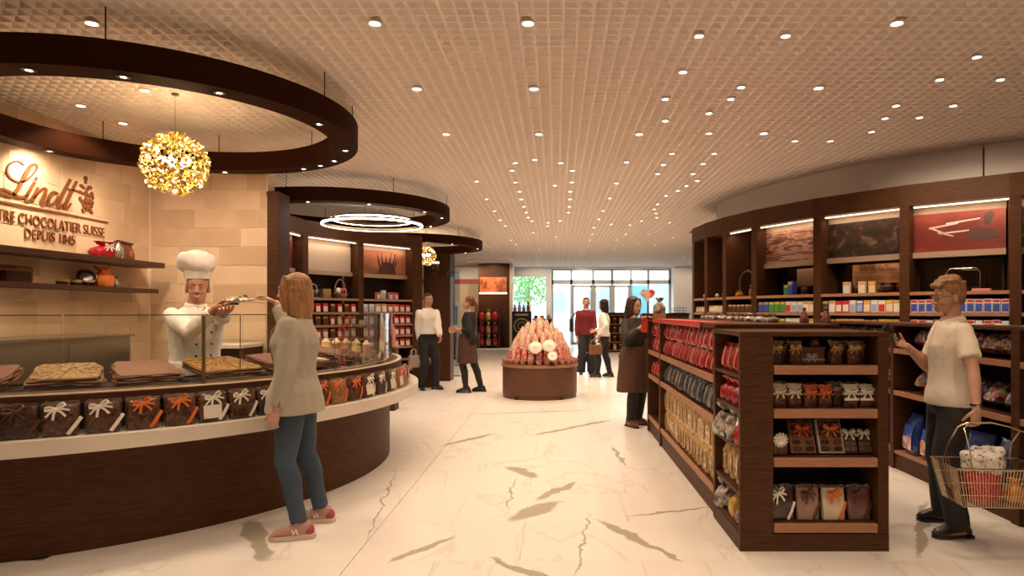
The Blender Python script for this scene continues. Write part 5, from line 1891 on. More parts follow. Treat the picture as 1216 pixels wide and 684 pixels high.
# picture shapes of the red print: two cones of cocoa and white quills, flat on the panel
u = bays[5]
QUILL = mat('print_white_quill', (0.72, 0.50, 0.42), 0.4)
BRC = mat('print_cocoa_cone', (0.07, 0.025, 0.018), 0.4)
pp = [o for o in KIDS[u.t.name] if o.name.startswith('picture_panel')][0]
wq = u.w
m_ = MB()
for x_, z_, l_, a_ in ((0.34, 2.46, 0.30, 0.12), (0.52, 2.50, 0.34, 0.10), (0.44, 2.38, 0.30, 0.06), (0.30, 2.40, 0.16, -0.5), (0.36, 2.36, 0.16, -0.35)):
    x_ *= wq
    m_.xz([(x_ - l_ / 2, z_ - 0.012 - a_ * l_ / 2), (x_ + l_ / 2, z_ - 0.006 + a_ * l_ / 2), (x_ + l_ / 2, z_ + 0.008 + a_ * l_ / 2), (x_ - l_ / 2, z_ + 0.010 - a_ * l_ / 2)], 0.186, 0.190)
m_.build('printed_quills', QUILL, pp, smooth=0)
m_ = MB()
m_.xz([(0.70 * wq, 2.44), (0.76 * wq, 2.44), (0.80 * wq, 2.56), (0.78 * wq, 2.60), (0.72 * wq, 2.58)], 0.186, 0.190)
m_.xz([(0.56 * wq, 2.30), (0.66 * wq, 2.26), (0.84 * wq, 2.30), (0.80 * wq, 2.38), (0.66 * wq, 2.42), (0.58 * wq, 2.38)], 0.186, 0.190)
m_.build('printed_cocoa', BRC, pp, smooth=0)
# end panel that closes the shelf wall at the far end
fe = Unit('closing_board', 'dark wood end panel closing the far end of the curved shelf wall', (PTS[0][0] + 0.36, PTS[0][1] + 1.0), (PTS[0][0], PTS[0][1] + 0.04), 'panel')
MB().box((0, 0, 0), (fe.w - 0.05, 0.06, 2.96)).build('board', WOOD, fe.t, smooth=0, bevel=0.003)
MB().box((0, -0.004, 2.70), (fe.w - 0.05, 0.0, 2.96)).build('header_strip', WOODH, fe.t, smooth=0)

# white curved wall above the shelf wall, in panels with dark joints
FW = mat('white_fascia', (0.84, 0.79, 0.77), 0.6, var=0.08, vscale=1.5)
f_ = struct(MB().arc(RC, RR - 0.62, RR - 0.60, math.radians(172), math.radians(262), 0.0, H_CEIL, 60).build('wall_fascia', BLACK))
pa = [math.atan2(on_circle(p, RC, RR - 0.45)[1] - RC[1], on_circle(p, RC, RR - 0.45)[0] - RC[0]) for p in (852, 1031, 1169)]
pa = [a if a > 0 else a + 2 * PI for a in pa]
edges_ = [pa[0], pa[1], pa[2], pa[2] + 0.24, pa[2] + 0.5]
for k in range(4):
    MB().arc(RC, RR - 0.50, RR - 0.45, edges_[k] + (0.0 if k != 0 else 0), edges_[k + 1] - (0.0008 if k == 0 else 0.0035), 2.955, H_CEIL, 20).build('fascia_panel', FW, f_)
struct(MB().arc(RC, RR - 0.6, RR - 0.02, math.radians(176), math.radians(262), 2.94, 2.956, 40).build('trim_1', WOOD))
# ------------------------------------------------------------------ curved tall shelf on the left, behind the counter
LP = [Vector((-4.20, 9.75)), Vector((-4.12, 10.75)), Vector((-3.55, 11.9)), Vector((-2.80, 12.95))]
PIC_HORN = picture('print_red_brown_glow', [(0.25, (0.16, 0.05, 0.03)), (0.5, (0.42, 0.15, 0.09)), (0.7, (0.62, 0.30, 0.19))], 1.5, 0.8, (0.6, 1, 1.4))
LIT_BLANK = mat('blank_lit_panel', (0.52, 0.38, 0.29), 0.6)
lb = ['narrow bay of the left tall shelf with red glow, beside the stone wall', 'left tall shelf bay under the blank lit panel', 'left tall shelf bay under the antler shaped picture']
LU = []
for i in range(3):
    u = Unit('tall_shelf', lb[i], LP[i], LP[i + 1], 'shelf', 'bays of the left tall shelf')
    LU.append(u)
    xx = tall_bay(u, [PIC_RED, LIT_BLANK, PIC_HORN][i], left_pier=0.12, depth=0.42, mirror=False, levels=(1.645, 1.400, 1.180, 0.96, 0.74, 0.5, 0.3))
    u.x = xx
u = LU[2]
u.box('end_pier', (u.w - 0.06, -0.004, 0), (u.w + 0.20, 0.42, 2.96), WOOD, bevel=0.004)
# antler shape printed on the picture of the right bay
pp = [o for o in KIDS[u.t.name] if o.name.startswith('picture_panel')][0]
m_ = MB()
cx, w_ = u.w * 0.58, u.w
m_.xz([(cx - 0.20, 2.18), (cx + 0.22, 2.18), (cx + 0.20, 2.32), (cx + 0.10, 2.40), (cx - 0.08, 2.40), (cx - 0.18, 2.30)], 0.186, 0.190)
for dx, top, ln in ((-0.22, 2.56, -0.05), (-0.12, 2.58, -0.03), (-0.02, 2.54, 0.0), (0.08, 2.58, 0.04), (0.18, 2.58, 0.07), (0.25, 2.50, 0.05)):
    x_ = cx + dx * 0.8
    m_.xz([(x_ - 0.022, 2.32), (x_ + 0.022, 2.32), (x_ + ln + 0.006, top), (x_ + ln - 0.006, top)], 0.186, 0.190)
m_.build('printed_antler', BRC, pp, smooth=0)
KD = dict(KIND)
ZR = [1.437, 1.217, 0.997, 0.777]
for i, (r1_, r2_, r3_, r4_) in ((1, ('ORRKRKR', 'RKKRORP', 'RPPKRPC', 'PRPRPKR')), (2, ('WWCCPPRR', 'WCPPRRRR', 'CPRPKRRR', 'PRPRRRRR'))):
    nm = ('blank lit panel', 'antler picture')[i - 1]
    for k, codes in enumerate((r1_, r2_, r3_, r4_)):
        row(LU[i], *LU[i].x, ZR[k], codes, ORD[k] + ' row under the ' + nm, y=0.07)
row(LU[0], *LU[0].x, ZR[0], 'RRKKRR', 'first row of the narrow red bay', y=0.07)
row(LU[0], *LU[0].x, ZR[1], 'RRKKRR', 'second row of the narrow red bay', y=0.07)
for i, (x, c_) in enumerate(((0.36, 'P'), (0.46, 'W'), (0.58, 'P'), (0.68, 'P'))):
    LU[2].put(KIND[c_][0], x * LU[2].w / 0.95, 0.14, 1.682, ORD[i] + ' carton from left on the top board under the antler picture', 'carton', 'cartons on the top board', 0.05, 0, (1, 1, 0.9 + 0.25 * (i == 1)))
u = LU[1]
t = thing('basket', 'white and black striped gift basket on the board under the blank panel', 'basket', u.at(0.30, 0.14, 1.682), u.rz)
MB().lathe([(0.06, 0), (0.085, 0.13), (0.08, 0.13), (0.055, 0.01)], 12).build('basket', WHITEP, t)
for a in range(4):
    MB().cb((-0.045 + a * 0.03, -0.075, 0.07), (0.012, 0.012, 0.11)).build('stripe', BLACKM, t, smooth=0)
MB().tube([(-0.08, 0, 0.12), (-0.06, 0, 0.21), (0, 0, 0.24), (0.06, 0, 0.21), (0.08, 0, 0.12)], 0.006, 8).build('handle', WHITEP, t)
tag(MB().box((-0.09, -0.06, 0), (0.09, 0.06, 0.16)).build('gift_box', GOLD, None, u.at(0.55, 0.14, 1.682), u.rz, smooth=0, bevel=0.004), 'gold gift box between two baskets under the blank panel', 'box')
t = thing('basket', 'red gift basket with tall brown handle on the board under the blank panel', 'basket', u.at(0.92, 0.15, 1.682), u.rz)
MB().lathe([(0.10, 0), (0.14, 0.09), (0.135, 0.09), (0.09, 0.01)], 14).build('basket', BROWNB, t)
MB().tube([(0.135 * math.cos(a * PI / 12), 0, 0.08 + 0.26 * math.sin(a * PI / 12)) for a in range(13)], 0.011, 8).build('handle', mat('wicker', (0.34, 0.15, 0.07), 0.6), t)
for k, (x, y, c_) in enumerate(((-0.06, -0.02, WHITEP), (0.02, -0.04, RED), (0.08, 0.0, WHITEP), (0.0, 0.05, RED))):
    MB().ball((x, y, 0.13), (0.06, 0.05, 0.065), 10, 6).build('parcel', c_, t)
u = LU[0]
tag(MB().ball((0, 0, 0.13), (0.12, 0.1, 0.13), 14, 8).build('red_gift', RED, None, u.at(0.5, 0.15, 1.682), u.rz), 'round red gift in the narrow bay beside the stone wall', 'gift')
# dark end board where the stone wall stops
t = thing('wall_end_board', 'tall dark wood board covering the end of the stone wall', 'panel', (-3.612, 8.16, 0))
MB().box((0, 0, 0), (0.14, 0.36, 2.955)).build('board', WOOD, t, smooth=0, bevel=0.004)
MB().box((-0.003, -0.004, 2.90), (0.143, 0.0, 2.955)).build('cap_strip', WOODH, t, smooth=0)
MB().box((-0.003, -0.004, 0.0), (0.143, 0.0, 0.1)).build('foot_strip', WOODH, t, smooth=0)

# ------------------------------------------------------------------ middle distance left: dark unit, crate of goods, portal, red display pillar
t = thing('dark_cabinet', 'plain dark cabinet right of the left tall shelf', 'cabinet', (-2.72, 13.6, 0))
MB().box((0, 0, 0), (0.52, 0.45, 2.20)).build('body', WOODH, t, smooth=0, bevel=0.004)
MB().box((0.02, -0.012, 0.12), (0.25, 0, 2.16)).build('door', WOOD, t, smooth=0, bevel=0.003)
MB().box((0.27, -0.012, 0.12), (0.50, 0, 2.16)).build('door', WOOD, t, smooth=0, bevel=0.003)
t = thing('goods_crate', 'low dark crate of wrapped goods behind the white shirt person', 'crate', (-2.50, 12.60, 0), 0.25)
MB().box((-0.24, -0.16, 0), (0.24, 0.16, 0.40)).build('crate', WOODH, t, smooth=0, bevel=0.004)
for k in range(5):
    tag(crinkled_bag(0.14, 0.12, 0.2, 90 + k).build('wrapped_bag', [CLEARB, RED, CLEARB, GOLD, CLEARB][k], None, Vector((-2.50, 12.60, 0.401)) + Matrix.Rotation(0.25, 3, 'Z') @ Vector((-0.17 + 0.085 * k, (-.07, .06)[k % 2], 0))),
        ORD[k] + ' wrapped bag from the left on the low dark crate', 'bag', 'wrapped bags on the crate')
GLITTER = mat('glittering_brown_panel', (0.42, 0.27, 0.11), 0.35, 0.5, base2=(0.05, 0.028, 0.014), vscale=26, sharp=(0.50, 0.60))
t = thing('portal', 'dark wood portal with glittering brown panel behind the white shirt person', 'portal', (-4.35, 21.5, 0))
MB().box((0, 0, 0), (0.20, 0.4, 3.36)).build('post', WOOD, t, smooth=0)
MB().box((0.62, -0.6, 0), (0.96, 0.4, 3.36)).build('post', WOOD, t, smooth=0)
MB().box((-0.4, -0.05, 3.12), (0.62, 0.4, 3.36)).build('header', WOODH, t, smooth=0)
MB().box((0.20, 0.2, 0.0), (0.62, 0.24, 3.05)).build('glitter_panel', GLITTER, t, smooth=0)
MB().box((0.20, 0.15, 3.05), (0.62, 0.25, 3.10)).build('light_strip', STRIP, t, smooth=0)
sh = Unit('side_shelf', 'small dark side shelf of mixed goods between the two talking staff', (-3.75, 19.6), (-3.05, 19.6))
for z in (0.1, 0.55, 0.95, 1.35):
    sh.box('shelf_board', (0, 0, z), (sh.w, 0.3, z + 0.04), LIP)
sh.box('back_panel', (0, 0.28, 0), (sh.w, 0.3, 1.7), WOODH)
sh.box('side_panel', (0, 0, 0), (0.03, 0.3, 1.7), WOOD)
sh.box('side_panel', (sh.w - 0.03, 0, 0), (sh.w, 0.3, 1.7), WOOD)
for k, (z, codes) in enumerate(((1.391, 'CWPO'), (0.991, 'KOCR'), (0.591, 'OKKP'))):
    row(sh, 0.05, sh.w - 0.05, z, codes, ORD[k] + ' board of the small side shelf', y=0.1, scale=1.7)
t = thing('glass_screen', 'narrow pale glass screen standing between the portal and the dark cabinet', 'screen', (-2.28, 14.6, 0))
MB().box((-0.13, -0.006, 0.03), (0.13, 0.006, 2.35)).build('pane', glass_mat('blue_glass', (0.72, 0.80, 0.86)), t, smooth=0)
MB().box((-0.15, -0.05, 0), (0.15, 0.05, 0.03)).build('foot', STEEL, t, smooth=0)
t = thing('tall_mirror_sign', 'slim white and teal sign board between the two talking staff', 'sign', (-2.66, 17.5, 0))
MB().box((-0.04, -0.02, 0.9), (0.06, 0.02, 1.72)).build('board', WHITEP, t, smooth=0)
MB().box((-0.03, -0.024, 1.1), (0.03, -0.02, 1.6)).build('print', mat('teal_print', (0.10, 0.35, 0.42), 0.4), t, smooth=0)
MB().box((-0.012, -0.012, 0), (0.012, 0.012, 0.9)).build('pole', STEEL, t, smooth=0)
MB().box((-0.10, -0.10, 0), (0.10, 0.10, 0.015)).build('foot', STEEL, t, smooth=0)

# pillar with lit picture and red bag display
PZ = 26.3
pl, pr = at(568, 370, PZ).x, at(605, 370, PZ).x
t = thing('display_pillar', 'tall dark display pillar with a lit orange picture near the window', 'pillar', (pl, PZ, 0))
t['kind'] = 'thing'
wP = pr - pl
MB().box((0, 0.02, 0), (wP, 1.1, 3.36)).build('body', WOOD, t, smooth=0, bevel=0.004)
MB().box((0.06, 0.0, 2.22), (wP - 0.12, 0.02, 2.84)).build('picture', picture('print_orange_sweets', [(0.3, (0.05, 0.015, 0.01)), (0.5, (0.62, 0.16, 0.05)), (0.7, (0.72, 0.38, 0.22))], 2.5, 0.6), t, smooth=0)
MB().box((0.04, -0.03, 2.16), (wP - 0.10, 0.02, 2.22)).build('light_strip', STRIP, t, smooth=0)
MB().box((wP, 0.02, 0), (wP + 0.12, 0.9, 3.36)).build('pale_side', CREAM, t, smooth=0)
u = Unit('red_display', 'dark display rack of round red and gold bags before the pillar', (pl, PZ - 0.55), (pl + 0.90, PZ - 0.55))
u.box('back_panel', (0, 0.35, 0), (u.w, 0.4, 1.62), WOODH)
for x in (0.0, u.w - 0.04):
    u.box('side_panel', (x, 0, 0), (x + 0.04, 0.4, 1.62), WOOD)
for z in (0.08, 0.58, 1.08):
    u.box('shelf_board', (0.04, 0, z), (u.w - 0.04, 0.35, z + 0.03), WOODH)
big_red = Stock(lambda: crinkled_bag(0.27, 0.24, 0.46, 101).build('round_bag', RED))
big_gold = Stock(lambda: crinkled_bag(0.24, 0.24, 0.46, 102).build('round_bag', GOLD))
for k, z in enumerate((0.111, 0.611, 1.111)):
    for i in range(3):
        u.put((big_red, big_gold, big_red)[i], 0.18 + 0.27 * i, 0.17, z, ('left red', 'middle gold', 'right red')[i] + ' round bag on the ' + ('lowest', 'middle', 'top')[k] + ' board of the pillar display', 'bag', 'round bags before the pillar', 0.0, 0.0, (0.9, 0.9, 0.95))
# cream wall panel with red stripe left of the pillar
c0, c1 = at(540, 370, 27.6).x, at(569, 370, 27.6).x
struct(MB().box((c0 - 6, 27.6, 0), (c1, 27.75, 2.62)).build('wall_cream', mat('cream_wall', (0.72, 0.58, 0.40), 0.7), smooth=0))
struct(MB().box((c0 - 6, 27.57, 2.62), (c1, 27.75, 2.82)).build('trim_2', mat('red_stripe', (0.48, 0.10, 0.08), 0.5), smooth=0))
struct(MB().box((c0 - 6, 27.6, 2.82), (c1, 27.75, H_CEIL)).build('wall_upper', WHITEW, smooth=0))

# ------------------------------------------------------------------ back wall with window front
YB = 28.6


def bx(px):
    return at(px, 370, YB).x


MET = mat('grey_window_frame', (0.42, 0.43, 0.44), 0.45, 0.2)
WG = glass_mat('window_glass', (0.90, 0.95, 0.97))
wl0, wl1 = bx(606), bx(650)
cw0, cw1 = bx(655), bx(797)
wb = struct(MB().box((-9, YB, 0), (wl0, YB + 0.25, H_CEIL + 0.06)).build('wall_back', WHITEW, smooth=0))
MB().box((wl0, YB, 0), (wl1, YB + 0.25, 0.35)).build('sill_panel', WHITEW, wb, smooth=0)
MB().box((wl0, YB, 3.04), (wl1, YB + 0.25, H_CEIL + 0.06)).build('lintel_panel', WHITEW, wb, smooth=0)
MB().box((wl1, YB - 0.1, 0), (cw0, YB + 0.25, H_CEIL + 0.06)).build('pier_panel', WHITEW, wb, smooth=0)
MB().box((cw0, YB, 3.30), (cw1, YB + 0.25, H_CEIL + 0.06)).build('lintel_panel', WHITEW, wb, smooth=0)
MB().box((cw1, YB - 0.6, 0), (10, YB + 0.25, H_CEIL + 0.06)).build('side_panel', WHITEW, wb, smooth=0)
w1 = struct(ob('window_1', MB().box((wl0, YB + 0.06, 0.35), (wl0 + 0.06, YB + 0.14, 3.04)).box((wl1 - 0.06, YB + 0.06, 0.35), (wl1, YB + 0.14, 3.04)).box((wl0, YB + 0.06, 2.98), (wl1, YB + 0.14, 3.04))
            .box((wl0, YB + 0.06, 0.35), (wl1, YB + 0.14, 0.41)).box((wl0, YB + 0.07, 2.02), (wl1, YB + 0.13, 2.05)).mesh('window_1', WHITEW, smooth=0)))
MB().box((wl0 + 0.05, YB + 0.095, 0.40), (wl1 - 0.05, YB + 0.105, 2.99)).build('pane', WG, w1, smooth=0)
mull = [655.8, 678.5, 704.5, 727, 749.5, 770, 795.5]
w2 = struct(ob('window_2', MB().box((cw0, YB + 0.04, 3.24), (cw1, YB + 0.16, 3.31)).box((cw0, YB + 0.03, 2.66), (cw1, YB + 0.17, 2.84)).mesh('window_2', MET, smooth=0)))
for k, px in enumerate(mull):
    x = bx(px)
    MB().box((x - 0.05, YB + 0.03, 0), (x + 0.05, YB + 0.17, 3.28)).build('mullion', MET, w2, smooth=0)
for k in range(6):
    a, b = bx(mull[k]) + 0.05, bx(mull[k + 1]) - 0.05
    MB().box((a, YB + 0.095, 2.84), (b, YB + 0.105, 3.24)).build('pane', WG, w2, smooth=0)
    if k not in (1, 2, 3):
        MB().box((a, YB + 0.095, 0.0), (b, YB + 0.105, 2.66)).build('pane', WG, w2, smooth=0)
for k in (1, 2, 3):        # glazed entrance leaves
    a, b = bx(mull[k]) + 0.052, bx(mull[k + 1]) - 0.052
    dd = struct(ob('door_%d' % k, MB().box((a, YB + 0.06, 0), (a + 0.07, YB + 0.13, 2.60)).box((b - 0.07, YB + 0.06, 0), (b, YB + 0.13, 2.60)).box((a, YB + 0.06, 2.52), (b, YB + 0.13, 2.60))
                .box((a, YB + 0.06, 0), (b, YB + 0.13, 0.12)).mesh('door_%d' % k, MET, smooth=0)))
    MB().box((a + 0.06, YB + 0.09, 0.1), (b - 0.06, YB + 0.10, 2.54)).build('pane', WG, dd, smooth=0)
    MB().cyl((b - 0.035, YB + 0.03, 0.9), 0.015, 0.5, 8).build('handle', CHROME, dd)
# vestibule behind the doors
TEAL = mat('teal_banner', (0.13, 0.33, 0.42), 0.5)
TEAL2 = mat('grey_blue_banner', (0.36, 0.47, 0.56), 0.5)
VY = 32.5
for k, (p0, p1, mt, z1) in enumerate(((713, 727, TEAL2, 2.7), (749.5, 768, TEAL, 2.75), (774, 797, TEAL2, 2.9))):
    a, b = at(p0, 370, VY).x, at(p1, 370, VY).x
    t = thing('hanging_banner', ['grey blue banner behind the entrance doors', 'bright teal banner behind the window front', 'wide grey blue banner at the right behind the window front'][k], 'banner', (a, VY, 0), 0, 'banners behind the entrance')
    MB().box((0, 0, 0.05), (b - a, 0.03, z1)).build('cloth', mt, t, smooth=0)
    MB().cyl((0.05, 0.06, 0), 0.03, z1 + 0.05, 10).build('pole', MET, t)
    MB().box((-0.1, -0.15, 0), (b - a, 0.2, 0.05)).build('foot', MET, t, smooth=0)
PAVE = mat('pale_paving', (0.62, 0.60, 0.57), 0.8, var=0.1)
struct(MB().box((-30, YB + 0.3, -0.15), (40, 75, -0.02)).build('ground_outside', PAVE, smooth=0))
t = thing('white_building', 'pale building across the street seen through the windows', 'building', (-12, 52, 0))
MB().box((0, 0, 0), (40, 6, 9)).build('facade', mat('pale_facade', (0.80, 0.78, 0.74), 0.8), t, smooth=0)
for i in range(12):
    wf = MB().box((2 + i * 3.1, -0.04, 1.2), (3.6 + i * 3.1, 0.02, 3.2)).build('window', mat('far_window_frame', (0.55, 0.56, 0.56), 0.5), t, smooth=0)
    MB().box((2.12 + i * 3.1, -0.06, 1.32), (3.48 + i * 3.1, -0.04, 3.08)).build('pane', mat('far_pane', (0.25, 0.30, 0.33), 0.1), wf, smooth=0)
t = thing('street_tree', 'bright green tree outside the left window', 'tree', (at(628, 370, 37).x, 37, 0))
MB().tube([(0, 0, -0.03), (0.05, 0, 1.2), (-0.05, 0.1, 2.3), (0.05, 0, 3.4)], [0.16, 0.12, 0.09, 0.04], 10).build('trunk', mat('bark', (0.16, 0.11, 0.07), 0.9), t)
r_ = random.Random(5)
m_ = MB()
for i in range(1100):
    a, b, q = r_.uniform(0, 2 * PI), r_.uniform(-1, 1), r_.random() ** 0.4
    s_ = math.sqrt(1 - b * b)
    p = Vector((1.5 * q * s_ * math.cos(a), 1.5 * q * s_ * math.sin(a), 3.2 + 1.5 * q * b))
    M = Matrix.Translation(p) @ Euler((r_.uniform(0, 6), r_.uniform(0, 6), 0)).to_matrix().to_4x4()
    k = len(m_.V)
    m_.add([(-0.11, 0, 0), (0, -0.05, 0.02), (0.13, 0, 0), (0, 0.05, 0.02)], [(0, 1, 2, 3)])
    m_.move(k, M)
tag(m_.build('foliage', mat('leaf_green', (0.16, 0.34, 0.07), 0.6, var=0.4, vscale=3), t, smooth=0), kind='stuff')

# displays standing before the window
t = thing('round_emblem_cabinet', 'black cabinet with a gold ring emblem before the left window', 'cabinet', (at(608, 370, 25.0).x, 25.0, 0))
MB().box((0, 0, 0), (0.74, 0.4, 1.46)).build('body', BLACKM, t, smooth=0, bevel=0.004)
m_ = MB()
for R0, R1 in ((0.25, 0.30), (0.13, 0.16)):
    vs, fs = [], []
    for i in range(32):
        a = 2 * PI * i / 32
        for r_ in (R0, R1):
            vs.append((0.37 + r_ * math.cos(a), -0.006, 0.90 + r_ * math.sin(a)))
    fs = [(2 * i, 2 * i + 1, (2 * i + 3) % 64, (2 * i + 2) % 64) for i in range(32)]
    m_.add(vs, fs)
m_.build('gold_emblem', GOLD, t, smooth=0)
MB().box((0.12, -0.006, 1.30), (0.62, 0, 1.36)).build('white_strip', WHITEP, t, smooth=0)
for i in range(4):
    tag(crinkled_bag(0.14, 0.12, 0.25 + 0.1 * (i % 2), 110 + i).build('gift_bag', [P_PINK, WHITEP, P_PINK, RED][i], None, (at(608, 370, 25.0).x + 0.1 + 0.17 * i, 25.2, 1.461)), ORD[i] + ' gift bag from left on the black emblem cabinet', 'bag', 'gift bags on the emblem cabinet')
u = Unit('window_shelf', 'small dark shelf of baskets before the window front', (at(632, 370, 24.5).x, 24.5), (at(655, 370, 24.5).x, 24.5))
u.box('body', (0, 0, 0), (u.w, 0.4, 1.15), WOODH)
u.box('top', (-0.02, -0.02, 1.15), (u.w + 0.02, 0.42, 1.19), LIP)
for i in range(3):
    t = thing('wire_basket', ORD[i] + ' wire basket from left on the small window shelf', 'basket', u.at(0.13 + 0.24 * i, 0.2, 1.191))
    for zz in (0.005, 0.08, 0.16):
        MB().tube([(0.08 * math.cos(a), 0.08 * math.sin(a), zz) for a in [2 * PI * q / 12 for q in range(12)]], 0.008, 6, closed=True).build('hoop', CHROME, t)
    MB().tube([(-0.08, 0, 0.16), (-0.05, 0, 0.32), (0.05, 0, 0.32), (0.08, 0, 0.16)], 0.007, 6).build('handle', CHROME, t)
    MB().cyl((0, 0, 0), 0.07, 0.12, 10).build('sweets', (SWEETB, P_PINK, P_WHITE)[i], t)
u = Unit('goods_shelf', 'brown shelf of small goods behind the couple near the entrance', (at(718, 370, 23.2).x, 23.2), (at(750, 370, 23.2).x, 23.2))
u.box('back_panel', (0, 0.32, 0), (u.w, 0.35, 1.42), WOODH)
for x in (0.0, u.w - 0.04):
    u.box('side_panel', (x, 0, 0), (x + 0.04, 0.32, 1.42), WOOD)
for k, z in enumerate((0.05, 0.34, 0.66, 0.98, 1.30)):
    u.box('shelf_board', (0.04, 0, z), (u.w - 0.04, 0.32, z + 0.03), LIP)
    if z < 1.2:
        row(u, 0.05, u.w - 0.05, z + 0.031, ['KOKO', 'OKKO', 'KKOK', 'OKOK'][k], ORD[k] + ' board up of the brown goods shelf', y=0.12, scale=1.45)
t = thing('dark_counter', 'long dark counter before the right end of the window front', 'counter', (at(763, 370, 19.0).x, 19.0, 0))
MB().box((0, 0, 0), (1.35, 0.6, 1.36)).build('body', WOODH, t, smooth=0)
MB().box((-0.03, -0.03, 1.36), (1.38, 0.63, 1.40)).build('top', BLACKM, t, smooth=0)
t = thing('basket_stack', 'stack of dark wire shopping baskets on the long dark counter', 'basket', (at(800, 370, 19.0).x + 0.13, 19.1, 1.401))
for k in range(3):
    MB().box((-0.2, -0.02, 0.07 * k), (0.26, 0.25, 0.07 * k + 0.015)).build('basket_rim', BLACKM, t, smooth=0)
    for q in range(6):
        MB().box((-0.2 + q * 0.09, -0.02, 0.07 * k), (-0.19 + q * 0.09, -0.01, 0.07 * k + 0.07)).build('wire', CHROME, t, smooth=0)

# ------------------------------------------------------------------ round island of pink and red sweet bags
RD = (-0.276, 11.24)
t = thing('round_island', 'round brown display island in the middle of the shop', 'display', (RD[0], RD[1], 0))
R0 = 0.64
BROWN2 = mat('island_brown', (0.125, 0.048, 0.022), 0.4, var=0.15, vscale=4)
MB().lathe([(R0 - 0.01, 0.0), (R0 - 0.01, 0.06), (R0, 0.065), (R0, 0.52)], 64).build('drum', BROWN2, t)
MB().lathe([(R0 + 0.005, 0.52), (R0 + 0.02, 0.53), (R0 + 0.02, 0.57), (R0 - 0.03, 0.575), (0.01, 0.575)], 64).build('rim_tray', mat('island_rim', (0.34, 0.17, 0.09), 0.45), t)
MB().lathe([(0.495, 0.576), (0.485, 0.62), (0.45, 0.74), (0.40, 0.84), (0.345, 0.93), (0.275, 1.01), (0.19, 1.085), (0.09, 1.15), (0.005, 1.16)], 40).build('mound', mat('mound_red', (0.30, 0.05, 0.04), 0.7), t)
for a in (-2.2, -0.94, 0.8, 2.3):
    MB().box((0.61 * math.cos(a) - 0.04, 0.61 * math.sin(a) - 0.04, 0), (0.61 * math.cos(a) + 0.04, 0.61 * math.sin(a) + 0.04, 0.05)).build('foot', BLACKM, t, smooth=0)


def checks(name, cols, scale):
    return two_tone(name, cols[0], cols, 9.0, scale, 0.4)


CK = [checks('red_white_checks', [(0.58, 0.05, 0.05), (0.72, 0.16, 0.12), (0.82, 0.62, 0.52), (0.45, 0.03, 0.04)], 70), checks('coral_white_checks', [(0.70, 0.17, 0.10), (0.85, 0.68, 0.54), (0.74, 0.27, 0.16), (0.86, 0.74, 0.60)], 70),
      checks('cream_pink_checks', [(0.86, 0.72, 0.54), (0.80, 0.42, 0.28), (0.88, 0.78, 0.62), (0.84, 0.60, 0.42)], 70)]


def cone_bag(mt, seed):
    def make():
        m = MB()
        m.lathe([(0.050, 0), (0.062, 0.02), (0.062, 0.09), (0.045, 0.14), (0.012, 0.185), (0.004, 0.20)], 8, sy=0.56, a0=PI / 8)
        return ob('sweet_bag', m.mesh('sweet_bag', mt, smooth=35))
    return Stock(make)


IB = [cone_bag(c_, i) for i, c_ in enumerate(CK)]
POT = Stock(lambda: ob('sweet_pot', MB().lathe([(0.042, 0), (0.055, 0.05), (0.058, 0.055), (0.050, 0.075), (0.005, 0.08)], 12).mesh('sweet_pot', [mat('pot_brown_pink', (0.45, 0.20, 0.15), 0.45, base2=(0.20, 0.07, 0.05), vscale=20)])))
tiers = [(0.60, 0.578, 28, 'pot', 'rim'), (0.535, 0.60, 26, 0, 'lowest'), (0.50, 0.71, 24, 0, 'second'), (0.455, 0.815, 22, 1, 'third'), (0.40, 0.91, 19, 1, 'fourth'), (0.335, 0.995, 16, 2, 'fifth'), (0.25, 1.07, 12, 2, 'sixth'), (0.15, 1.13, 7, 2, 'seventh')]
cnt_ = {}
for r_, z_, n_, kd, nm in tiers:
    for i in range(n_):
        a = 2 * PI * (i + 0.5 * (kd == 1)) / n_ - PI / 2
        p = (RD[0] + r_ * math.cos(a), RD[1] + r_ * math.sin(a), z_)
        if kd == 'pot':
            POT.put(p, a, ORDN[i] + ' round brown pink pot from the front, going right round the island rim', 'pot', 'pots on the island rim')
        else:
            st = IB[kd] if rnd.random() < 0.72 else IB[(kd + 1) % 3 if kd < 2 else 1]
            mt = ('red and white', 'coral and white', 'cream and pink')[IB.index(st)]
            k_ = cnt_[(mt, nm)] = cnt_.get((mt, nm), -1) + 1
            st.put(p, (0.16 + rnd.uniform(-.06, .06), rnd.uniform(-.06, .06), a + PI / 2 + PI), ORDN[k_] + ' ' + mt + ' bag from the front going right, ' + nm + ' tier of the island', 'bag', mt + ' bags, ' + nm + ' tier of the island',
                   (rnd.uniform(0.86, 0.97), 1, rnd.uniform(0.9, 1.12)))
IB[2].put((RD[0], RD[1], 1.18), 0.3, 'cream and pink checked sweet bag at the peak of the round island', 'bag', None, 1.05)
for px, py, lb in ((636, 413, 'left white lidded pot lying on the front of the round island'), (652, 411, 'right white lidded pot lying on the front of the round island'), (656, 423, 'small low white lidded pot on the front of the round island')):
    k = 0.10 if py < 420 else 0.075
    p = at(px, py, 10.64 if py < 420 else 10.56)
    t = thing('lidded_pot', lb, 'pot', p)
    t.rotation_euler = (1.05, 0, 0)
    MB().lathe([(k * 0.8, -0.09), (k, -0.01), (k, 0)], 22).build('pot', mat('pot_side', (0.52, 0.22, 0.16), 0.45), t)
    MB().lathe([(k * 1.06, 0.0), (k * 1.06, 0.016), (k * 0.98, 0.022), (0.003, 0.024)], 22).build('lid', mat('white_lid', (0.86, 0.80, 0.70), 0.4), t)
    MB().ball((0, 0, 0.026), (k * 0.45, k * 0.3, 0.004), 12, 4).build('lid_print', CREAM, t)
# ------------------------------------------------------------------ people
from mathutils.bvhtree import BVHTree


WORK = bpy.data.scenes.new('work')        # an empty side scene in which shapes are merged quickly


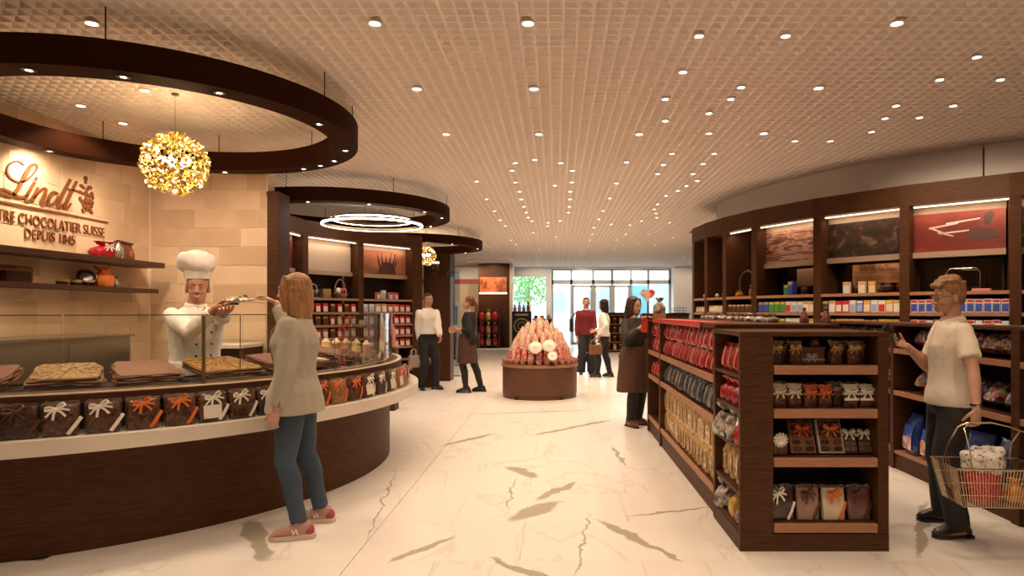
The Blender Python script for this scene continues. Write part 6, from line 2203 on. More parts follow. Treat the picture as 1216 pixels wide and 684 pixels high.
class Sculpt:
    """closed shapes that are merged into one continuous surface"""
    def __init__(s):
        s.m = MB()

    def ell(s, c, r, R=None, n=16, k=10):
        b = len(s.m.V)
        s.m.ball((0, 0, 0), r, n, k)
        M = Matrix.Translation(Vector(c)) @ (R.to_4x4() if R else Matrix.Identity(4))
        s.m.move(b, M)
        return s

    def limb(s, pts, rad, ref=(1, 0, 0), n=16, rnd_=(True, True), M=None):
        pts = [Vector(p) for p in pts]
        if M is not None:
            pts = [M @ p for p in pts]
            ref = M.to_3x3() @ Vector(ref)
        k = len(pts)
        vs, fs = [], []
        for i, p in enumerate(pts):
            t = (pts[min(i + 1, k - 1)] - pts[max(i - 1, 0)]).normalized()
            u = Vector(ref) - t * t.dot(Vector(ref))
            u = u.normalized() if u.length > 1e-4 else t.orthogonal().normalized()
            v = t.cross(u)
            a, b = rad[i] if isinstance(rad[i], tuple) else (rad[i], rad[i])
            for q in range(n):
                an = 2 * PI * q / n
                vs.append(p + u * a * math.cos(an) + v * b * math.sin(an))
        for i in range(k - 1):
            for q in range(n):
                q2 = (q + 1) % n
                fs.append((i * n + q, i * n + q2, (i + 1) * n + q2, (i + 1) * n + q))
        fs += [tuple(range(n - 1, -1, -1)), tuple((k - 1) * n + q for q in range(n))]
        s.m.add(vs, fs)
        for e, i in ((rnd_[0], 0), (rnd_[1], k - 1)):
            r = rad[i]
            if e and not isinstance(r, tuple):
                s.ell(pts[i], (r, r, r), n=12, k=8)
        return s

    def mesh(s, name, material, voxel=0.008, it=4, wr=0.0, wf=14.0, seed=0, clamp=None, cuts=()):
        me = bpy.data.meshes.new('tmp')
        me.from_pydata([tuple(v) for v in s.m.V], [], s.m.F)
        o = bpy.data.objects.new('tmp', me)
        WORK.collection.objects.link(o)
        r = o.modifiers.new('r', 'REMESH')
        r.mode = 'VOXEL'
        r.voxel_size = voxel
        if it:
            q = o.modifiers.new('s', 'SMOOTH')
            q.factor = 0.5
            q.iterations = it
        vl = WORK.view_layers[0]
        vl.update()
        out = bpy.data.meshes.new_from_object(o.evaluated_get(vl.depsgraph))
        bpy.data.objects.remove(o)
        bpy.data.meshes.remove(me)
        out.name = name
        out.materials.clear()
        out.materials.append(material)
        if wr:
            nrm = [v.normal.copy() for v in out.vertices]
            for v, nv in zip(out.vertices, nrm):
                c = v.co * wf + Vector((seed * 3.1, 0, 0))
                c.z *= 0.8
                d = noise.noise(c) * wr + noise.noise(c * 2.3) * wr * 0.5
                v.co += nv * d
        if clamp is not None:
            for v in out.vertices:
                if v.co.z < clamp:
                    v.co.z = clamp
        if cuts:
            bm = bmesh.new()
            bm.from_mesh(out)
            for co, no in cuts:
                bmesh.ops.bisect_plane(bm, geom=bm.verts[:] + bm.edges[:] + bm.faces[:], plane_co=co, plane_no=no, clear_outer=True)
            bm.to_mesh(out)
            bm.free()
        out.polygons.foreach_set('use_smooth', [True] * len(out.polygons))
        out.update()
        return out


SKIN = mat('skin', (0.60, 0.335, 0.235), 0.5, var=0.12, vscale=7)
SKINT = mat('tanned_skin', (0.52, 0.255, 0.165), 0.5, var=0.14, vscale=7)
EYEW = mat('eye_white', (0.75, 0.70, 0.66), 0.3)
IRIS = mat('iris', (0.05, 0.03, 0.02), 0.2)
LIPM = mat('lips', (0.45, 0.15, 0.12), 0.45)
TEETH = mat('teeth', (0.85, 0.80, 0.72), 0.3)


def ik(S, W, l1, l2, pole):
    S, W, pole = Vector(S), Vector(W), Vector(pole)
    d = W - S
    L = min(d.length, (l1 + l2) * 0.998)
    u = d.normalized()
    W = S + u * L
    a = (l1 * l1 - l2 * l2 + L * L) / (2 * L)
    h = math.sqrt(max(l1 * l1 - a * a, 0))
    p = pole - u * u.dot(pole)
    p = p.normalized() if p.length > 1e-5 else u.orthogonal().normalized()
    return S + u * a + p * h, W


def hand(sc, W, d, n, side, k=1.0, curl=0.35, spread=0.12, thumb=0.5):
    """palm, four separate fingers and a thumb; d = pointing direction, n = palm normal; side = thumb side along d x n"""
    d = Vector(d).normalized()
    n = Vector(n)
    n = (n - d * d.dot(n)).normalized()
    a = d.cross(n).normalized() * side
    W = Vector(W)
    sc.limb([W - d * 0.02 * k, W + d * 0.02 * k, W + d * 0.055 * k, W + d * 0.088 * k], [(0.025 * k, 0.019 * k), (0.032 * k, 0.016 * k), (0.039 * k, 0.0145 * k), (0.037 * k, 0.012 * k)], ref=a)
    for off, ln, f in ((0.029, 0.066, 1), (0.0098, 0.077, 0.98), (-0.0098, 0.071, 1.02), (-0.0285, 0.054, 1.1)):
        p = W + d * 0.080 * k + a * off * k
        ang = curl * 0.55 * f
        pts, rr_ = [p], [0.0092 * k]
        for q, fr in enumerate((0.44, 0.31, 0.25)):
            dd = (d * math.cos(ang) + n * math.sin(ang) + a * (off / 0.03) * spread * (1 if q == 0 else 0.5)).normalized()
            p = p + dd * ln * fr * k
            pts.append(p)
            rr_.append((0.0086, 0.0078, 0.0066)[q] * k)
            ang += curl * f
        sc.limb(pts, rr_, ref=a, n=10)
    p = W + d * 0.018 * k + a * 0.026 * k
    d1 = (d * 0.62 + a * 0.70 + n * 0.35 * thumb).normalized()
    d2 = (d * 0.85 + a * 0.25 + n * 0.75 * thumb).normalized()
    sc.limb([p, p + d1 * 0.036 * k, p + d1 * 0.036 * k + d2 * 0.030 * k, p + d1 * 0.036 * k + d2 * 0.050 * k], [0.0135 * k, 0.0105 * k, 0.0092 * k, 0.0075 * k], ref=n, n=10)


class Person:
    def __init__(s, label, pos, face, H=1.70, fem=True, fat=1.0, vox=0.009, skin=None, lean=(0, 0), name='person'):
        s.t = thing(name, label, 'person', (pos[0], pos[1], pos[2] if len(pos) > 2 else 0.0), math.atan2(face[1], face[0]) - PI / 2)
        s.k = H / 1.70
        s.t.scale = (s.k,) * 3
        s.M = Matrix.Translation(s.t.location) @ Matrix.Rotation(s.t.rotation_euler.z, 4, 'Z') @ Matrix.Scale(s.k, 4)
        s.Mi = s.M.inverted()
        s.fem, s.fat, s.vox, s.skin = fem, fat, vox, skin or SKIN
        s.lean = Vector((lean[0], lean[1], 0))
        sw = 0.158 if fem else 0.180
        s.sh = {1: s.tp(sw - 0.006, -0.012, 1.366), -1: s.tp(-sw + 0.006, -0.012, 1.366)}
        f = fat
        if fem:
            s.prof = [(0.80, .120 * f, .085 * f), (0.86, .165 * f, .118 * f), (0.93, .172 * f, .122 * f), (1.02, .142 * f, .104 * f), (1.09, .130 * f, .098 * f), (1.17, .142 * f, .108 * f), (1.26, .152 * f, .124 * f), (1.33, .152, .104), (1.385, .128, .080), (1.425, .075, .062), (1.455, .054, .054)]
        else:
            s.prof = [(0.80, .120 * f, .090 * f), (0.86, .160 * f, .118 * f), (0.93, .166 * f, .120 * f), (1.02, .156 * f, .112 * f), (1.10, .154 * f, .110 * f), (1.18, .164 * f, .114 * f), (1.27, .176 * f, .120), (1.33, .174, .108), (1.39, .142, .084), (1.43, .085, .066), (1.46, .060, .060)]
        s.wr, s.el, s.hd = {}, {}, {}
        s.kn, s.an, s.ft = {}, {}, {}

    def tp(s, x, y, z):
        """torso point with lean"""
        return Vector((x, y, z)) + s.lean * max(0, (z - 0.90)) / 0.80

    def loc(s, p):
        return s.Mi @ Vector(p)

    def arm(s, side, W, pole=(0, -1, -0.2), world=True, hd=None, n=None, curl=0.35, thumb=0.5, spread=0.12):
        W = s.loc(W) if world else Vector(W)
        s.el[side], s.wr[side] = ik(s.sh[side], W, 0.285, 0.255, pole)
        d = (s.wr[side] - s.el[side]).normalized() if hd is None else Vector(hd).normalized()
        s.hd[side] = (d, Vector(n) if n else Vector((-side, 0, 0)), curl, thumb, spread)

    def leg(s, side, foot, yaw=0.0, world=False, pole=(0, 1, 0)):
        f_ = s.loc((foot[0], foot[1], 0)) if world else Vector((foot[0], foot[1], 0))
        A = Vector((f_.x, f_.y, 0.088))
        hip = Vector((0.088 * side, 0, 0.895))
        s.kn[side], s.an[side] = ik(hip, A, 0.415, 0.405, pole)
        s.ft[side] = (s.an[side], yaw)

    # ---- skin
    def body(s, hy=0.0, hp=0.0, hr=0.0, smile=False, head=None):
        sc = Sculpt()
        sc.limb([s.tp(0, 0, z) for z, a, b in s.prof], [(a, b) for z, a, b in s.prof])
        nb = s.tp(0, -0.012, 1.40)
        s.hc = s.tp(0, 0.012, 1.585) if head is None else Vector(head)
        s.HM = Matrix.Translation(s.hc) @ Matrix.Rotation(hy, 4, 'Z') @ Matrix.Rotation(hp, 4, 'X') @ Matrix.Rotation(hr, 4, 'Y')
        nk = 0.050 if s.fem else 0.060
        sc.limb([nb, s.tp(0, -0.014, 1.47), s.HM @ Vector((0, -0.022, -0.045))], [nk * 1.15, nk, nk])
        for sd in (1, -1):
            S, E, W = s.sh[sd], s.el[sd], s.wr[sd]
            r = 1.0 if s.fem else 1.15
            f = 0.5 + 0.5 * s.fat
            sc.limb([S, S.lerp(E, 0.3), S.lerp(E, 0.7), E], [0.050 * r * f, 0.048 * r * f, 0.043 * r * f, 0.037 * r * f])
            sc.limb([E, E.lerp(W, 0.25), E.lerp(W, 0.65), W], [0.037 * r, 0.039 * r, 0.032 * r, 0.025 * r])
            hip, K, A = Vector((0.088 * sd, 0, 0.895)), s.kn[sd], s.an[sd]
            sc.limb([hip, hip.lerp(K, 0.3), hip.lerp(K, 0.7), K], [0.088 * f, 0.083 * f, 0.066 * f, 0.054])
            sc.limb([K, K.lerp(A, 0.3) - Vector((0, 0.012, 0)), K.lerp(A, 0.65), A], [0.053, 0.055, 0.042, 0.036])
            yaw = s.ft[sd][1]
            R = Matrix.Rotation(yaw, 3, 'Z')
            sc.limb([A + R @ Vector((0, -0.03, -0.045)), A + R @ Vector((0, 0.05, -0.05)), A + R @ Vector((0, 0.13, -0.062))], [0.032, 0.032, 0.022])
        hd = Sculpt()
        H = s.HM
        R3 = H.to_3x3()
        P = lambda x, y, z: H @ Vector((x, y, z))
        g = 1.0 if s.fem else 1.04
        hd.ell(P(0, -0.012, 0.032), (0.074 * g, 0.094 * g, 0.086 * g), R3)
        hd.ell(P(0, 0.022, -0.020), (0.061 * g, 0.068, 0.084), R3)
        hd.ell(P(0, 0.032, -0.068), (0.046 * g, 0.048, 0.036), R3)
        hd.ell(P(0, 0.066, -0.090), (0.019, 0.016, 0.014), R3)
        hd.limb([(0, 0.084, 0.014), (0, 0.098, -0.012), (0, 0.105, -0.026)], [0.007, 0.010, 0.013], n=10, M=H)
        for sd in (1, -1):
            hd.ell(P(sd * 0.036, 0.058, -0.030), (0.022, 0.022, 0.020), R3)
            hd.ell(P(sd * 0.030, 0.077, 0.028), (0.024, 0.010, 0.007), R3)
            hd.ell(P(sd * 0.013, 0.094, -0.030), (0.009, 0.010, 0.008), R3)
            hd.ell(P(sd * 0.075 * g, -0.008, -0.012), (0.010, 0.021, 0.032), R3 @ Matrix.Rotation(-0.25 * sd, 3, 'Z'))
        hd.ell(P(0, 0.083, -0.058), (0.026, 0.010, 0.013), R3)
        hd.limb([s.tp(0, -0.014, 1.45), s.HM @ Vector((0, -0.022, -0.045))], [nk, nk])
        me = sc.mesh('body', s.skin, s.vox, 4)
        hm = hd.mesh('head', s.skin, min(0.0055, s.vox * 0.6), 2)
        hs = Sculpt()
        for sd in (1, -1):
            d, n_, c_, th, sp_ = s.hd[sd]
            hand(hs, s.wr[sd], d, n_, (1 if sd > 0 else -1) * s.thumb_side(sd, d, n_), 0.92 if s.fem else 1.04, c_, sp_, th)
        hm2 = hs.mesh('hands', s.skin, min(0.0040, s.vox * 0.45), 1)
        bm = bmesh.new()
        for q in (me, hm, hm2):
            bm.from_mesh(q)
        out = bpy.data.meshes.new('body')
        bm.to_mesh(out)
        bm.free()
        out.materials.append(s.skin)
        out.polygons.foreach_set('use_smooth', [True] * len(out.polygons))
        for q in (me, hm, hm2):
            bpy.data.meshes.remove(q)
        ob('body', out, s.t)
        for sd in (1, -1):
            e = MB().ball(P(sd * 0.031, 0.0765, 0.007), 0.0115, 10, 6).build('eye', EYEW, s.t)
            MB().ball(P(sd * 0.031, 0.0775, 0.0125), (0.0138, 0.0125, 0.0075), 10, 6).build('eyelid', s.skin, s.t)
            MB().ball(P(sd * 0.031, 0.0842, 0.0045), (0.0066, 0.0052, 0.0062), 8, 5).build('iris', IRIS, e)
        m = MB()
        if smile:
            m.tube([P(-0.027, 0.082, -0.050), P(-0.014, 0.092, -0.059), P(0, 0.095, -0.062), P(0.014, 0.092, -0.059), P(0.027, 0.082, -0.050)], [0.002, 0.0045, 0.005, 0.0045, 0.002], 8)
            m.build('teeth', TEETH, s.t)
            m = MB()
            for dz in (0.005, -0.007):
                m.tube([P(-0.030, 0.081, -0.049), P(-0.015, 0.093, -0.058 + dz), P(0, 0.097, -0.061 + dz), P(0.015, 0.093, -0.058 + dz), P(0.030, 0.081, -0.049)], [0.002, 0.003, 0.0035, 0.003, 0.002], 6)
        else:
            for dz, r_ in ((0.003, 0.0042), (-0.005, 0.005)):
                m.tube([P(-0.023, 0.084, -0.057), P(-0.010, 0.093, -0.056 + dz), P(0, 0.094, -0.057 + dz), P(0.010, 0.093, -0.056 + dz), P(0.023, 0.084, -0.057)], [0.002, r_ * 0.8, r_, r_ * 0.8, 0.002], 6)
        m.build('lips', LIPM, s.t)

    def thumb_side(s, sd, d, n):
        """+1 if d x n already points to the thumb's side"""
        a = Vector(d).cross(Vector(n))
        # thumb points forward (+y) on a hanging arm with the palm to the thigh, up on a forward arm
        want = Vector((0, 0.6, 1.0)) - Vector(d) * Vector(d).dot(Vector((0, 0.6, 1.0)))
        return (1 if a.dot(want) >= 0 else -1) * (1 if sd > 0 else -1)

    def brows(s, m_):
        for sd in (1, -1):
            MB().tube([s.HM @ Vector((sd * 0.014, 0.0885, 0.030)), s.HM @ Vector((sd * 0.032, 0.0865, 0.036)), s.HM @ Vector((sd * 0.048, 0.072, 0.031))], [0.003, 0.0035, 0.002], 6).build('eyebrow', m_, s.t)

    def glasses(s, m_):
        g = MB()
        H = s.HM
        for sd in (1, -1):
            g.tube([H @ Vector((sd * 0.033 + 0.024 * math.cos(a), 0.098 - 0.006 * abs(math.cos(a)), 0.004 + 0.017 * math.sin(a))) for a in [2 * PI * q / 16 for q in range(16)]], 0.0018, 6, closed=True)
            g.tube([H @ Vector((sd * 0.057, 0.092, 0.008)), H @ Vector((sd * 0.076, 0.06, 0.010)), H @ Vector((sd * 0.080, -0.004, 0.004))], 0.0018, 6)
        g.tube([H @ Vector((-0.010, 0.101, 0.008)), H @ Vector((0.010, 0.101, 0.008))], 0.0018, 6)
        g.build('glasses', m_, s.t)

    # ---- clothes
    def rad(s, z):
        P = s.prof
        for (z0, a0, b0), (z1, a1, b1) in zip(P, P[1:]):
            if z0 <= z <= z1:
                t = (z - z0) / (z1 - z0)
                return a0 + (a1 - a0) * t, b0 + (b1 - b0) * t
        return (P[0][1], P[0][2]) if z < P[0][0] else (P[-1][1], P[-1][2])

    def top(s, name, m_, hem=0.84, off=0.014, sleeve=0.98, loose=0.012, flare=0.0, neck=1.425, wr=0.004, waist=1.0, seed=0, cuff=None, vox=None):
        sc = Sculpt()
        zs = [hem + (neck - hem) * i / 14 for i in range(15)]
        pts, rr_ = [], []
        for z in zs:
            a, b = s.rad(z)
            if z < 0.93:
                a2, b2 = s.rad(0.93)
                a, b = max(a, a2), max(b, b2)
            k = max(0, (1.05 - z) / (1.05 - hem)) if hem < 1.05 else 0
            w_ = 1.0 + (waist - 1.0) * max(0, 1 - abs(z - 1.08) / 0.16)
            pts.append(s.tp(0, 0, z))
            rr_.append(((a + off + flare * k) * w_, (b + off + flare * k) * w_))
        sc.limb(pts, rr_)
        for sd in (1, -1):
            S, E, W = s.sh[sd], s.el[sd], s.wr[sd]
            r = 1.0 if s.fem else 1.15
            f = 0.5 + 0.5 * s.fat
            sc.ell(S + Vector((-0.014 * sd, 0, -0.006)), (0.052 * r + off * 0.35, 0.052 * r + off * 0.35, 0.047 * r + off * 0.35))
            ao = off * 0.42
            if sleeve <= 0.55:
                T = S.lerp(E, sleeve / 0.55)
                sc.limb([S, S.lerp(T, 0.5), T], [0.047 * r * f + ao, 0.049 * r * f + ao + loose * 0.6, 0.049 * r * f + ao + loose], rnd_=(True, False))
            else:
                T = E.lerp(W, (sleeve - 0.55) / 0.45)
                q = E + (E - (S + T) / 2) * 0.04
                sc.limb([S, S.lerp(E, 0.35), S.lerp(E, 0.75), q, E.lerp(T, 0.35), E.lerp(T, 0.7), T], [0.047 * r * f + ao, 0.046 * r * f + ao + loose * .4, 0.044 * r * f + ao + loose, 0.040 * r + ao + loose,
                                                                                                 0.040 * r + ao + loose * .8, 0.034 * r + ao + loose * .7, 0.029 * r + ao * .8 + loose * .6], rnd_=(True, False))
        me = sc.mesh(name, m_, vox or s.vox, 3, wr, 13.0, seed)
        s.bvh = BVHTree.FromPolygons([v.co for v in me.vertices], [tuple(p.vertices) for p in me.polygons])
        return ob(name, me, s.t)

    def front(s, x, z, y=1.0):
        h = s.bvh.ray_cast(Vector((x, y, z)), Vector((0, -1 if y > 0 else 1, 0)))
        return h[0] if h[0] else Vector((x, 0.12, z))

    def trousers(s, m_, ankle=0.095, off=0.010, wide=(0.0, 0.0, 0.0), name='trousers', waist=1.0, wr=0.005, seed=1):
        sc = Sculpt()
        zs = [0.80, 0.86, 0.93, 0.98, waist]
        sc.limb([s.tp(0, 0, z) for z in zs], [(s.rad(z)[0] + off, s.rad(z)[1] + off) for z in zs])
        for sd in (1, -1):
            f = 0.5 + 0.5 * s.fat
            hip, K, A = Vector((0.088 * sd, 0, 0.895)), s.kn[sd], s.an[sd]
            A2 = A.copy()
            A2.z = ankle
            kk = K + Vector((0, 0.006, 0))
            sc.limb([hip, hip.lerp(K, 0.3), hip.lerp(K, 0.7), kk, K.lerp(A2, 0.3) - Vector((0, 0.010, 0)), K.lerp(A2, 0.65), A2],
                    [0.088 * f + off, 0.084 * f + off, 0.067 * f + off + wide[0], 0.056 + off + wide[0], 0.056 + off + wide[1], 0.044 + off + wide[1], 0.038 + off + wide[2]], rnd_=(True, False))
        return ob(name, sc.mesh(name, m_, s.vox, 3, wr, 12.0, seed), s.t)

    def skirt(s, name, m_, z0, z1, off=0.03, flare=0.05, shift=0.015, wr=0.006, seed=2, fx=1.0):
        sc = Sculpt()
        n = 12
        pts, rr_ = [], []
        for i in range(n):
            z = z0 + (z1 - z0) * i / (n - 1)
            a, b = s.rad(max(z, 0.93))
            k = max(0, (0.93 - z) / (0.93 - z0)) if z0 < 0.93 else 0
            pts.append(s.tp(0, shift, z))
            rr_.append(((a + off + flare * k) * fx, b + off + flare * k * 0.8))
        sc.limb(pts, rr_)
        me = sc.mesh(name, m_, s.vox, 3, wr, 9.0, seed)
        return ob(name, me, s.t)

    def shoes(s, up, sole, heel=0.02, sneaker=False, accent=None):
        for sd in (1, -1):
            A, yaw = s.ft[sd]
            R = Matrix.Translation((A.x, A.y, 0)) @ Matrix.Rotation(yaw, 4, 'Z')
            sc = Sculpt()
            b = 0.018
            sc.limb([(0, -0.062, 0.045 + b), (0, -0.02, 0.050 + b), (0, 0.05, 0.042 + b), (0, 0.11, 0.030 + b), (0, 0.155, 0.022 + b)],
                    [(0.033, 0.042), (0.037, 0.046), (0.040, 0.040), (0.041, 0.028), (0.032, 0.018)], M=R)
            sc.ell(R @ Vector((0, -0.058, 0.04)), (0.034, 0.03, 0.04), R.to_3x3())
            sc.ell(R @ Vector((0, 0.150, 0.032)), (0.034, 0.03, 0.018), R.to_3x3())
            sc.limb([(0, -0.025, 0.06), (0, -0.022, 0.105)], [(0.040, 0.048), (0.040, 0.048)], M=R, rnd_=(False, False))
            sh = ob('shoe', sc.mesh('shoe', up, 0.006, 2, clamp=0.014), s.t)
            out = [(0.030, -0.092), (0.038, -0.06), (0.036, 0.0), (0.044, 0.08), (0.042, 0.125), (0.026, 0.168), (0.0, 0.182), (-0.026, 0.168), (-0.042, 0.125), (-0.044, 0.08), (-0.036, 0.0), (-0.038, -0.06), (-0.030, -0.092), (0, -0.102)]
            m = MB()
            if sneaker:
                m.prism([(x * 1.03, y * 1.02) for x, y in out], 0.0, 0.030)
            else:
                m.prism(out, 0.006 if heel < 0.03 else 0.0, 0.018)
                m.prism([(0.032, -0.092), (0.034, -0.03), (-0.034, -0.03), (-0.032, -0.092)], 0.0, 0.018)
            m.move(0, R)
            m.build('sole', sole, sh, smooth=30, bevel=0.003)
            if sneaker:
                q = MB()
                for i in range(4):
                    q.tube([R @ Vector((-0.024, 0.055 + i * 0.018, 0.094 - i * 0.011)), R @ Vector((0, 0.06 + i * 0.018, 0.100 - i * 0.011)), R @ Vector((0.024, 0.055 + i * 0.018, 0.094 - i * 0.011))], 0.0035, 6)
                q.build('laces', WHITEP, sh)
                for q_ in (-1, 1):
                    l = MB()       # the N on each side
                    x = q_ * 0.0445
                    for pts in (((-0.005, 0.040), (0.004, 0.072)), ((0.004, 0.072), (0.020, 0.040)), ((0.020, 0.040), (0.029, 0.072))):
                        l.tube([R @ Vector((x, pts[0][0] + 0.01, pts[0][1] + 0.0)), R @ Vector((x * 0.93, pts[1][0] + 0.01, pts[1][1]))], 0.0042, 6)
                    l.build('side_letter', WHITEP, sh)
                if accent:
                    c = Sculpt()
                    c.ell(R @ Vector((0, -0.060, 0.052)), (0.0375, 0.036, 0.040), R.to_3x3())
                    ob('heel_patch', c.mesh('heel_patch', accent, 0.006, 2), sh)

    def hair(s, m_, style='short', seed=1, vol=1.0):
        sc = Sculpt()
        H = s.HM
        R3 = H.to_3x3()
        P = lambda x, y, z: H @ Vector((x, y, z))
        sc.ell(P(0, -0.026, 0.050), (0.083 * vol, 0.095 * vol, 0.084 * vol), R3)
        r_ = random.Random(seed)
        if style in ('short', 'male', 'under'):
            for sd in (1, -1):
                sc.ell(P(sd * 0.064, -0.028, 0.010), (0.018, 0.052, 0.050), R3)
            sc.ell(P(0, -0.070, -0.010), (0.058, 0.040, 0.060), R3)
            if style != 'under':
                sc.ell(P(0.01, 0.045, 0.098), (0.056, 0.034, 0.022), R3)
        elif style == 'curly':
            sc.ell(P(0, -0.064, 0.000), (0.064, 0.046, 0.066), R3)
            for sd in (1, -1):
                sc.ell(P(sd * 0.062, -0.035, 0.018), (0.020, 0.050, 0.044), R3)
            for i in range(46):
                a, b = r_.uniform(0, 2 * PI), r_.uniform(0.05, 1.25)
                x, y, z = math.sin(b) * math.cos(a), math.sin(b) * math.sin(a), math.cos(b)
                if y > 0.72:
                    y = 0.72
                q = r_.uniform(0.015, 0.025)
                sc.ell(P(0.082 * x, -0.018 + 0.096 * y, 0.052 + 0.088 * z), (q, q, q * 0.8), R3, n=8, k=6)
            for x in (-0.045, -0.02, 0.008, 0.036, 0.055):
                sc.ell(P(x, 0.074 - abs(x) * 0.3, 0.088 + r_.uniform(-.01, .01)), (0.020, 0.022, 0.018), R3, n=8, k=6)
        elif style == 'bob':
            sc.limb([P(0, -0.030, 0.085), P(0, -0.036, 0.02), P(0, -0.042, -0.06), P(0, -0.046, -0.125), P(0, -0.044, -0.158)], [(0.074, 0.078), (0.091, 0.088), (0.098, 0.084), (0.097, 0.074), (0.088, 0.060)], ref=R3 @ Vector((1, 0, 0)), rnd_=(False, False))
            for sd in (1, -1):
                sc.limb([P(sd * 0.060, 0.030, 0.092), P(sd * 0.081, 0.034, 0.02), P(sd * 0.083, 0.026, -0.06), P(sd * 0.076, 0.012, -0.118)], [0.020, 0.019, 0.020, 0.014])
            for i in range(16):
                a = PI + PI * i / 15
                sc.limb([P(0.090 * math.cos(a), -0.036 + 0.082 * math.sin(a), -0.02), P(0.096 * math.cos(a), -0.042 + 0.078 * math.sin(a), -0.10), P(0.091 * math.cos(a), -0.042 + 0.070 * math.sin(a), -0.160 + r_.uniform(-.012, .01))], [0.010, 0.012, 0.008], n=8)
        elif style == 'pony':
            sc.ell(P(0, -0.066, -0.005), (0.062, 0.042, 0.062), R3)
            for sd in (1, -1):
                sc.ell(P(sd * 0.064, -0.024, 0.012), (0.018, 0.050, 0.050), R3)
            sc.limb([P(0, -0.105, 0.020), P(0, -0.140, -0.02), P(0, -0.146, -0.12), P(0, -0.130, -0.22), P(0, -0.115, -0.29)], [0.022, 0.034, 0.036, 0.030, 0.012])
        return ob('hair', sc.mesh('hair', m_, 0.0062 if s.vox < 0.011 else 0.009, 2, 0.003, 40.0, seed), s.t)


def hair_mat(name, c, c2):
    return mat(name, c, 0.4, base2=c2, vscale=9, stretch=(9, 9, 0.8), bump=0.5, bscale=14)


HBLOND = hair_mat('dark_blond_hair', (0.46, 0.235, 0.095), (0.25, 0.115, 0.045))
HCURL = hair_mat('sandy_hair', (0.46, 0.24, 0.11), (0.22, 0.10, 0.045))
HBROWN = hair_mat('dark_brown_hair', (0.075, 0.03, 0.018), (0.03, 0.013, 0.009))
HAUB = hair_mat('auburn_hair', (0.22, 0.085, 0.032), (0.10, 0.035, 0.016))
HGREY = hair_mat('grey_brown_hair', (0.22, 0.15, 0.11), (0.10, 0.06, 0.045))
HBLACK = hair_mat('black_hair', (0.018, 0.012, 0.010), (0.008, 0.006, 0.005))
WHITEC = mat('white_cotton', (0.80, 0.75, 0.69), 0.8, bump=0.15, bscale=8, sheen=0.2)
BLAZER = mat('sage_grey_wool', (0.44, 0.40, 0.315), 0.85, var=0.12, vscale=5, bump=0.15, bscale=120)
JEANS = mat('blue_denim', (0.050, 0.082, 0.125), 0.8, var=0.35, vscale=5, bump=0.15, bscale=150)
BLACKC = mat('black_cloth', (0.016, 0.014, 0.014), 0.8)
CHARC = mat('charcoal_cloth', (0.026, 0.026, 0.028), 0.75)
APRON = mat('brown_apron_cloth', (0.098, 0.040, 0.019), 0.75, var=0.15)
REDK = mat('red_knit', (0.15, 0.008, 0.012), 0.85, bump=0.3, bscale=60)
POLO = mat('cream_pique', (0.86, 0.78, 0.66), 0.85, bump=0.12, bscale=160)
PINKS = mat('dusty_pink_suede', (0.50, 0.28, 0.235), 0.7, var=0.15)
PINKH = mat('rose_suede', (0.38, 0.075, 0.085), 0.7)
BLACKL = mat('black_leather', (0.015, 0.011, 0.009), 0.28, coat=0.2)
LEATH = mat('red_brown_leather', (0.16, 0.045, 0.028), 0.35)

# --- chef behind the counter
p = Person('chef in white jacket and tall hat reaching food over the counter glass', (-2.93, 5.30), (0.80, -0.60), 1.76, False, 1.06, 0.008, SKINT, lean=(0.0, 0.04))
p.arm(1, at(255, 367, 4.98), pole=(0.35, -0.2, -1), n=(-0.2, 0, -1), curl=0.55)
p.arm(-1, at(266, 372, 4.93), pole=(-0.4, -0.3, -1), n=(0.3, 0, 1), curl=0.55)
p.leg(1, (0.10, 0.0), -0.15)
p.leg(-1, (-0.10, 0.04), 0.15)
p.body(hy=-0.50, hp=-0.06, smile=True)
p.brows(HGREY)
p.hair(HGREY, 'under', vol=0.955)
p.top('jacket', WHITEC, 0.72, 0.022, 0.93, 0.008, 0.012, 1.435, 0.006, seed=3)
for x in (-0.055, 0.055):
    for z in (1.06, 1.15, 1.24, 1.33):
        MB().ball(p.front(x, z), (0.009, 0.006, 0.009), 10, 6).build('button', BLACKM, p.t)
col = MB()
col.tube([p.tp(0.066 * math.cos(a), -0.012 + 0.066 * math.sin(a), 1.442 + 0.012 * math.sin(a + PI)) for a in [2 * PI * i / 20 for i in range(20)]], 0.016, 8, closed=True, flat=1.6)
col.build('collar', WHITEC, p.t)
MB().tube([p.tp(-0.03, 0.072, 1.425), p.tp(0, 0.088, 1.405), p.tp(0.03, 0.072, 1.425)], 0.012, 8).build('neckerchief', mat('red_scarf', (0.40, 0.06, 0.03), 0.7), p.t)
p.trousers(CHARC, 0.05, 0.014, (0.015, 0.02, 0.025))
p.skirt('apron', WHITEC, 0.40, 1.02, 0.032, 0.02)
p.shoes(BLACKL, BLACKM)
hm = Sculpt()
HM = p.HM
hm.limb([(0, -0.024, 0.075), (0, -0.026, 0.11), (0, -0.028, 0.145)], [(0.086, 0.100), (0.090, 0.104), (0.094, 0.106)], M=HM)
for i in range(11):
    a = 2 * PI * i / 11
    hm.ell(HM @ Vector((0.078 * math.cos(a) + 0.012, -0.034 + 0.080 * math.sin(a), 0.196 + 0.018 * math.sin(a * 2))), (0.066, 0.066, 0.070), n=12, k=8)
hm.ell(HM @ Vector((0.008, -0.035, 0.225)), (0.115, 0.115, 0.070))
hat = ob('chef_hat', hm.mesh('chef_hat', WHITEC, 0.008, 4, 0.006, 16, 4), p.t)
MB().lathe([(0.0905, 0.072), (0.094, 0.074), (0.098, 0.128), (0.095, 0.132)], 32, (0, -0.026, 0), sy=1.12).move(0, HM).build('hat_band', WHITEC, hat)
chefL, chefR = p.M @ p.wr[-1], p.M @ p.wr[1]
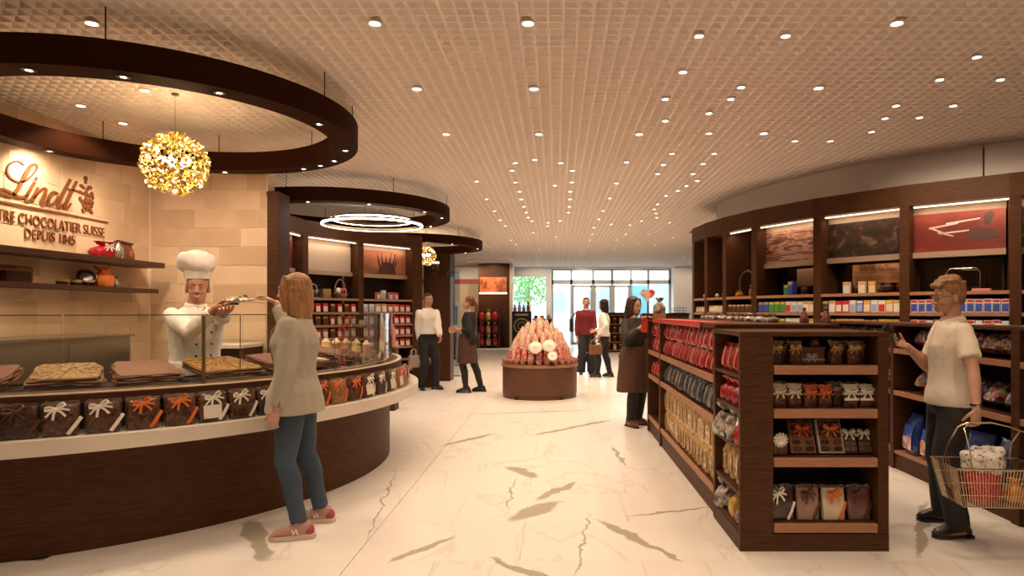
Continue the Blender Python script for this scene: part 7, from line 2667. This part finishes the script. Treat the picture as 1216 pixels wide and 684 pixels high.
# what the chef holds out: chocolate pieces on crumpled paper, with tongs
hp = at(284, 361, 4.90)
t = thing('paper_of_chocolate', 'crumpled white paper with chocolate pieces held out by the chef', 'food', hp, -0.5)
r_ = random.Random(8)
m_ = MB()
vs, fs = [], []
for i in range(9):
    for j in range(6):
        x, y = (i / 8 - 0.5) * 0.20, (j / 5 - 0.5) * 0.12
        vs.append((x, y, 0.02 + 0.5 * abs(y) * 0.5 + r_.uniform(-.014, .014)))
for i in range(8):
    for j in range(5):
        fs.append((i * 6 + j, (i + 1) * 6 + j, (i + 1) * 6 + j + 1, i * 6 + j + 1))
m_.add(vs, fs)
o = m_.build('paper', WHITEP, t, smooth=0)
o.modifiers.new('thickness', 'SOLIDIFY').thickness = 0.002
for k in range(5):
    MB().cb((-0.06 + 0.03 * k, r_.uniform(-.025, .025), 0.045 + r_.uniform(0, .015)), (0.034, 0.026, 0.012), R=Euler((r_.uniform(-.4, .4), r_.uniform(-.4, .4), r_.uniform(0, 3))).to_matrix()).build('chocolate_piece', (IVC, CHOC, IVC, IVC, CHOC)[k], t, bevel=0.003)
t = thing('tongs', 'steel tongs in the chef\'s hand', 'tongs', at(270, 364, 4.94), -0.55)
for s_ in (-1, 1):
    MB().tube([(-0.10, 0, 0.0), (-0.02, 0.012 * s_, 0.012), (0.08, 0.014 * s_, 0.020), (0.13, 0.004 * s_, 0.020)], [0.005, 0.006, 0.006, 0.009], 8).build('tong_arm', BLACKM if s_ < 0 else STEEL, t)
MB().ball((-0.10, 0, 0), 0.010, 8, 5).build('hinge', STEEL, t)

# --- customer in the blazer
p = Person('woman in sage blazer and jeans reaching up to the counter', (-1.72, 4.31), (-0.995, -0.06), 1.69, True, 1.06, 0.008, SKIN, lean=(0, 0.0))
p.arm(1, at(328, 360, 4.68), pole=(0.5, 0.1, -1.0), hd=p.Mi.to_3x3() @ Vector((-0.85, -0.05, 0.45)), n=p.Mi.to_3x3() @ Vector((-0.2, -0.3, -0.9)), curl=0.38, spread=0.2)
p.arm(-1, at(328, 487, 4.08), pole=(-0.5, -0.8, 0), n=(0.9, -0.1, 0), curl=0.55, spread=0.03)
p.leg(-1, (-1.64, 4.17), world=True, yaw=0.22)
p.leg(1, (-1.62, 4.50), world=True, yaw=0.0)
p.body(hy=-0.18, hp=0.03)
p.brows(HBLOND)
p.hair(HBLOND, 'bob', vol=1.03)
p.trousers(JEANS, 0.105, 0.010, (0.0, 0.0, 0.004))
BLZ = p.top('blazer', BLAZER, 0.80, 0.024, 0.95, 0.012, 0.030, 1.430, 0.005, waist=0.97, seed=5)
m_ = MB()
ring = [p.tp(0.064 * math.cos(a), -0.020 + 0.062 * math.sin(a), 1.432 + 0.020 * -math.sin(a)) for a in [PI * 0.0 + PI + PI * i / 14 for i in range(15)]]
m_.tube(ring, 0.017, 8, flat=1.8)
m_.build('collar', BLAZER, p.t)
for sd in (-1, 1):
    m_ = MB()
    pts = [p.tp(sd * 0.060, 0.035, 1.425), p.front(sd * 0.062, 1.33) + Vector((0, .004, 0)), p.front(sd * 0.045, 1.22) + Vector((0, .004, 0)), p.front(sd * 0.012, 1.11) + Vector((0, .004, 0))]
    m_.band(pts, (1, 0.1 * sd, 0.25 * sd), 0.052, 0.005)
    m_.build('lapel', BLAZER, p.t)
for z in (1.04,):
    MB().ball(p.front(0.0, z), (0.010, 0.007, 0.010), 10, 6).build('button', mat('horn_button', (0.10, 0.07, 0.05), 0.3), p.t)
W_, E_ = p.wr[-1], p.el[-1]
for k in range(3):
    c = E_.lerp(W_, 0.80 + 0.05 * k) + Vector((-0.036, -0.022, 0.0))
    MB().ball(c, 0.006, 8, 5).build('cuff_button', mat('horn_button', (0.10, 0.07, 0.05), 0.3), p.t)
p.shoes(PINKS, mat('pale_sole', (0.66, 0.52, 0.42), 0.6), sneaker=True, accent=PINKH)

# --- person in the polo shirt with a wire basket
p = Person('person in cream polo shirt with glasses holding a phone and a wire basket', (2.585, 4.28), (-1.0, 0.10), 1.655, True, 1.0, 0.008, SKIN, lean=(0, 0.0))
p.arm(1, at(1077, 411, 4.42), pole=(0.35, -0.3, -1.0), hd=p.Mi.to_3x3() @ Vector((-0.9, -0.1, 0.30)), n=p.Mi.to_3x3() @ Vector((0.3, -0.75, 0.6)), curl=0.55, thumb=0.9)
p.arm(-1, at(1160, 490, 3.90), pole=(-0.3, -1, 0), hd=(0.0, 0.05, -1), n=(0.85, 0.2, 0), curl=0.95, thumb=0.9)
p.leg(-1, (2.585, 4.19), world=True, yaw=0.15)
p.leg(1, (2.68, 4.52), world=True, yaw=0.0)
p.body(hy=0.05, hp=-0.12)
p.brows(HCURL)
p.hair(HCURL, 'curly', 3, 1.0)
p.glasses(mat('brown_glasses', (0.08, 0.03, 0.02), 0.3))
p.trousers(CHARC, 0.07, 0.014, (0.012, 0.018, 0.022))
p.top('polo_shirt', POLO, 0.865, 0.018, 0.38, 0.010, 0.006, 1.425, 0.005, waist=1.04, seed=7)
m_ = MB()
m_.tube([p.tp(0.066 * math.cos(a), -0.012 + 0.066 * math.sin(a), 1.428 - 0.018 * math.sin(a)) for a in [PI * 0.62 + 2 * PI * 0.88 * i / 22 for i in range(23)]], 0.015, 8, flat=1.7)
m_.build('collar', POLO, p.t)
m_ = MB()
m_.band([p.front(0, z) + Vector((0, .002, 0)) for z in (1.385, 1.34, 1.29, 1.25)], (1, 0, 0), 0.030, 0.004)
m_.build('placket', POLO, p.t)
for z in (1.35, 1.30):
    MB().ball(p.front(0, z) + Vector((0, .003, 0)), (0.005, 0.003, 0.005), 8, 5).build('button', WHITEP, p.t)
Wl = p.wr[-1]
dl = (Wl - p.el[-1]).normalized()
MB().tube([Wl - dl * 0.035 + Vector((0.029 * math.cos(a), 0.029 * math.sin(a), 0)) for a in [2 * PI * i / 16 for i in range(16)]], 0.007, 8, closed=True).build('wrist_watch', BLACKL, p.t)
MB().ball(Wl - dl * 0.035 + Vector((-0.033, 0.0, 0)), (0.006, 0.015, 0.015), 10, 6).build('watch_face', CHROME, p.t)
p.shoes(BLACKL, BLACKM)
wristR = p.M @ p.wr[1]
ph = at(1058, 397, 4.40)
t = thing('smartphone', 'black smartphone held up by the person in the polo shirt', 'phone', ph)
t.rotation_euler = (0, 0, 0)
R = Matrix.Rotation(-0.62, 3, 'Y')
MB().cb((0, 0, 0), (0.072, 0.010, 0.145), R=R @ Matrix.Rotation(0.5, 3, 'Z')).build('body', BLACKL, t, smooth=0, bevel=0.003)
MB().cb(R @ Matrix.Rotation(0.5, 3, 'Z') @ Vector((0, -0.0055, 0)), (0.064, 0.001, 0.132), R=R @ Matrix.Rotation(0.5, 3, 'Z')).build('screen', mat('dark_screen', (0.02, 0.012, 0.012), 0.08), t, smooth=0)
# wire basket hanging from the left hand
hw = p.M @ (Wl + Vector((0, 0.012, -0.085)))
t = thing('wire_basket', 'gold wire shopping basket hanging from the hand of the person in polo', 'basket', (hw.x + 0.06, hw.y - 0.03, hw.z - 0.455), -0.10)
Lb, Wb, Hb = 0.50, 0.32, 0.225


def rim(z, k):
    return [(sx * Lb / 2 * k, sy * Wb / 2 * k, z) for sx, sy in ((-1, -1), (1, -1), (1, 1), (-1, 1))]


m_ = MB()
m_.tube(rim(Hb, 1.0), 0.006, 8, closed=True)
m_.build('rim', CHROME, t)
m_ = MB()
for z, k in ((0.0, 0.80), (0.07, 0.86), (0.145, 0.93)):
    m_.tube(rim(z, k), 0.0032, 6, closed=True)
m_.build('frame_wire', CHROME, t)
m_ = MB()
n1, n2 = 30, 19
for i in range(n1):
    u = i / (n1 - 1) * 2 - 1
    for sy in (-1, 1):
        m_.tube([(u * Lb / 2 * 0.80, sy * Wb / 2 * 0.80, 0), (u * Lb / 2, sy * Wb / 2, Hb)], 0.0021, 5)
    m_.tube([(u * Lb / 2 * 0.80, -Wb / 2 * 0.80, 0), (u * Lb / 2 * 0.80, Wb / 2 * 0.80, 0)], 0.0021, 5)
for i in range(n2):
    u = i / (n2 - 1) * 2 - 1
    for sx in (-1, 1):
        m_.tube([(sx * Lb / 2 * 0.80, u * Wb / 2 * 0.80, 0), (sx * Lb / 2, u * Wb / 2, Hb)], 0.0021, 5)
tag(m_.build('mesh_wire', CHROME, t), kind='stuff')
for sy in (-1, 1):
    m_ = MB()
    m_.tube([(-0.17, sy * Wb / 2, Hb), (-0.16, sy * Wb / 2 * 0.75, Hb + 0.10), (-0.15, sy * 0.035, 0.435), (-0.11, sy * 0.012, 0.462), (0.02, sy * 0.010, 0.468), (0.12, sy * 0.012, 0.445), (0.20, sy * 0.035, 0.415), (0.20, sy * Wb / 2 * 0.75, Hb + 0.10), (0.21, sy * Wb / 2, Hb)], 0.0045, 8)
    m_.build('handle', CHROME, t)
STRIPER = picture('red_striped_paper', [(0.40, (0.60, 0.03, 0.04)), (0.5, (0.62, 0.04, 0.05)), (0.56, (0.80, 0.50, 0.42)), (0.6, (0.60, 0.03, 0.04))], 10.0, 0.4, (1, 1, 0.5), 'wave')
b0 = t.location
g_ = thing('gift_bag', 'red striped gift bag with white cellophane top in the wire basket', 'gift bag', (b0.x - 0.03, b0.y, b0.z + 0.012), -0.2)
m_ = MB()
m_.lathe([(0.085, 0), (0.092, 0.01), (0.098, 0.15), (0.09, 0.17)], 20, sy=0.8)
m_.build('bag', STRIPER, g_)
WCELL = mat('white_brown_cellophane', (0.80, 0.74, 0.68), 0.15, base2=(0.20, 0.13, 0.10), vscale=34, sharp=(0.36, 0.44), bump=1.0, bscale=26, coat=0.8)
sc = Sculpt()
r_ = random.Random(12)
sc.ell((0.0, 0, 0.225), (0.118, 0.095, 0.075))
for i in range(16):
    a = r_.uniform(0, 2 * PI)
    sc.ell((0.085 * math.cos(a), 0.07 * math.sin(a), 0.22 + r_.uniform(-.03, .07)), (0.04, 0.035, 0.035), n=10, k=6)
ob('cellophane_top', sc.mesh('cellophane_top', WCELL, 0.007, 1, 0.006, 30, 3), g_)
for k, (dx, dy, mt, lb) in enumerate(((-0.165, 0.02, CHOC, 'brown round chocolate pack at the left end of the wire basket'), (0.135, -0.02, mat('gold_orange_pack', (0.72, 0.30, 0.05), 0.3, 0.2), 'orange gold pack at the right of the wire basket'))):
    tag(crinkled_bag(0.10, 0.10, 0.13, 120 + k).build('sweet_bag', mt, None, (b0.x + dx, b0.y + dy, b0.z + 0.012)), lb, 'bag')

# --- staff member by the long shelf, brown apron, holding a red box
p = Person('staff member in black shirt and brown apron holding a red box by the long shelf', (0.99, 8.32), (0.72, -0.69), 1.63, True, 1.16, 0.011)
p.arm(1, at(759, 390, 8.14), pole=(0.8, -0.2, -0.8), n=(-0.8, 0.2, 0), curl=0.5)
p.arm(-1, at(772, 389, 8.20), pole=(-0.8, -0.2, -0.8), n=(0.8, 0.2, 0), curl=0.5)
p.leg(1, (0.11, 0.03), -0.3)
p.leg(-1, (-0.10, 0.0), 0.2)
p.body(hy=0.0, hp=-0.1)
p.brows(HBROWN)
p.hair(HBROWN, 'bob', 5, 1.02)
p.glasses(BLACKM)
p.trousers(BLACKC, 0.08, 0.012, (0.005, 0.008, 0.01))
p.top('shirt', mat('dark_olive_shirt', (0.030, 0.022, 0.015), 0.8), 0.90, 0.020, 0.95, 0.016, 0.012, 1.43, 0.005)
p.skirt('apron', APRON, 0.46, 1.05, 0.036, 0.045)
MB().cb(p.front(0.04, 1.28) + Vector((0, 0.003, 0)), (0.06, 0.006, 0.03)).build('name_tag', WHITEP, p.t, smooth=0)
for sd in (-1, 1):
    MB().tube([p.tp(sd * 0.03, 0.075, 1.43), p.front(sd * 0.055, 1.36), p.front(sd * 0.045, 1.30)], 0.014, 6, flat=0.4).build('collar', BLACKC, p.t)
p.shoes(LEATH, BLACKM, 0.03)
t = thing('red_box', 'red round topped box in the hands of the staff member', 'box', at(768, 385, 8.08), -0.5)
MB().box((-0.055, -0.05, -0.10), (0.055, 0.05, 0.06)).build('box', P_RED, t, smooth=0, bevel=0.004)
MB().lathe([(0.062, 0.06), (0.075, 0.075), (0.075, 0.09), (0.04, 0.10), (0.003, 0.102)], 18).build('lid', mat('coral_lid', (0.72, 0.16, 0.13), 0.35), t)

# --- man in white shirt facing the staff member with the ponytail
p = Person('man in white shirt and black trousers talking beside the left shelves', (-2.38, 12.15), (0.62, -0.78), 1.78, False, 0.97, 0.012, SKINT)
p.arm(1, at(499, 407, 12.1), pole=(0.1, -1, 0), curl=0.5)
p.arm(-1, at(523, 403, 11.9), pole=(-0.1, -1, 0), curl=0.6)
p.leg(1, (0.10, -0.02), -0.4)
p.leg(-1, (-0.12, 0.06), 0.35)
p.body(hy=-0.1)
p.brows(HBROWN)
p.hair(HBROWN, 'male', 6, 0.98)
p.trousers(BLACKC, 0.06, 0.014, (0.008, 0.012, 0.012))
p.top('shirt', WHITEC, 0.95, 0.016, 0.97, 0.010, 0.004, 1.44, 0.006)
for sd in (-1, 1):
    MB().tube([p.tp(sd * 0.035, 0.07, 1.45), p.front(sd * 0.05, 1.39), p.front(sd * 0.03, 1.35)], 0.016, 6, flat=0.4).build('collar', WHITEC, p.t)
MB().arc((0, 0), 0.158, 0.172, 0, 2 * PI, 0.955, 0.99, 28, full=True).build('belt', BLACKL, p.t)
p.shoes(BLACKL, BLACKM)
hw = p.M @ (p.wr[1] + Vector((0, 0, -0.10)))
t = thing('paper_bag', 'small grey paper bag in the white shirt man\'s hand', 'bag', (hw.x - 0.10, hw.y - 0.10, hw.z - 0.345), 0.67)
MB().box((-0.09, -0.045, 0), (0.09, 0.045, 0.22)).build('bag', mat('grey_paper', (0.34, 0.28, 0.22), 0.6), t, smooth=0, bevel=0.003)
for y in (-0.03, 0.03):
    MB().tube([(-0.05, y, 0.22), (-0.045, y * 0.5, 0.31), (0, 0, 0.345), (0.045, y * 0.5, 0.31), (0.05, y, 0.22)], 0.004, 6).build('handle', WHITEP, t)
hw = p.M @ (p.wr[-1] + p.hd[-1][0] * 0.08)
t = thing('red_phone', 'small red phone in the other hand of the white shirt man', 'phone', hw, 0.6)
MB().cb((0, 0, 0), (0.035, 0.012, 0.10), R=Matrix.Rotation(0.5, 3, 'Y')).build('body', P_RED, t, smooth=0, bevel=0.002)
MB().cb((0.0, -0.007, 0), (0.028, 0.001, 0.085), R=Matrix.Rotation(0.5, 3, 'Y')).build('screen', BLACKL, t, smooth=0)

# --- staff member with ponytail
p = Person('staff member with auburn ponytail, black top and brown apron talking to the man', (-1.56, 11.75), (-0.97, 0.12), 1.72, True, 1.0, 0.012)
p.arm(-1, at(542, 391, 11.6), pole=(-0.4, -0.7, -0.9), n=(0.8, 0, 0.3), curl=0.5)
p.arm(1, at(541, 393, 11.95), pole=(0.4, -0.7, -0.9), n=(-0.8, 0, 0.3), curl=0.5)
p.leg(-1, (-0.10, 0.03), 0.15)
p.leg(1, (0.10, -0.20), -0.1)
p.body(hy=0.1)
p.brows(HAUB)
p.hair(HAUB, 'pony', 7, 1.0)
p.trousers(BLACKC, 0.08, 0.012, (0.0, 0.0, 0.0))
p.top('top', BLACKC, 0.93, 0.018, 0.80, 0.014, 0.01, 1.43, 0.005)
p.skirt('apron', APRON, 0.52, 1.04, 0.030, 0.02, 0.035)
MB().tube([p.tp(0.03, -0.17, 1.05), p.tp(0.0, -0.175, 0.95), p.tp(0.02, -0.18, 0.80)], 0.012, 6, flat=0.4).build('apron_tie', APRON, p.t)
p.shoes(BLACKL, BLACKM)
t = thing('orange_pack', 'small orange pack held by the staff member with the ponytail', 'box', at(537, 391, 11.72), 0.2)
MB().cb((0, 0, 0), (0.12, 0.06, 0.06)).build('pack', mat('orange_pack_print', (0.65, 0.25, 0.06), 0.4), t, smooth=0, bevel=0.004)
MB().cb((0, 0, 0.034), (0.10, 0.05, 0.008)).build('lid', P_GOLD, t, smooth=0)

# --- couple at the island
p = Person('man in dark red sweater and black trousers standing behind the round island', (0.70, 15.15), (0.25, -0.97), 1.77, False, 0.93, 0.013, SKINT)
p.arm(1, (0.49, 15.08, 0.86), pole=(0.1, -1, 0), curl=0.5)
p.arm(-1, (0.92, 15.05, 0.87), pole=(-0.1, -1, 0), curl=0.5)
p.leg(1, (0.12, 0.0), -0.2)
p.leg(-1, (-0.12, 0.02), 0.25)
p.body(hy=-0.35)
p.brows(HBROWN)
p.hair(HBROWN, 'male', 8, 0.98)
p.trousers(BLACKC, 0.05, 0.018, (0.02, 0.035, 0.045))
p.top('sweater', REDK, 0.88, 0.018, 0.95, 0.012, 0.006, 1.43, 0.005)
MB().tube([p.tp(0.06 * math.cos(a), -0.005 + 0.062 * math.sin(a), 1.445 - 0.014 * math.sin(a)) for a in [2 * PI * i / 18 for i in range(18)]], 0.014, 8, closed=True).build('shirt_collar', WHITEC, p.t)
p.shoes(BLACKL, BLACKM)
t = thing('shoulder_bag', 'flat black bag hanging at the red sweater man\'s side', 'bag', (0.36, 15.22, 0.98), 0.1)
MB().box((-0.03, -0.14, 0), (0.03, 0.14, 0.30)).build('bag', BLACKL, t, smooth=0, bevel=0.006)
MB().tube([(0, -0.10, 0.30), (0.08, -0.08, 0.42), (0.10, 0, 0.46), (0.08, 0.08, 0.42), (0, 0.10, 0.30)], 0.009, 6).build('strap', BLACKL, t)

p = Person('woman with dark hat and white shirt carrying a brown basket beside the red sweater', (1.06, 14.45), (-0.93, 0.30), 1.70, True, 0.97, 0.013)
p.arm(-1, (0.96, 14.20, 0.93), pole=(-0.5, -0.8, -0.3), n=(0.8, 0, 0.2), curl=0.8)
p.arm(1, (0.88, 14.68, 1.02), pole=(0.5, -0.8, -0.3), n=(-0.8, 0, 0.2), curl=0.6)
p.leg(-1, (-0.09, 0.12), 0.1)
p.leg(1, (0.10, -0.12), -0.1)
p.body(hy=0.1)
p.brows(HBLACK)
p.hair(HBLACK, 'bob', 9, 0.98)
hs = Sculpt()
hs.ell(p.HM @ Vector((0, -0.024, 0.070)), (0.092, 0.104, 0.078), p.HM.to_3x3())
hs.limb([(0, -0.01, 0.062), (0, -0.01, 0.075)], [(0.096, 0.112), (0.094, 0.110)], M=p.HM)
ob('hat', hs.mesh('hat', mat('black_felt', (0.022, 0.016, 0.016), 0.9), 0.009, 2), p.t)
MB().lathe([(0.093, 0.066), (0.096, 0.07), (0.094, 0.086)], 24, (0, -0.018, 0), sy=1.13).move(0, p.HM).build('hat_band', REDK, p.t)
p.trousers(BLACKC, 0.08, 0.012, (0.004, 0.008, 0.008))
p.top('shirt', WHITEC, 0.90, 0.018, 0.97, 0.018, 0.008, 1.43, 0.006)
MB().tube([p.tp(0.06 * math.cos(a), -0.012 + 0.06 * math.sin(a), 1.435 - 0.014 * math.sin(a)) for a in [2 * PI * i / 18 for i in range(18)]], 0.013, 8, closed=True).build('collar', WHITEC, p.t)
p.shoes(BLACKL, BLACKM)
hw = p.M @ (p.wr[-1] + p.hd[-1][0] * 0.085)
t = thing('brown_basket', 'brown box basket carried by the woman with the dark hat', 'basket', (hw.x - 0.05, hw.y - 0.08, hw.z - 0.335), 0.15)
MB().box((-0.13, -0.08, 0), (0.13, 0.08, 0.20)).build('basket', mat('brown_basket_weave', (0.20, 0.085, 0.035), 0.6, bump=0.5, bscale=60), t, smooth=0, bevel=0.005)
MB().tube([(-0.12, 0, 0.19), (-0.10, 0, 0.29), (0, 0, 0.335), (0.10, 0, 0.29), (0.12, 0, 0.19)], 0.010, 8).build('handle', mat('pale_wicker', (0.45, 0.22, 0.10), 0.6), t)
MB().ball((0.05, 0, 0.21), (0.05, 0.045, 0.045), 10, 6).build('goods', WHITEP, t)

bpy.data.scenes.remove(WORK)
